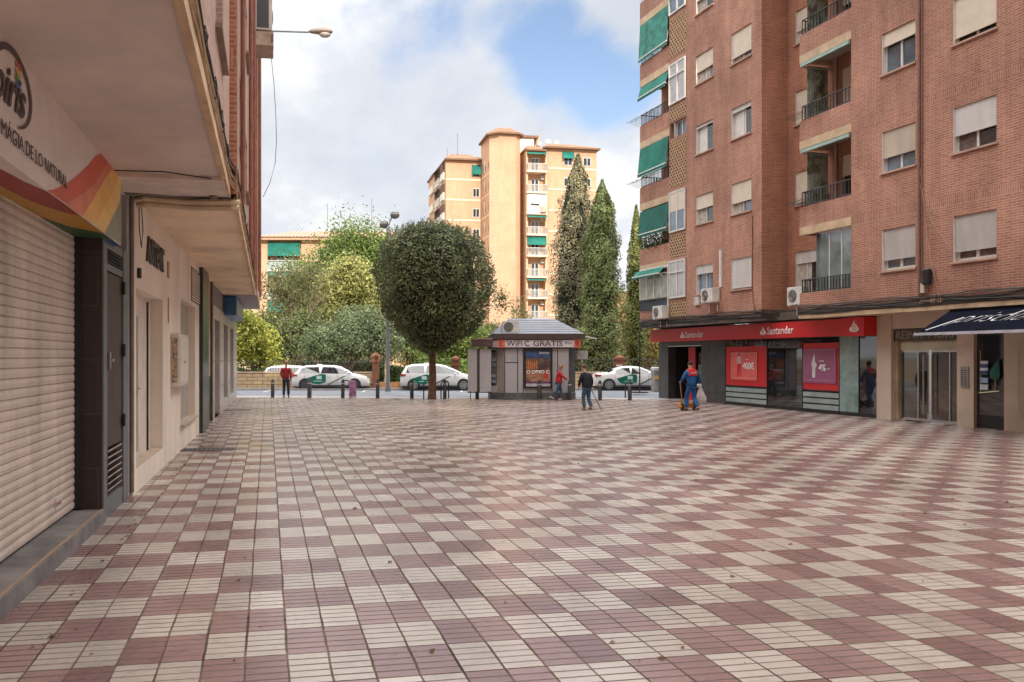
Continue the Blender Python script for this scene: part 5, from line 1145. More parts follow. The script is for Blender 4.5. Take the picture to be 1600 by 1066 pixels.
    for sd in (1, -1):
        z0 = P[1][2]; M().add([(-xc+.005, sd*.66, z0+.02), (-xc+.02, sd*.80, z0+.0), (-xc+.34, sd*.895, z0+.04), (-xc+.34, sd*.89, z0+.12), (-xc+.03, sd*.78, z0+.16), (-xc+.02, sd*.60, z0+.14)], [(0, 1, 4, 5), (1, 2, 3, 4)]).build('tail_lamp', LAMPR, t)
        M().add([(xc-.30, sd*.86, .70), (xc-.06, sd*.74, .62), (xc-.08, sd*.72, .70), (xc-.36, sd*.86, .80)], [(0, 1, 2, 3)]).build('headlamp', LAMPW, t)
    M().box(xc-.06, xc+.004, -.5, .5, .30, .42).build('grille', BLACK, t)
    if taxi:
        for sd in (1, -1):
            y = sd*.897; o = 1
            pt = [(midx-.62, .42), (midx-.05, .36), (midx+.32, .50), (midx+.34, .92), (midx+.05, .97), (midx-.40, .84), (midx-.85, .70)]
            g = M().add([(x, y, z) for x, z in pt], [tuple(range(len(pt)))]); g.build('door_patch', TAXG, t)
            M().add([(x, y+sd*.003, z) for x, z in ((midx-.22, .66), (midx+.08, .66), (midx+.08, .86), (midx-.22, .86))], [(0, 1, 2, 3)]).build('patch_badge', plain('badge_pale', (.5, .62, .58), .5, .3, 18), t)
            M().add([(x, y+sd*.003, z) for x, z in ((midx-.40, .53), (midx+.12, .53), (midx+.12, .565), (midx-.40, .565))], [(0, 1, 2, 3)]).build('patch_line', plain('badge_pale', (.5, .62, .58), .5, .3, 18), t)
            M().add([(x, y, z) for x, z in ((midx+.38, .33), (midx+.50, .33), (midx+1.52, .86), (midx+1.40, .86))], [(0, 1, 2, 3)]).build('diagonal_stripe', plain('stripe_olive', (.035, .075, .055), .5, .1), t)
        M().box(-.9, -.6, -.16, .16, P[cabi[2]][1]+.01, P[cabi[2]][1]+.06).build('roof_light', W_FRAME, t, bevel=.02)
    return t
def carpos(px, py): return gnd(px, py, -.1)
def z_of(py): return F_*(HC+.1)/(py-HY)
g_ = 'white taxis waiting along the road'
car('wagon', 'white estate taxi half hidden behind the woman in red and the next taxi', carpos(465, 607.2), -A, group=g_, sc_=.97, rim=RIMD)
car('wagon', 'white estate taxi with a green door patch standing behind the wrapped bin', carpos(519, 609.2), -A, group=g_, sc_=1.0, rim=RIMD)
car('mpv', 'white people-carrier taxi seen behind the trunk of the round tree', carpos(686, 609.6), -A, group=g_, sc_=.98)
car('sedan', 'white saloon taxi between the man with the cane and the bank corner', carpos(987, 609.6), -A, group=g_, sc_=1.0, rim=RIM)
car('hatch', 'yellow and black small car poking out past the left shops', carpos(352, 607.5), -A, paint=plain('yellow_car', (.50, .38, .03), .3, .3, 2), taxi=False)
far = [(300, 577.5, 'hatch', (.5, .52, .55), 'pale parked car beyond the left hedge'), (432, 577.8, 'sedan', (.42, .46, .5), 'silver car parked beyond the hedge above the estate taxis'), (1006, 579, 'wagon', (.55, .58, .6), 'white car parked far off left of the brick gate pillar by the bank'), (1044, 580, 'mpv', (.55, .6, .62), 'white car parked far off right of the brick gate pillar by the bank')]
for x, y, k, c, l in far: car(k, l, gnd(x, y), -A, paint=plain('far_car_%d' % x, c, .3, .05), taxi=False)
# ================================================================ wall, hedge, park gate pillars
WB = brick_mat('cream_block_wall', (.50, .37, .22), (.56, .42, .26), (.20, .13, .08), scale_w=.62, row=.22, msize=.02)
RBK = brick_mat('gate_brick', (.24, .08, .045), (.30, .11, .06), (.24, .14, .09))
w_ = thing('park_wall', 'low cream block wall with a dark railing behind the waiting taxis', 'wall', s2w(-12, 0), -A)
M().box(0, 19.1, 0, .25, 0, .92).build('block_wall', WB, w_); M().box(-.02, 19.12, -.03, .28, .92, .98).build('coping', STONE, w_)
railing(w_, [(0, .12), (19.1, .12)], .98, 1.6, IRON, .16, .010)
w2 = thing('park_wall', 'low ochre earth-coloured retaining wall behind the lamp post', 'wall', s2w(7.3, 0), -A)
M().box(0, 7.6, 0, .25, 0, .36).build('ochre_wall', plain('ochre', (.42, .22, .10), .9, .2), w2)
w3 = thing('park_wall', 'low cream block wall with railing behind the saloon taxi', 'wall', s2w(14.95, 0), -A)
M().box(0, 16, 0, .25, 0, .92).build('block_wall', WB, w3); M().box(-.02, 16, -.03, .28, .92, .98).build('coping', STONE, w3); railing(w3, [(0, .12), (16, .12)], .98, 1.7, IRON, .16, .012)
def pillar(px, h, label, depth=.12, w=.55):
    # place on the wall line by its pixel column
    s = SFR.at(px, 600, depth)[0]; t = thing('brick_pillar', label, 'pillar', s2w(s, depth), -A, 'brick park gate pillars')
    M().box(-w/2, w/2, -w/2, w/2, 0, h-.18).build('shaft', RBK, t); M().box(-w/2-.06, w/2+.06, -w/2-.06, w/2+.06, h-.5, h-.38).box(-w/2-.08, w/2+.08, -w/2-.08, w/2+.08, h-.18, h-.06).build('cornice', RBK, t)
    M().add([(-w/2, -w/2, h-.06), (w/2, -w/2, h-.06), (w/2, w/2, h-.06), (-w/2, w/2, h-.06), (0, 0, h+.12)], [(0, 1, 4), (1, 2, 4), (2, 3, 4), (3, 0, 4)]).build('cap', RBK, t)
pillar(587, 2.05, 'brick gate pillar between the estate taxi and the lamp post', w=.38)
pillar(712, 1.85, 'brick gate pillar above the bonnet of the people-carrier taxi', w=.46); pillar(968, 1.9, 'brick gate pillar above the saloon taxi', w=.5)
pillar(1008, 2.9, 'sunlit brick gate pillar farther off near the bank corner', depth=20, w=.55)
pg = thing('playground_frame', 'playground tower with blue and orange panels behind the park gate', 'playground', gnd(562, 583), -A)
m = M()
for x in (-1.1, -.3, .6, 1.4): m.tube([(x, 0, 0), (x, 0, 2.4)], .05, 6)
m.build('post', plain('play_post', (.40, .12, .10), .5, .2), pg)
M().box(-1.15, -.35, -.05, .05, 1.3, 2.0).build('blue_panel', plain('play_blue', (.05, .28, .50), .5, .1), pg); M().box(.5, 1.4, -.05, .05, 1.5, 2.2).build('orange_panel', plain('play_orange', (.60, .28, .05), .5, .1), pg)
M().box(-.6, .5, -.05, .05, .3, 1.1).build('pink_panel', plain('play_pink', (.55, .30, .32), .5, .3, 4), pg); M().box(.7, 1.5, -.05, .05, .2, 1.2).build('white_panel', plain('play_white', (.62, .60, .58), .5, .3, 4), pg)
M().quad((-.2, -.1, .2), (-.2, -.6, .2), (.6, -.6, 1.5), (.6, -.1, 1.5)).build('slide', plain('play_yellow', (.6, .45, .05), .4, .1), pg)
sh = thing('kiosk_shed', 'pale flat-roofed park hut behind the lamp post', 'hut', gnd(630, 579), -A)
M().box(-2.2, 2.2, 0, 2, 0, 1.9).build('wall', plain('hut_pale', (.5, .47, .42), .7, .2), sh); M().box(-2.4, 2.4, -.3, 2.3, 1.9, 2.15).build('roof', W_FRAME, sh)
# ================================================================ foliage
def leaves_mesh(cent, nrm, size, asp=.55, jit=.8):
    n = len(cent); d = nrm+RNG.normal(size=(n, 3))*jit; d /= np.linalg.norm(d, axis=1)[:, None]+1e-9
    a = np.cross(d, RNG.normal(size=(n, 3))); a /= np.linalg.norm(a, axis=1)[:, None]+1e-9; b = np.cross(d, a)
    s = (size*(.6+.8*RNG.random(n)))[:, None]
    V = np.stack([cent-a*s, cent-b*s*asp, cent+a*s, cent+b*s*asp], 1).reshape(-1, 3)
    F = np.arange(4*n).reshape(-1, 4)
    return V, F
def mesh_np(name, V, F, mat, parent, **kw):
    me = bpy.data.meshes.new(name); n = len(F); me.vertices.add(len(V)); me.vertices.foreach_set('co', V.astype(np.float32).ravel())
    me.loops.add(n*4); me.loops.foreach_set('vertex_index', F.astype(np.int32).ravel()); me.polygons.add(n)
    me.polygons.foreach_set('loop_start', np.arange(0, 4*n, 4, dtype=np.int32)); me.materials.append(mat); me.update(calc_edges=True)
    o = bpy.data.objects.new(name, me); COL.objects.link(o); o.parent = parent; return tag(o, **kw)
def clumps(ells, n_cl, per, r, shell=.55, flat=1.):
    """leaf positions in clumps spread over a union of ellipsoids [(c, (rx,ry,rz), weight)]"""
    W = np.array([e[2] for e in ells], float); W /= W.sum(); C, Nn = [], []
    for k in range(n_cl):
        e = ells[RNG.choice(len(ells), p=W)]; d = RNG.normal(size=3); d /= np.linalg.norm(d); q = shell+(1-shell)*RNG.random()**.6
        c = np.array(e[0])+d*np.array(e[1])*q; m_ = int(per*(.5+RNG.random())); rr = r*(.6+.8*RNG.random())
        P = c+RNG.normal(size=(m_, 3))*rr*np.array([1, 1, flat]); C.append(P); dn = d/np.array(e[1]); dn /= np.linalg.norm(dn); dn = dn+np.array([0, 0, .35]); Nn.append(np.repeat(dn[None], m_, 0))
    return np.concatenate(C), np.concatenate(Nn)
def limbs(parent, H, r0, crown_c, crown_r, n=7, mat=None, lean=(0, 0), name='trunk', fork=.45):
    m = M(); top = Vector((lean[0], lean[1], H*fork)); pts = [Vector((0, 0, -.1)), Vector((.05, .02, H*fork*.4)), top]
    m.tube([Vector((0, 0, -.12)), Vector((0, 0, .15)), Vector((lean[0]*.4, lean[1]*.4, H*fork*.5)), top], [r0*1.35, r0, r0*.85, r0*.75], 10)
    for i in range(n):
        a = 6.283*i/n+RNG.random()*.6; q = .55+.35*RNG.random()
        e = Vector(crown_c)+Vector((math.cos(a)*crown_r[0]*q, math.sin(a)*crown_r[1]*q, crown_r[2]*(RNG.random()*1.1-.25)))
        mid = top.lerp(e, .5)+Vector((RNG.normal()*.15, RNG.normal()*.15, -.05*crown_r[2]))
        m.tube([top-Vector((0, 0, .25)), mid, e], [r0*.5, r0*.3, r0*.08], 6)
        for j in range(3):
            f = e+Vector(RNG.normal(size=3))*crown_r[0]*.28; m.tube([mid.lerp(e, .4), f], [r0*.16, r0*.04], 4)
    return m.build(name, mat or WOOD, parent, smooth=True)
# --- clipped round tree on the plaza
TG = gnd(675, 623.5); rt = thing('round_tree', 'dense round clipped dark green tree standing alone on the plaza edge', 'tree', TG)
sc_m = 38.66/F_
def u_of(px): return (px-675)*sc_m
def z_px(py, zz=38.66): return HC+(HY-py)/F_*zz
m = M().tube([(0, 0, -.05), (0, 0, .1), (.03, 0, 1.0), (.0, 0, 2.3), (.05, .05, 3.2)], [.24, .19, .165, .15, .14], 12)
for i in range(9):
    a = 6.28*i/9; m.tube([(0, 0, 2.1), (.8*math.cos(a), .8*math.sin(a), 3.3), (1.7*math.cos(a), 1.7*math.sin(a), 4.6+.8*RNG.random())], [.09, .06, .02], 6)
m.build('trunk', plain('bark_brown', (.15, .085, .05), .95, .35, 7, bumps=.5), rt, smooth=True)
def crown_prof():      # outline of the crown: (z, left u, right u)
    P = [(354, 642, 706), (359, 624, 726), (366, 610, 742), (378, 600, 752), (400, 592, 760), (425, 589, 766), (450, 589, 769), (470, 592, 768), (500, 606, 756), (520, 616, 740), (535, 630, 722), (546, 648, 703), (553, 664, 688)]
    return [(z_px(y), u_of(a), u_of(b)) for y, a, b in P]
CP = crown_prof(); zs = np.array([p[0] for p in CP][::-1]); lu = np.array([p[1] for p in CP][::-1]); ru = np.array([p[2] for p in CP][::-1])
n = 27000; z = zs[0]+(zs[-1]-zs[0])*RNG.random(n)**.92; th = RNG.random(n)*6.283; l = np.interp(z, zs, lu); r_ = np.interp(z, zs, ru)
cx, hw = (l+r_)/2, (r_-l)/2; q = 1-.22*RNG.random(n)**1.7
low = np.array([noise.noise(Vector((math.cos(t)*2.1, math.sin(t)*2.1, zz*1.1))) for t, zz in zip(th, z)]); q *= 1+.22*low
q *= 1+.09*np.array([noise.noise(Vector((math.cos(t)*7, math.sin(t)*7, zz*3.2))) for t, zz in zip(th, z)])
capz = np.clip((z-zs[0])/.5, 0, 1); fill = np.where((z > zs[-1]-.6) | (z < zs[0]+.8), RNG.random(n)**.5, 1.); q = q*fill
ux = cx+hw*np.cos(th)*q; uy = hw*np.sin(th)*q
ca, sa = math.cos(-A), math.sin(-A); P = np.stack([ux*ca-uy*sa, ux*sa+uy*ca, z], 1)
nn = np.stack([np.cos(th)*ca-np.sin(th)*sa, np.cos(th)*sa+np.sin(th)*ca, (z-4.9)/2.6], 1)
V, Fq = leaves_mesh(P, nn, .068, .45, 1.0)
# sprigs poking out on top and at the right
S = []; SN = []
for i in range(620):
    if i < 380: t = RNG.random()*6.28; k = RNG.random()**.5; zz = zs[-1]-.55*k*k-.02; base = Vector((u_of(675)+2.1*k*math.cos(t)*ca, 2.1*k*math.sin(t), zz)); d = Vector((RNG.normal()*.25, RNG.normal()*.25, 1)); Ln = .12+.30*RNG.random()
    else: zz = 3.0+2.9*RNG.random(); t = RNG.normal()*.5; rr = np.interp(zz, zs, ru); base = Vector((rr*.97*math.cos(t), rr*math.sin(t), zz)); sg_ = 1 if RNG.random() < .62 else -1; rr = rr if sg_ > 0 else -np.interp(zz, zs, lu); base = Vector((sg_*rr*.97*math.cos(t), rr*math.sin(t), zz)); d = Vector((.9*sg_, RNG.normal()*.3, .35+RNG.normal()*.3)); Ln = .10+.30*RNG.random()
    for j in range(7): S.append(np.array(base+d.normalized()*Ln*j/6)+RNG.normal(size=3)*.018); SN.append(np.array([RNG.normal(), RNG.normal(), .3]))
V2, F2 = leaves_mesh(np.array(S), np.array(SN), .045, .45, .8)
mesh_np('crown', np.vstack([V, V2]), np.vstack([Fq, F2+len(V)]), leaf_mat('round_tree_leaves', [(0.094, 0.121, 0.055), (0.156, 0.203, 0.086), (0.242, 0.296, 0.133), (0.164, 0.211, 0.09), (0.101, 0.129, 0.058), (0.328, 0.265, 0.133)], .4, .25), rt)
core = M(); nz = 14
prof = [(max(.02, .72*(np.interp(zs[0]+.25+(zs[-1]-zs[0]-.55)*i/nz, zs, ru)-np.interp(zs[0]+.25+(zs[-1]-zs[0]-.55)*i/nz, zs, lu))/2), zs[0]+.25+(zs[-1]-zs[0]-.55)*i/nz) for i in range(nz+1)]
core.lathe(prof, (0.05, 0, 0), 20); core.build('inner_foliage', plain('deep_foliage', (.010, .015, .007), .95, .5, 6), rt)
# --- cypresses
def cypress(px, py_base, dist, top_py, wpx, label, cols, n=26000, loose=.18, pxt=None, base_w=.75, leaf=.09):
    b = Vector((*atd(px, HY, dist)[:2], 0)); H = HC+(HY-top_py)/F_*dist; w = wpx/2/F_*dist
    t = thing('cypress_tree', label, 'tree', b, -A)
    z = H*RNG.random(n)**.85*.985+.02*H; f = z/H; prof = np.interp(f, [0, .06, .2, .45, .7, .88, 1.], [base_w*.6, base_w, .98, 1., .78, .42, .04])*w
    th = RNG.random(n)*6.283; q = 1-loose*1.6*RNG.random(n)**1.3
    nz_ = np.array([noise.noise(Vector((math.cos(a)*1.6, math.sin(a)*1.6, zz*.75))) for a, zz in zip(th, z)]); n2 = np.array([noise.noise(Vector((math.cos(a)*5, math.sin(a)*5, zz*2.2+9))) for a, zz in zip(th, z)])
    q *= 1+loose*1.5*nz_+loose*.9*n2; sh = 0 if pxt is None else (pxt-px)/F_*dist
    P = np.stack([prof*np.cos(th)*q+sh*f*f, prof*np.sin(th)*q, z], 1); nn = np.stack([np.cos(th), np.sin(th), .5+0*th], 1)
    V, Fq = leaves_mesh(P, nn, leaf, .45, .7); mesh_np('crown', V, Fq, leaf_mat('leaves_'+label[:24], cols, .6, .15), t)
    M().tube([(0, 0, -.1), (0, 0, H*.2), (sh*.5, 0, H*.7), (sh, 0, H*.97)], [.30, .26, .15, .03], 9).build('trunk', WOOD, t)
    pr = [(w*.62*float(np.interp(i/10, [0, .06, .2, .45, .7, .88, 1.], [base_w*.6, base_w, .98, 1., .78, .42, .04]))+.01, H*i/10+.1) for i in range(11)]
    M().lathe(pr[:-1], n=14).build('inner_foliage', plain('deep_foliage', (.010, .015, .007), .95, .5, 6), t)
    return t
cypress(897, 0, 61, 243, 80, 'tall ragged olive-brown cypress left of the greener one behind the kiosk', [(0.211, 0.187, 0.101), (0.296, 0.265, 0.148), (0.374, 0.335, 0.195), (0.14, 0.133, 0.07)], 40000, .42, pxt=903, leaf=.085)
cypress(938, 0, 57, 283, 72, 'bright green cypress with a pointed top right of the kiosk', [(0.156, 0.195, 0.062), (0.234, 0.281, 0.094), (0.312, 0.351, 0.14), (0.101, 0.133, 0.047)], 38000, .30, pxt=941, leaf=.078)
cypress(994, 0, 63, 322, 34, 'narrow yellow-green cypress hugging the corner of the red brick block', [(0.163, 0.193, 0.044), (0.252, 0.267, 0.074), (0.326, 0.326, 0.104), (0.089, 0.133, 0.044)], 13000, .2, leaf=.085)
# --- park trees
def tree(px, dist, ells_px, label, cols, n_cl, per, r, leaf, mat=None, trunk_r=.2, trunk_px=None, name='park_tree', fork=.42, shell=.4, nl=7, asp=.5, flat=.8, inner=False):
    """ells_px: crown lobes as (cx, cy, rx, ry) pixels at distance dist"""
    k = dist/F_; b = Vector((*atd(trunk_px or px, HY, dist)[:2], 0)); t = thing(name, label, 'tree', b, -A)
    E = []
    for cx, cy, rx, ry in ells_px: E.append((((cx-(trunk_px or px))*k, RNG.normal()*.3, HC+(HY-cy)*k), (rx*k, rx*k*.75, ry*k), rx*ry))
    C, Nn = clumps(E, n_cl, per, r, shell, flat); ok = C[:, 2] > .25; C, Nn = C[ok], Nn[ok]
    V, Fq = leaves_mesh(C, Nn, leaf, asp, .9); mesh_np('crown', V, Fq, leaf_mat('leaves_'+label[:26], cols, .6, .35), t)
    big = max(E, key=lambda e: e[2]); limbs(t, big[0][2], trunk_r, big[0], big[1], nl, mat or WOOD, (big[0][0]*.4, 0), fork=fork)
    return t
tree(392, 57, [(392, 535, 36, 38), (378, 505, 22, 25), (415, 560, 20, 22)], 'low bright yellow-green tree at the far end of the left shops', [(.34, .40, .08), (.48, .50, .10), (.54, .50, .10), (.20, .28, .06)], 300, 40, .33, .10, trunk_px=408, fork=.3, trunk_r=.13)
tree(548, 76, [(545, 395, 42, 45), (510, 425, 34, 34), (585, 400, 32, 42), (560, 450, 50, 40), (600, 440, 30, 40), (520, 470, 40, 40), (470, 450, 40, 34), (480, 490, 40, 30)], 'tall feathery green tree reaching above the roof of the tan block', [(0.095, 0.162, 0.041), (0.162, 0.243, 0.061), (0.27, 0.324, 0.081), (0.135, 0.216, 0.054)], 950, 48, .62, .12, trunk_px=552, fork=.5, trunk_r=.3, flat=1.3)
tree(545, 66, [(535, 450, 42, 32), (565, 440, 28, 26), (590, 490, 26, 26), (520, 485, 30, 26), (548, 420, 22, 18)], 'yellow-leaved tree in the middle of the park trees', [(.36, .36, .12), (.46, .44, .15), (.30, .34, .12), (.52, .48, .18)], 420, 36, .45, .12, trunk_px=535, fork=.4)
tree(445, 62, [(445, 440, 34, 30), (425, 455, 24, 30), (470, 470, 36, 40), (440, 500, 34, 36), (490, 430, 26, 20)], 'thin olive tree with many bare brown twigs left of the yellow tree', [(0.176, 0.162, 0.081), (0.23, 0.216, 0.095), (0.135, 0.162, 0.068), (0.297, 0.257, 0.135)], 230, 30, .40, .09, trunk_px=462, fork=.3, mat=WOOD_G, nl=14, trunk_r=.22)
tree(545, 56, [(545, 530, 58, 34), (510, 545, 40, 30), (590, 535, 38, 34), (560, 500, 40, 20)], 'broad grey-green olive tree behind the estate taxis', [(.11, .15, .075), (.17, .22, .11), (.22, .27, .14), (.09, .12, .06)], 520, 40, .36, .085, trunk_px=545, fork=.35, nl=9)
tree(430, 60, [(440, 535, 44, 34), (470, 520, 32, 34), (415, 520, 22, 30)], 'mixed green tree with a forked leaning trunk above the rear of the taxis', [(0.108, 0.162, 0.047), (0.162, 0.216, 0.068), (0.216, 0.203, 0.095), (0.074, 0.115, 0.041)], 360, 36, .36, .09, trunk_px=466, fork=.3, mat=WOOD_G, nl=9)
tree(725, 62, [(720, 530, 42, 26), (690, 545, 40, 24), (745, 545, 26, 26)], 'leafy bright green tree behind the clipped tree and the kiosk shutters', [(0.121, 0.189, 0.041), (0.203, 0.27, 0.068), (0.27, 0.324, 0.081), (0.068, 0.108, 0.027)], 330, 36, .36, .09, trunk_px=700, fork=.35)
tree(640, 70, [(640, 520, 40, 40), (615, 480, 26, 40), (660, 560, 30, 16)], 'green tree with an orange-lit trunk behind the round tree', [(0.081, 0.135, 0.041), (0.135, 0.203, 0.061), (0.189, 0.243, 0.081)], 300, 40, .45, .11, trunk_px=634, fork=.35, mat=plain('bark_orange_lit', (.32, .17, .09), .9, .3, 5))  # orange light on the trunk is put into the bark colour
tree(1005, 70, [(1002, 520, 26, 36), (985, 500, 14, 40), (1022, 540, 20, 24)], 'yellow-brown autumn tree beside the bank corner', [(0.216, 0.189, 0.068), (0.297, 0.23, 0.081), (0.162, 0.149, 0.054), (0.405, 0.351, 0.081)], 260, 36, .40, .10, trunk_px=1012, fork=.35)
tree(330, 70, [(330, 500, 60, 50), (300, 540, 40, 30)], 'dark green park tree beyond the far left shops', [(0.068, 0.108, 0.027), (0.108, 0.162, 0.041)], 250, 36, .5, .12, fork=.35)
tree(1070, 72, [(1070, 510, 60, 44), (1120, 530, 50, 30)], 'green park tree beyond the bank building', [(0.068, 0.108, 0.027), (0.108, 0.162, 0.041)], 250, 36, .5, .12, fork=.35)
tree(812, 86, [(806, 480, 12, 16), (826, 472, 12, 14), (815, 500, 18, 22)], 'sparse little tree showing above the kiosk roof against the tower', [(0.135, 0.149, 0.068), (0.189, 0.189, 0.081)], 60, 18, .30, .09, fork=.5, trunk_r=.08)
tree(770, 64, [(775, 525, 16, 22), (783, 470, 9, 20)], 'scraggly shrub tree between the clipped tree and the kiosk', [(0.095, 0.135, 0.041), (0.216, 0.176, 0.068)], 80, 24, .30, .08, fork=.4, trunk_r=.08)
# hedges and dark shrub belt at the back of the park
def hedge(px0, px1, dist, top_py, label, cols, name='hedge', n=9000, leaf=.09, depth=1.2, cat='hedge'):
    k = dist/F_; b = Vector((*atd(px0, HY, dist)[:2], 0)); t = thing(name, label, cat, b, -A); L = (px1-px0)*k; H = HC+(HY-top_py)*k
    P = np.stack([RNG.random(n)*L, RNG.random(n)*depth, RNG.random(n)**.7*H], 1); P[:, 2] *= 1+.25*np.array([noise.noise(Vector((p[0]*.8, p[1], 3))) for p in P]); side = RNG.random(n) < .6; P[side, 1] *= .25
    nn = np.tile(np.array([0, -1, .6]), (n, 1)); V, Fq = leaves_mesh(P, nn, leaf, .5, .8); mesh_np('foliage', V, Fq, leaf_mat('hedge_'+label[:22], cols, .6, .25), t)
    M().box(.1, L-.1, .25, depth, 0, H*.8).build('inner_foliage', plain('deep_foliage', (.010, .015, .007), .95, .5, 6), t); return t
hedge(360, 475, 55.5, 578, 'green hedge above the cream wall left of the taxis', [(0.095, 0.162, 0.041), (0.162, 0.23, 0.054), (0.068, 0.108, 0.027)])
hedge(470, 600, 60, 566, 'darker shrub belt between the olive tree and the playground', [(0.068, 0.108, 0.034), (0.135, 0.176, 0.054), (0.189, 0.162, 0.068)], n=8000)
hedge(608, 660, 58, 575, 'low dark bush behind the lamp post', [(0.041, 0.068, 0.02), (0.081, 0.121, 0.041)], n=5000)
hedge(655, 780, 60, 562, 'sunlit hedge behind the people-carrier taxi', [(0.108, 0.176, 0.041), (0.189, 0.27, 0.068), (0.068, 0.121, 0.027)], n=9000)
hedge(905, 1040, 60, 580, 'low dark hedge behind the saloon taxi', [(0.041, 0.068, 0.02), (0.081, 0.115, 0.041)], n=8000)
def belt(px0, px1, dist, top, cols, label, n):
    k = dist/F_; V_, F_2 = [], []; t = thing('tree_belt', label, 'trees', Vector((*atd(px0, HY, dist)[:2], 0)), -A); L = (px1-px0)*k; H = HC+(HY-top)*k
    x = RNG.random(n)*L; z = RNG.random(n)**.9*H*(.82+.35*np.array([noise.noise(Vector((q*.22, 0, 1.7))) for q in x])); P = np.stack([x, RNG.random(n)*4, np.maximum(z, .2)], 1)
    V, Fq = leaves_mesh(P, np.tile([0, -1, .5], (n, 1)), .22, .6, .9); mesh_np('foliage', V, Fq, leaf_mat('belt_'+label[:16], cols, .7, .25), t); t['kind'] = 'stuff'
belt(250, 790, 100, 500, [(0.068, 0.108, 0.027), (0.121, 0.162, 0.054), (0.176, 0.176, 0.068), (0.095, 0.135, 0.041)], 'far tree belt closing the park behind the nearer trees', 20000)
belt(880, 1240, 104, 520, [(0.108, 0.121, 0.041), (0.176, 0.162, 0.068), (0.081, 0.121, 0.041)], 'far tree belt behind the cypresses and the bank', 12000)
# ================================================================ tower block
TO = atd(697, HY, 119); TAN = R(-1.22); tb = thing('apartment_tower', 'tall orange brick tower with white balconies and green awnings behind the trees', 'building', Vector((TO.x, TO.y, 0)), TAN)
TWL = plain('tower_white', (.72, .66, .58), .6, .06); TBAND = plain('tower_band', (.74, .60, .44), .7, .06); TROOF = brick_mat('roof_tile', (.30, .15, .09), (.40, .22, .13), (.16, .08, .05), scale_w=.25, row=9., msize=.03)
def tprism(pts, z0, z1, mat, nm): return M().prism(pts, z0, z1).build(nm, mat, tb)
main = [(0, 0), (4.96, 0), (4.96, -4.9), (6.06, -6.0), (8.29, -6.0), (9.2, -5.2), (9.2, -2.2), (9.75, -2.2), (9.75, -5.0), (12.5, -5.0), (12.5, -5.7), (12.8, -6.0), (19.5, -6.0), (19.5, 12), (-2.8, 16), (-.2, .15)]
tprism([(0, 0), (5.2, 0), (5.2, 15), (.1, 15.5)], 0, 28.9, BRICK_T, 'left_wing')
tprism([(4.96, .1), (4.96, -4.9), (6.06, -6.0), (8.29, -6.0), (9.1, -5.2), (9.1, .1)], 0, 31.25, BRICK_T, 'stair_tower')
M().quad((4.955, -4.905, 0), (6.055, -6.005, 0), (6.055, -6.005, 31.2), (4.955, -4.905, 31.2)).build('sunlit_corner', BRICK_T_LIT, tb)  # overlay painting the left chamfer paler, as if catching the sun
tprism([(9.1, .1), (9.1, -2.2), (9.75, -2.2), (9.75, -5.0), (12.5, -5.0), (12.5, -5.9), (12.8, -6.0), (19.5, -6.0), (19.5, 12), (9.1, 12)], 0, 29.6, BRICK_T, 'right_wing')
M().quad((9.745, -2.2, 0), (9.745, -6.0, 0), (9.745, -6.0, 29.2), (9.745, -2.2, 29.2)).box(9.70, 9.95, -6., -5.0, 0, 29.2).build('side_wall', BRICK_T_LIT, tb)
M().box(12.35, 12.62, -6.0, -5.0, 0, 29.2).build('side_wall', BRICK_T_LIT, tb)
def hip(pts, z0, ov, hgt, inset):
    c = (sum(p[0] for p in pts)/len(pts), sum(p[1] for p in pts)/len(pts)); n = len(pts)
    o = [(p[0]+(p[0]-c[0])/math.hypot(p[0]-c[0], p[1]-c[1])*ov, p[1]+(p[1]-c[1])/math.hypot(p[0]-c[0], p[1]-c[1])*ov) for p in pts]; i_ = [(c[0]+(p[0]-c[0])*inset, c[1]+(p[1]-c[1])*inset) for p in pts]
    M().add([(*p, z0+.22) for p in o]+[(*p, z0+hgt) for p in i_], [(i, (i+1) % n, (i+1) % n+n, i+n) for i in range(n)]+[tuple(range(n, 2*n))]).build('roof', TROOF, tb)
    M().prism(o, z0, z0+.215).build('eave', plain('tower_eave', (.22, .12, .07), .8, .15), tb)
hip([(0, 0), (5.4, 0), (5.4, 15), (.1, 15.5)], 28.9, .6, 1.9, .45); hip([(4.96, .1), (4.96, -4.9), (6.06, -6.0), (8.29, -6.0), (9.1, -5.2), (9.1, .1)], 31.25, .55, 1.15, .55)
hip([(12.3, -5.6), (12.8, -6.0), (19.5, -6.0), (19.5, 12), (12.3, 12)], 29.6, .7, 1.7, .45); hip([(9.75, -6), (12.4, -6), (12.4, 2), (9.75, 2)], 29.2, .35, 1.3, .4)
M().box(9.15, 12.0, -1.8, 4, 29.6, 32.0).build('roof_house', TWL, tb); M().box(9.0, 12.6, -2.1, 4.2, 32.0, 32.3).build('eave', plain('tower_eave', (.22, .12, .07), .8, .15), tb)
M().ball((14.0, -2, 31.5), .42, 10, (1, .4, 1)).ball((15.2, -2, 31.4), .40, 10, (1, .4, 1)).ball((12.9, -1.5, 31.3), .36, 10, (1, .4, 1)).build('satellite_dish', W_FRAME, tb, smooth=True); M().box(12.4, 13.0, -1, -.5, 30, 32.6).build('chimney', BRICK_T, tb)
for x, y, h in ((2.2, 3, 33.5), (.9, 4, 31.5)): M().tube([(x, y, 29), (x, y, h)], .04, 5).build('aerial', GREYM, tb)
FT = 2.80; zb = [28.9-1.2-.15-FT*k for k in range(10)]
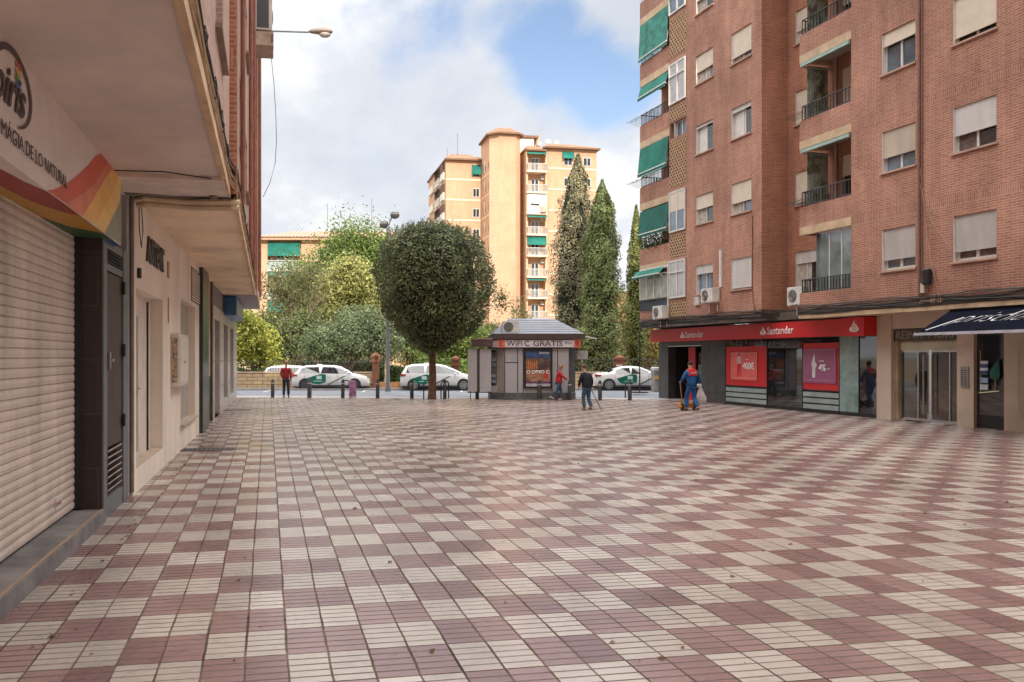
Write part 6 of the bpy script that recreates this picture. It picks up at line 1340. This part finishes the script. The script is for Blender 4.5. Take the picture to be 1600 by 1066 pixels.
for k in range(10):
    bands = M()
    z = 26.2-FT*k; bands.box(-.02, 4.94, -.03, 0, z, z+.22)
    z2 = 26.9-FT*k; bands.box(12.82, 19.52, -6.04, -6.0, z2, z2+.22).quad((9.73, -2.2, z2-.1), (9.73, -6.0, z2-.1), (9.73, -6.0, z2+.12), (9.73, -2.2, z2+.12)).quad((4.94, -.2, z2-.6), (4.94, -4.8, z2-.6), (4.94, -4.8, z2-.4), (4.94, -.2, z2-.4))
    bands.build('string_course', TBAND, tb)
for k in range(10):
    z = 28.9-2.05-FT*k
    if k == 0: M().quad((3.6, -.04, 28.4), (4.85, -.04, 28.4), (4.85, -.5, 27.0), (3.6, -.5, 27.0)).build('awning', GREEN, tb); window(tb, 3.75, 4.7, z-.1, z+.8, 0, 0, inset=-.04, mull=1, sill=False, inner=.07)
    else: window(tb, 3.75, 4.7, z-.1, z+1.1, 0, [.7, .2, .95, .6, .4][k % 5], SH_WHITE, inset=-.04, mull=1, sill=False, inner=.07)
    # right wing windows
    z = 29.6-2.15-FT*k; window(tb, 14.9, 16.1, z, z+1.15, -6.0, [.3, .1, .6, .8][k % 4], SH_WHITE, inset=-.04, sill=False, inner=.08)
    window(tb, 17.6, 18.7, z, z+1.15, -6.0, .5, SH_WHITE, inset=-.04, sill=False, inner=.08)
    if k == 0: M().quad((14.7, -6.04, 29.3), (16.3, -6.04, 29.3), (16.3, -6.55, 28.3), (14.7, -6.55, 28.3)).build('awning', GREEN, tb)
    # small windows of the return wall and the stair tower flank
    m = M()
    for y, w_, h_ in ((-1.0, .5, 1.2), (-2.4, .4, .7), (-4.3, .35, .8)): m.quad((4.945, y, z-.4), (4.945, y-w_, z-.4), (4.945, y-w_, z-.4+h_), (4.945, y, z-.4+h_))
    m.build('stair_window', plain('stair_glass', (.13, .08, .06), .3, .2), tb)
    M().quad((4.94, -1.6, z-.5), (4.94, -2.2, z-.5), (4.94, -2.2, z+1.1), (4.94, -1.6, z+1.1)).build('white_panel', TWL, tb)
    # balcony column
    zf = 29.2-2.7-FT*k
    window(tb, 10.6, 11.75, zf+.02, zf+2.0, -5.0, [0, .1, 0, .0, .35, .0, .1, 0, 0, 0][k], SH_WHITE, inset=-.04, sill=False, inner=.12)
    M().box(9.72, 12.5, -6.45, -5.0, zf-.18, zf).build('balcony_slab', TBAND, tb)
    if k == 2: M().box(9.78, 12.42, -6.42, -6.0, zf-.1, zf+2.45).build('enclosure', TWL, tb); M().box(10.2, 11.4, -6.45, -6.42, zf+1.0, zf+1.25).build('pane', G_DARK, tb); M().box(11.5, 12.3, -6.75, -6.42, zf+.1, zf+1.0).build('ac_casing', plain('ac_far', (.45, .35, .28), .6, .3), tb)
    else: railing(tb, [(9.78, -5.1), (9.78, -6.4), (12.44, -6.4), (12.44, -5.1)], zf, zf+.98, IRON_L, .16, .022)
    if k in (0, 3, 4, 6, 8): 
        d, o_ = {0: (.35, .5), 3: (.35, .6), 4: (1.15, .25), 6: (.3, .5), 8: (1.2, .3)}[k]
        M().quad((9.8, -6.1, zf+2.55), (12.45, -6.1, zf+2.55), (12.45, -6.1-o_, zf+2.55-d), (9.8, -6.1-o_, zf+2.55-d)).build('awning', GREEN, tb)
    if k in (1, 3, 5, 7): M().box(11.9, 12.4, -5.4, -5.0, zf+1.9, zf+2.45).build('ac_casing', WHITE_AC, tb)
    # left flank of the left wing: white balconies, dark recesses, awnings
    z = 26.6-FT*k; fx = lambda y: .1*y/15.5-.02
    for y0, y1, zz0, zz1, mt in ((1.2, 3.6, .1, 1.1, TWL), (1.2, 3.6, 1.12, 2.3, plain('recess_brown', (.12, .07, .05), .8, .3)), (5.0, 8.4, .05, 1.1, TWL), (5.0, 8.4, 1.12, 2.3, plain('recess_brown', (.12, .07, .05), .8, .3)), (10.2, 14.0, .05, 1.1, TWL)):
        M().box(fx((y0+y1)/2)-.22, fx((y0+y1)/2)+.6, y0, y1, z+zz0-.2, z+zz1-.2).build('balcony', mt, tb)
    M().quad((fx(6.7)-.22, 5, z+2.2), (fx(6.7)-.22, 8.4, z+2.2), (fx(6.7)-1.0, 8.4, z+1.5), (fx(6.7)-1.0, 5, z+1.5)).build('awning', GREEN if k in (0, 1, 3) else TWL, tb)
    M().quad((.02-.03, .0, z-.35), (fx(15.5), 15.5, z-.35), (fx(15.5), 15.5, z-.15), (-.03, .0, z-.15)).build('string_course', TBAND, tb)
# ================================================================ tan block with tiled roof, left background
BO = atd(418, HY, 88); bb = thing('apartment_building', 'tan apartment block with a ribbed tile roof and green balcony blinds, far left', 'building', Vector((BO.x, BO.y, 0)), -A)
k8 = 88/F_; zt = HC+(HY-376)*k8; TANW = plain('tan_render', (.56, .36, .22), .8, .08, .5)
M().box(-1.0, 14.2, .6, 10, 0, zt).build('wall', TANW, bb); M().box(3.4, 14.2, .0, .6, 0, zt).build('wall', TANW, bb); M().box(-1., 0.0, 0, .6, 0, zt).build('wall', TANW, bb)
M().box(-1.4, 14.6, -.6, 10.5, zt, zt+.3).build('eave', plain('eave_tan', (.50, .33, .21), .8, .1), bb)
def rib_roof():
    m, nt, b = newmat('ribbed_roof_tile'); v = objco(nt); sp = N(nt, 'ShaderNodeSeparateXYZ'); nt.links.new(v, sp.inputs[0])
    f = math_(nt, 'FRACT', math_(nt, 'MULTIPLY', sp.outputs[0], 2.6)); c = ramp(nt, f, [(0, (.14, .07, .05)), (.35, (.42, .24, .16)), (.7, (.50, .30, .20)), (1, (.14, .07, .05))])
    nt.links.new(c, b.inputs['Base Color']); b.inputs['Roughness'].default_value = .85; bump(nt, b, f, .6, .1); return m
rr = rib_roof()
M().add([(-1.5, -.75, zt+.3), (14.7, -.75, zt+.3), (14.7, 10.6, zt+.3), (-1.5, 10.6, zt+.3), (2.2, 4.2, zt+1.55), (13, 4.2, zt+1.55), (13, 6, zt+1.55), (2.2, 6, zt+1.55)], [(0, 1, 5, 4), (1, 2, 6, 5), (2, 3, 7, 6), (3, 0, 4, 7), (4, 5, 6, 7)]).build('roof', rr, bb)
for k in range(4):
    z = zt-.05-2.9*(k+1); M().box(0, 3.4, -.25, .6, z-.2, z).build('balcony_slab', TWL, bb)
    railing(bb, [(0, -.2), (3.4, -.2)], z, z+.9, IRON_L, .2, .02); M().box(0, 3.4, -.22, -.18, z+.02, z+.75).build('balcony_front', plain('pale_green_front', (.33, .40, .36), .6, .1), bb)
    M().quad((.05, -.1, z+2.75), (3.35, -.1, z+2.75), (3.35, -.3, z+[1.35, 2.2, 1.5, 2.0][k]), (.05, -.3, z+[1.35, 2.2, 1.5, 2.0][k])).build('awning', GREEN, bb)
    window(bb, .8, 2.6, z+.05, z+2.1, .6, .2, SH_WHITE, inset=-.04, sill=False, inner=.08)
    for x in (5.2, 8.0, 11.0): window(bb, x, x+1.3, z+.9, z+2.1, 0, .3, SH_WHITE, inset=-.04, sill=False, inner=.08)
for x, h in ((5.6, zt+4.5), (10.3, zt+5.0)): M().tube([(x, 4, zt), (x, 4, h)], .03, 5).build('aerial', GREYM, bb)
b2 = thing('apartment_building', 'plain cream block peeping past the edge of the left facade', 'building', Vector((*atd(385, HY, 96)[:2], 0)), -A)
M().box(-8, 3.0, 0, 8, 0, HC+(HY-392)*96/F_).build('wall', plain('cream_far', (.58, .44, .30), .8, .08, .4), b2); M().box(1.4, 2.2, -.03, 0, 8, 9.4).box(1.4, 2.2, -.03, 0, 11, 12.2).build('window', G_DARK, b2); M().box(-8.2, 3.2, -.2, 8.2, HC+(HY-392)*96/F_, HC+(HY-388)*96/F_).build('roof', CONC, b2)
b3 = thing('apartment_building', 'small orange block glimpsed between the two right-hand cypresses', 'building', Vector((*atd(965, HY, 125)[:2], 0)), -A)
M().box(0, 9, 0, 8, 0, HC+(HY-458)*125/F_).build('wall', plain('orange_far', (.62, .33, .18), .8, .08, .4), b3); M().box(-.3, 9.3, -.3, 8.3, HC+(HY-458)*125/F_, HC+(HY-455)*125/F_).build('roof', TROOF, b3)
# unseen block added behind the viewer so its shadow covers the paving
b4 = thing('apartment_building', 'long light brick apartment block added unseen behind the viewer to shade the plaza', 'building', Vector((-22, -15, 0)), 0)
m = M(); mm = M(); hs = [(2+3.2*i, 3.4+3.2*i, 4+2.9*j, 5.3+2.9*j) for i in range(19) for j in range(11)]
mm.box(0, 64, -12, -.3, 0, BACK_H); wall_holes(m, 0, 64, 0, BACK_H, 0, hs, -.2); m.v = m.v+mm.v; o_ = len(m.v)-len(mm.v); m.f += [tuple(i+o_ for i in f) for f in mm.f]; m.build('wall', plain('light_brick_far', (.50, .36, .27), .85, .1, .5), b4)
m = M()
for a, b_, c, d in hs: m.box(a, b_, -.19, -.15, c, d)
m.build('window', G_DARK, b4)
# ================================================================ people
def skin_mesh(name, joints, edges, mat, parent, sub=2, root=0):
    """one continuous surface grown around a skeleton: joints [(co, radius or (rx,ry))]"""
    me = bpy.data.meshes.new(name); me.from_pydata([j[0] for j in joints], edges, []); o = bpy.data.objects.new(name, me); COL.objects.link(o)
    s = o.modifiers.new('skin', 'SKIN'); s.use_smooth_shade = True; s.branch_smoothing = .3
    for i, j in enumerate(joints):
        r = j[1]; me.skin_vertices[0].data[i].radius = r if isinstance(r, tuple) else (r, r)
    for i in range(len(joints)): me.skin_vertices[0].data[i].use_root = (i == root)
    ss = o.modifiers.new('sub', 'SUBSURF'); ss.levels = sub; ss.render_levels = sub
    bpy.context.view_layer.update(); nm = bpy.data.meshes.new_from_object(o.evaluated_get(bpy.context.evaluated_depsgraph_get()))
    bpy.data.objects.remove(o); nm.name = name; nm.materials.clear(); nm.materials.append(mat)
    nm.polygons.foreach_set('use_smooth', [True]*len(nm.polygons))
    o = bpy.data.objects.new(name, nm); COL.objects.link(o); o.parent = parent; return o
SKINM = plain('skin', (.42, .23, .16), .55, .08, 20)
def person(loc, rz, label, H, top, top_mat, leg_mat, shoe_mat, hair_mat, pose, extra=None, hair='short', coat=None, group=None):
    """local frame: facing +y, x to the person's right-hand side of the picture when seen from behind"""
    t = thing('person', label, 'person', loc, rz, group); s = H/1.72; V = lambda *p: Vector(p)*s
    hipz = pose.get('hipz', .90); lean = pose.get('lean', 0.); sw = pose.get('sw', .185)
    pel = V(0, 0, hipz); ch = V(0, lean*.55, hipz+.36); nk = V(0, lean, hipz+.565); hdb = V(0, lean+pose.get('head', .03), hipz+.64); hd = V(0, lean+pose.get('head', .03)+.02, hipz+.74)
    J, E = [], []
    def j(p, r): J.append((p, r)); return len(J)-1
    def e(a, b): E.append((a, b))
    ip = j(pel, (.105*s, .075*s)); ic = j(ch, (.125*s, .085*s)); ink = j(nk, .058*s); ih = j(hdb, .066*s); ih2 = j(hd, (.078*s, .092*s)); ih3 = j(hd+V(0, 0, .07), (.062*s, .075*s)); e(ip, ic); e(ic, ink); e(ink, ih); e(ih, ih2); e(ih2, ih3)
    hands = []
    for sd, key in ((-1, 'L'), (1, 'R')):
        k, a, fo = pose['leg'+key]; hp = V(sd*.085, 0, hipz-.04); kn = V(sd*.095, k, hipz*.53+pose.get('kz'+key, 0)); an = V(sd*.095, a, .085+pose.get('az'+key, 0)); toe = an+V(0, fo*.17, -.045-pose.get('tz'+key, 0))
        i1 = j(hp, .070*s); i2 = j(kn, .056*s); i3 = j(an, .040*s); i4 = j(toe, (.036*s, .028*s)); e(ip, i1); e(i1, i2); e(i2, i3); e(i3, i4)
        el, wr = pose['arm'+key]; shp = nk+V(sd*sw, -.01, -.055); elp = nk+V(*el); wrp = nk+V(*wr); i5 = j(shp, .056*s); i6 = j(elp, .040*s); i7 = j(wrp, .028*s); e(ic, i5); e(i5, i6); e(i6, i7)
        d = (wrp-elp).normalized(); pc = wrp+d*.055*s; i8 = j(pc, (.032*s, .020*s)); e(i7, i8); hands.append((pc, d, sd))
        n = d.cross(Vector((0, 1, 0))); n = n.normalized() if n.length > .1 else Vector((1, 0, 0)); w_ = d.cross(n)
        for q in range(4):
            b = pc+n*.0+w_*(q-1.5)*.019*s; L_ = (.052, .062, .058, .044)[q]*s; f0 = j(b+d*.028*s, .0085*s); f1 = j(b+d*(.028*s+L_*.5)+n*sd*-.012*s, .0075*s); f2 = j(b+d*(.028*s+L_*.85)+n*sd*-.030*s, .006*s); e(i8, f0); e(f0, f1); e(f1, f2)
        t0 = j(pc-w_*.036*s-d*.01*s, .010*s); t1 = j(pc-w_*.050*s+d*.028*s, .008*s); e(i8, t0); e(t0, t1)
    body = skin_mesh('body', J, E, SKINM, t)
    # head details: brow to chin profile
    hc = hd+V(0, 0, .03)
    m = M().ball(hc+V(0, .085, -.018), .016*s, 8, (.8, 1.1, 1.5)).ball(hc+V(0, .075, -.062), .018*s, 8, (1.4, .5, .4)); m.ball(hc+V(.078, 0, -.01), .022*s, 8, (.4, .8, 1.3)).ball(hc+V(-.078, 0, -.01), .022*s, 8, (.4, .8, 1.3)); m.build('face_features', SKINM, t, smooth=True)
    M().ball(hc+V(.03, .078, .008), .010*s, 6).ball(hc+V(-.03, .078, .008), .010*s, 6).build('eyes', BLACK, t)
    hm = M(); hr = .098*s
    if hair == 'bob': hm.ball(hc+V(0, -.014, .022), hr*1.08, 14, (1.02, 1.04, 1.08), .12); hm.ball(hc+V(0, -.05, -.03), hr*.85, 12, (1.1, .8, .95), .15)
    else: hm.ball(hc+V(0, -.018, .030), hr*.97, 14, (.92, 1.0, .88), .06)
    hm.build('hair', hair_mat, t, smooth=True)
    # trousers
    TJ, TE = [(pel+V(0, 0, .10), (.165*s, .13*s))], []
    for sd, key in ((-1, 'L'), (1, 'R')):
        k, a, fo = pose['leg'+key]; o = len(TJ); hp = V(sd*.09, 0, hipz-.05); kn = V(sd*.098, k, hipz*.53+pose.get('kz'+key, 0)); an = V(sd*.098, a, .10+pose.get('az'+key, 0))
        TJ += [(hp, .102*s), (kn, .078*s), (an, .070*s)]; TE += [(0, o), (o, o+1), (o+1, o+2)]
        tip = an+V(0, fo*.15, -.055-pose.get('tz'+key, 0)); hl = an+V(0, -fo*.05, -.06); skin_mesh('shoe', [(hl, (.046*s, .036*s)), (an+V(0, fo*.05, -.055-pose.get('tz'+key, 0)*.4), (.048*s, .036*s)), (tip, (.043*s, .028*s))], [(0, 1), (1, 2)], shoe_mat, t, 1)
    skin_mesh('trousers', TJ, TE, leg_mat, t)
    # jacket
    ext = pose.get('hem', .02); jw = pose.get('jw', 1.)
    JJ = [(pel+V(0, 0, -ext), (.178*s*jw, .145*s*jw)), (ch-V(0, lean*.25, .16), (.172*s*jw, .145*s*jw)), (ch, (.178*s*jw, .135*s*jw)), (nk-V(0, 0, .05), (.115*s, .095*s)), (nk+V(0, .0, .02), .072*s)]; JE = [(0, 1), (1, 2), (2, 3), (3, 4)]
    for sd, key in ((-1, 'L'), (1, 'R')):
        el, wr = pose['arm'+key]; shp = nk+V(sd*sw, -.01, -.06); elp = nk+V(*el); wrp = nk+V(*wr); o = len(JJ); JJ += [(shp, .080*s), (elp, .062*s), (wrp-(wrp-elp)*.06, .050*s)]; JE += [(2, o), (o, o+1), (o+1, o+2)]
    skin_mesh(top, JJ, JE, top_mat, t)
    return t, V, nk, hc, hands
RED_C = plain('dark_red_cloth', (.30, .02, .025), .85, .25, 9); RED_B = plain('bright_red_padded', (.48, .015, .02), .7, .2, 12); NAVY = plain('navy_coat', (.010, .012, .022), .9, .3, 8)
JEAN = plain('denim', (.045, .085, .14), .9, .3, 9); DJEAN = plain('dark_denim', (.015, .025, .055), .9, .2, 9); OVB = plain('overall_blue', (.012, .085, .26), .8, .25, 9); OVR = plain('overall_red', (.55, .02, .02), .8, .15, 9)
BLOND = plain('blond_hair', (.30, .19, .10), .8, .3, 30); GREYH = plain('grey_brown_hair', (.13, .09, .07), .8, .3, 30); DHAIR = plain('dark_hair', (.02, .014, .012), .7, .2); SHW = plain('white_shoe', (.5, .5, .48), .6); SHB = plain('brown_shoe', (.10, .045, .03), .6); SHK = plain('black_shoe', (.015, .015, .015), .6)
# woman walking away, left
pose = dict(legL=(.02, -.10, 1), legR=(.06, .12, 1), armL=((-.235, -.02, -.34), (-.19, .14, -.50)), armR=((.235, -.04, -.33), (.22, .04, -.58)), hem=.06, jw=.98, head=.02)
person(gnd(447, 621.2), R(-A*0)+(-A), 'fair-haired person in dark red jacket and dark jeans walking away by the taxis', 1.64, 'jacket', RED_C, DJEAN, SHK, BLOND, pose, hair='bob')
# woman in red padded jacket walking to the right in front of the kiosk
pose = dict(legL=(.14, .02, 1), kzL=.0, legR=(-.10, -.42, 1), kzR=-.02, azR=.14, tzR=.10, armL=((-.24, -.05, -.30), (-.20, .15, -.50)), armR=((.25, .12, -.26), (.20, .34, -.42)), hem=.10, jw=1.28, lean=.05, head=.05, hipz=.86)
kp = gnd(873, 625.6); kp = kp-Vector((0, .0, 0))
person(kp, -A-R(90), 'person in a bright red padded jacket and jeans striding right past the kiosk', 1.52, 'jacket', RED_B, JEAN, SHW, BLOND, pose, hair='bob')
# man with cane
pose = dict(legL=(.10, .02, 1), legR=(.04, -.16, 1), azR=.03, tzR=.02, armL=((-.27, .0, -.32), (-.22, .12, -.54)), armR=((.28, -.04, -.33), (.26, .0, -.56)), hem=.15, jw=1.25, lean=.08, head=.09, hipz=.86)
p, V, nk, hc, hands = person(gnd(917, 641.3), -A+R(28), 'person in dark navy coat, jeans and brown cap walking with a thin black cane', 1.60, 'coat', NAVY, JEAN, SHB, GREYH, pose)
M().ball(hc+V(0, -.005, .06), .105*.93, 14, (1, 1.08, .5)).box(hc.x-.06, hc.x+.06, hc.y+.05, hc.y+.15, hc.z+.035, hc.z+.05).build('cap', plain('brown_cap', (.14, .07, .045), .9, .2, 20), p, smooth=True)
cf = Frame(gnd(917, 641.3), -A)
hx = hands[1][0]; hw_ = Matrix.Translation(gnd(917, 641.3)) @ Matrix.Rotation(-A+R(28), 4, 'Z') @ hx; tip = gnd(941, 643.2)
t = thing('walking_cane', 'thin black cane held out to the right by the person in the navy coat', 'cane', tip)
d = hw_-tip; M().tube([(0, 0, 0), d*.97, d+Vector((0, 0, .03))], .014, 7).tube([d+Vector((-.07, 0, .03)), d+Vector((.05, 0, .035))], .016, 7).build('shaft', BLACK, t); M().lathe([(.02, 0), (.02, .04)], n=8).build('rubber_tip', RUBBER, t)
# worker with hand cart
pose = dict(legL=(.20, .16, 1), legR=(.02, -.24, 1), azR=.05, tzR=.03, hipz=.88, armL=((-.30, .02, -.28), (-.28, .22, -.42)), armR=((.31, -.02, -.26), (.36, .06, -.50)), hem=.07, jw=1.10, lean=.04, head=.05, sw=.20)
WP = gnd(1081, 642.6); wa = -A+R(16)
p, V, nk, hc, hands = person(WP, wa, 'person in blue overalls with a red yoke pushing an orange cart beside the bank', 1.70, 'overall_top', OVB, OVB, SHK, DHAIR, pose)
skin_mesh('red_yoke', [(nk+V(-.185, -.01, -.07), .086), (nk+V(-.09, -.0, -.035), (.10, .085)), (nk+V(0, 0, .0), (.095, .09)), (nk+V(.09, 0, -.035), (.10, .085)), (nk+V(.185, -.01, -.07), .086)], [(0, 1), (1, 2), (2, 3), (3, 4)], OVR, p, 2, root=2)
m = M().box(nk.x-.16, nk.x+.16, nk.y-.16, nk.y-.10, nk.z-.20, nk.z-.05); m.build('back_panel', OVR, p, bevel=.02); text('SEUR', WSIGN, p, w=.20, h=.055, mtx=T((nk.x-.10, nk.y-.165, nk.z-.13)), bold=.02)
Mw = Matrix.Translation(WP) @ Matrix.Rotation(wa, 4, 'Z'); hR = Mw @ hands[1][0]; hL = Mw @ hands[0][0]
bg_ = thing('plastic_bag', 'white plastic bag hanging from the right hand of the person in overalls', 'bag', hR, -A)
m = M(); n = 18
prof = [(.03, .0), (.05, -.08), (.09, -.18), (.14, -.32), (.19, -.48), (.20, -.60), (.15, -.66), (.02, -.68)]
m.lathe([(r_*.82, z_*.88) for r_, z_ in prof[::-1]], (.04, 0, 0), n); m.v = [(x+.12*max(0, -z)*.9*(1 if x > 0 else .3)+.012*math.sin(z*40+x*30), y*.55+.01*math.sin(z*31+x*22), z) for x, y, z in m.v]
m.build('bag', plain('bag_plastic', (.52, .47, .47), .35, .15, 9), bg_, smooth=True); M().ball((.0, 0, 0), .085, 10, (1, .8, 1), .3).build('bag_knot', plain('bag_knot', (.62, .6, .6), .4, .1), bg_, smooth=True)
ct = thing('hand_cart', 'orange two-wheeled hand cart with a wooden handle pushed by the person in overalls', 'cart', gnd(1070, 640.8), -A)
Lh = Matrix.Rotation(A, 4, 'Z') @ (hL-ct.location)
OR_ = plain('cart_orange', (.55, .22, .03), .5, .2)
M().box(-.26, .26, -.30, .02, .10, .26).build('tray', OR_, ct, bevel=.02)
for x in (-.22, .20): 
    w_ = M().lathe([(.05, -.03), (.13, -.035), (.145, -.02), (.145, .02), (.13, .035), (.05, .03)], (x+.03, -.34, .145), 18, 'x').build('wheel', RUBBER, ct); M().lathe([(.05, -.038), (.05, .038)], (x+.03, -.34, .145), 10, 'x').build('hub', OR_, w_)
M().tube([(-.10, -.05, .2), Lh*.97, Lh+Vector((0, 0, .03))], .018, 7).build('handle', plain('handle_wood', (.45, .24, .10), .6, .2), ct)
M().tube([(.12, -.05, .2), (.10, .05, .9), Lh+Vector((.12, 0, .02))], .012, 6).build('handle_stay', IRON, ct)
# ================================================================ tidy up
for o in list(COL.objects):
    if o.type == 'MESH' and o.parent is None and 'kind' not in o and 'label' not in o: print('UNTAGGED', o.name)
print('objects', len(COL.objects), 'faces', sum(len(o.data.polygons) for o in COL.objects if o.type == 'MESH'))
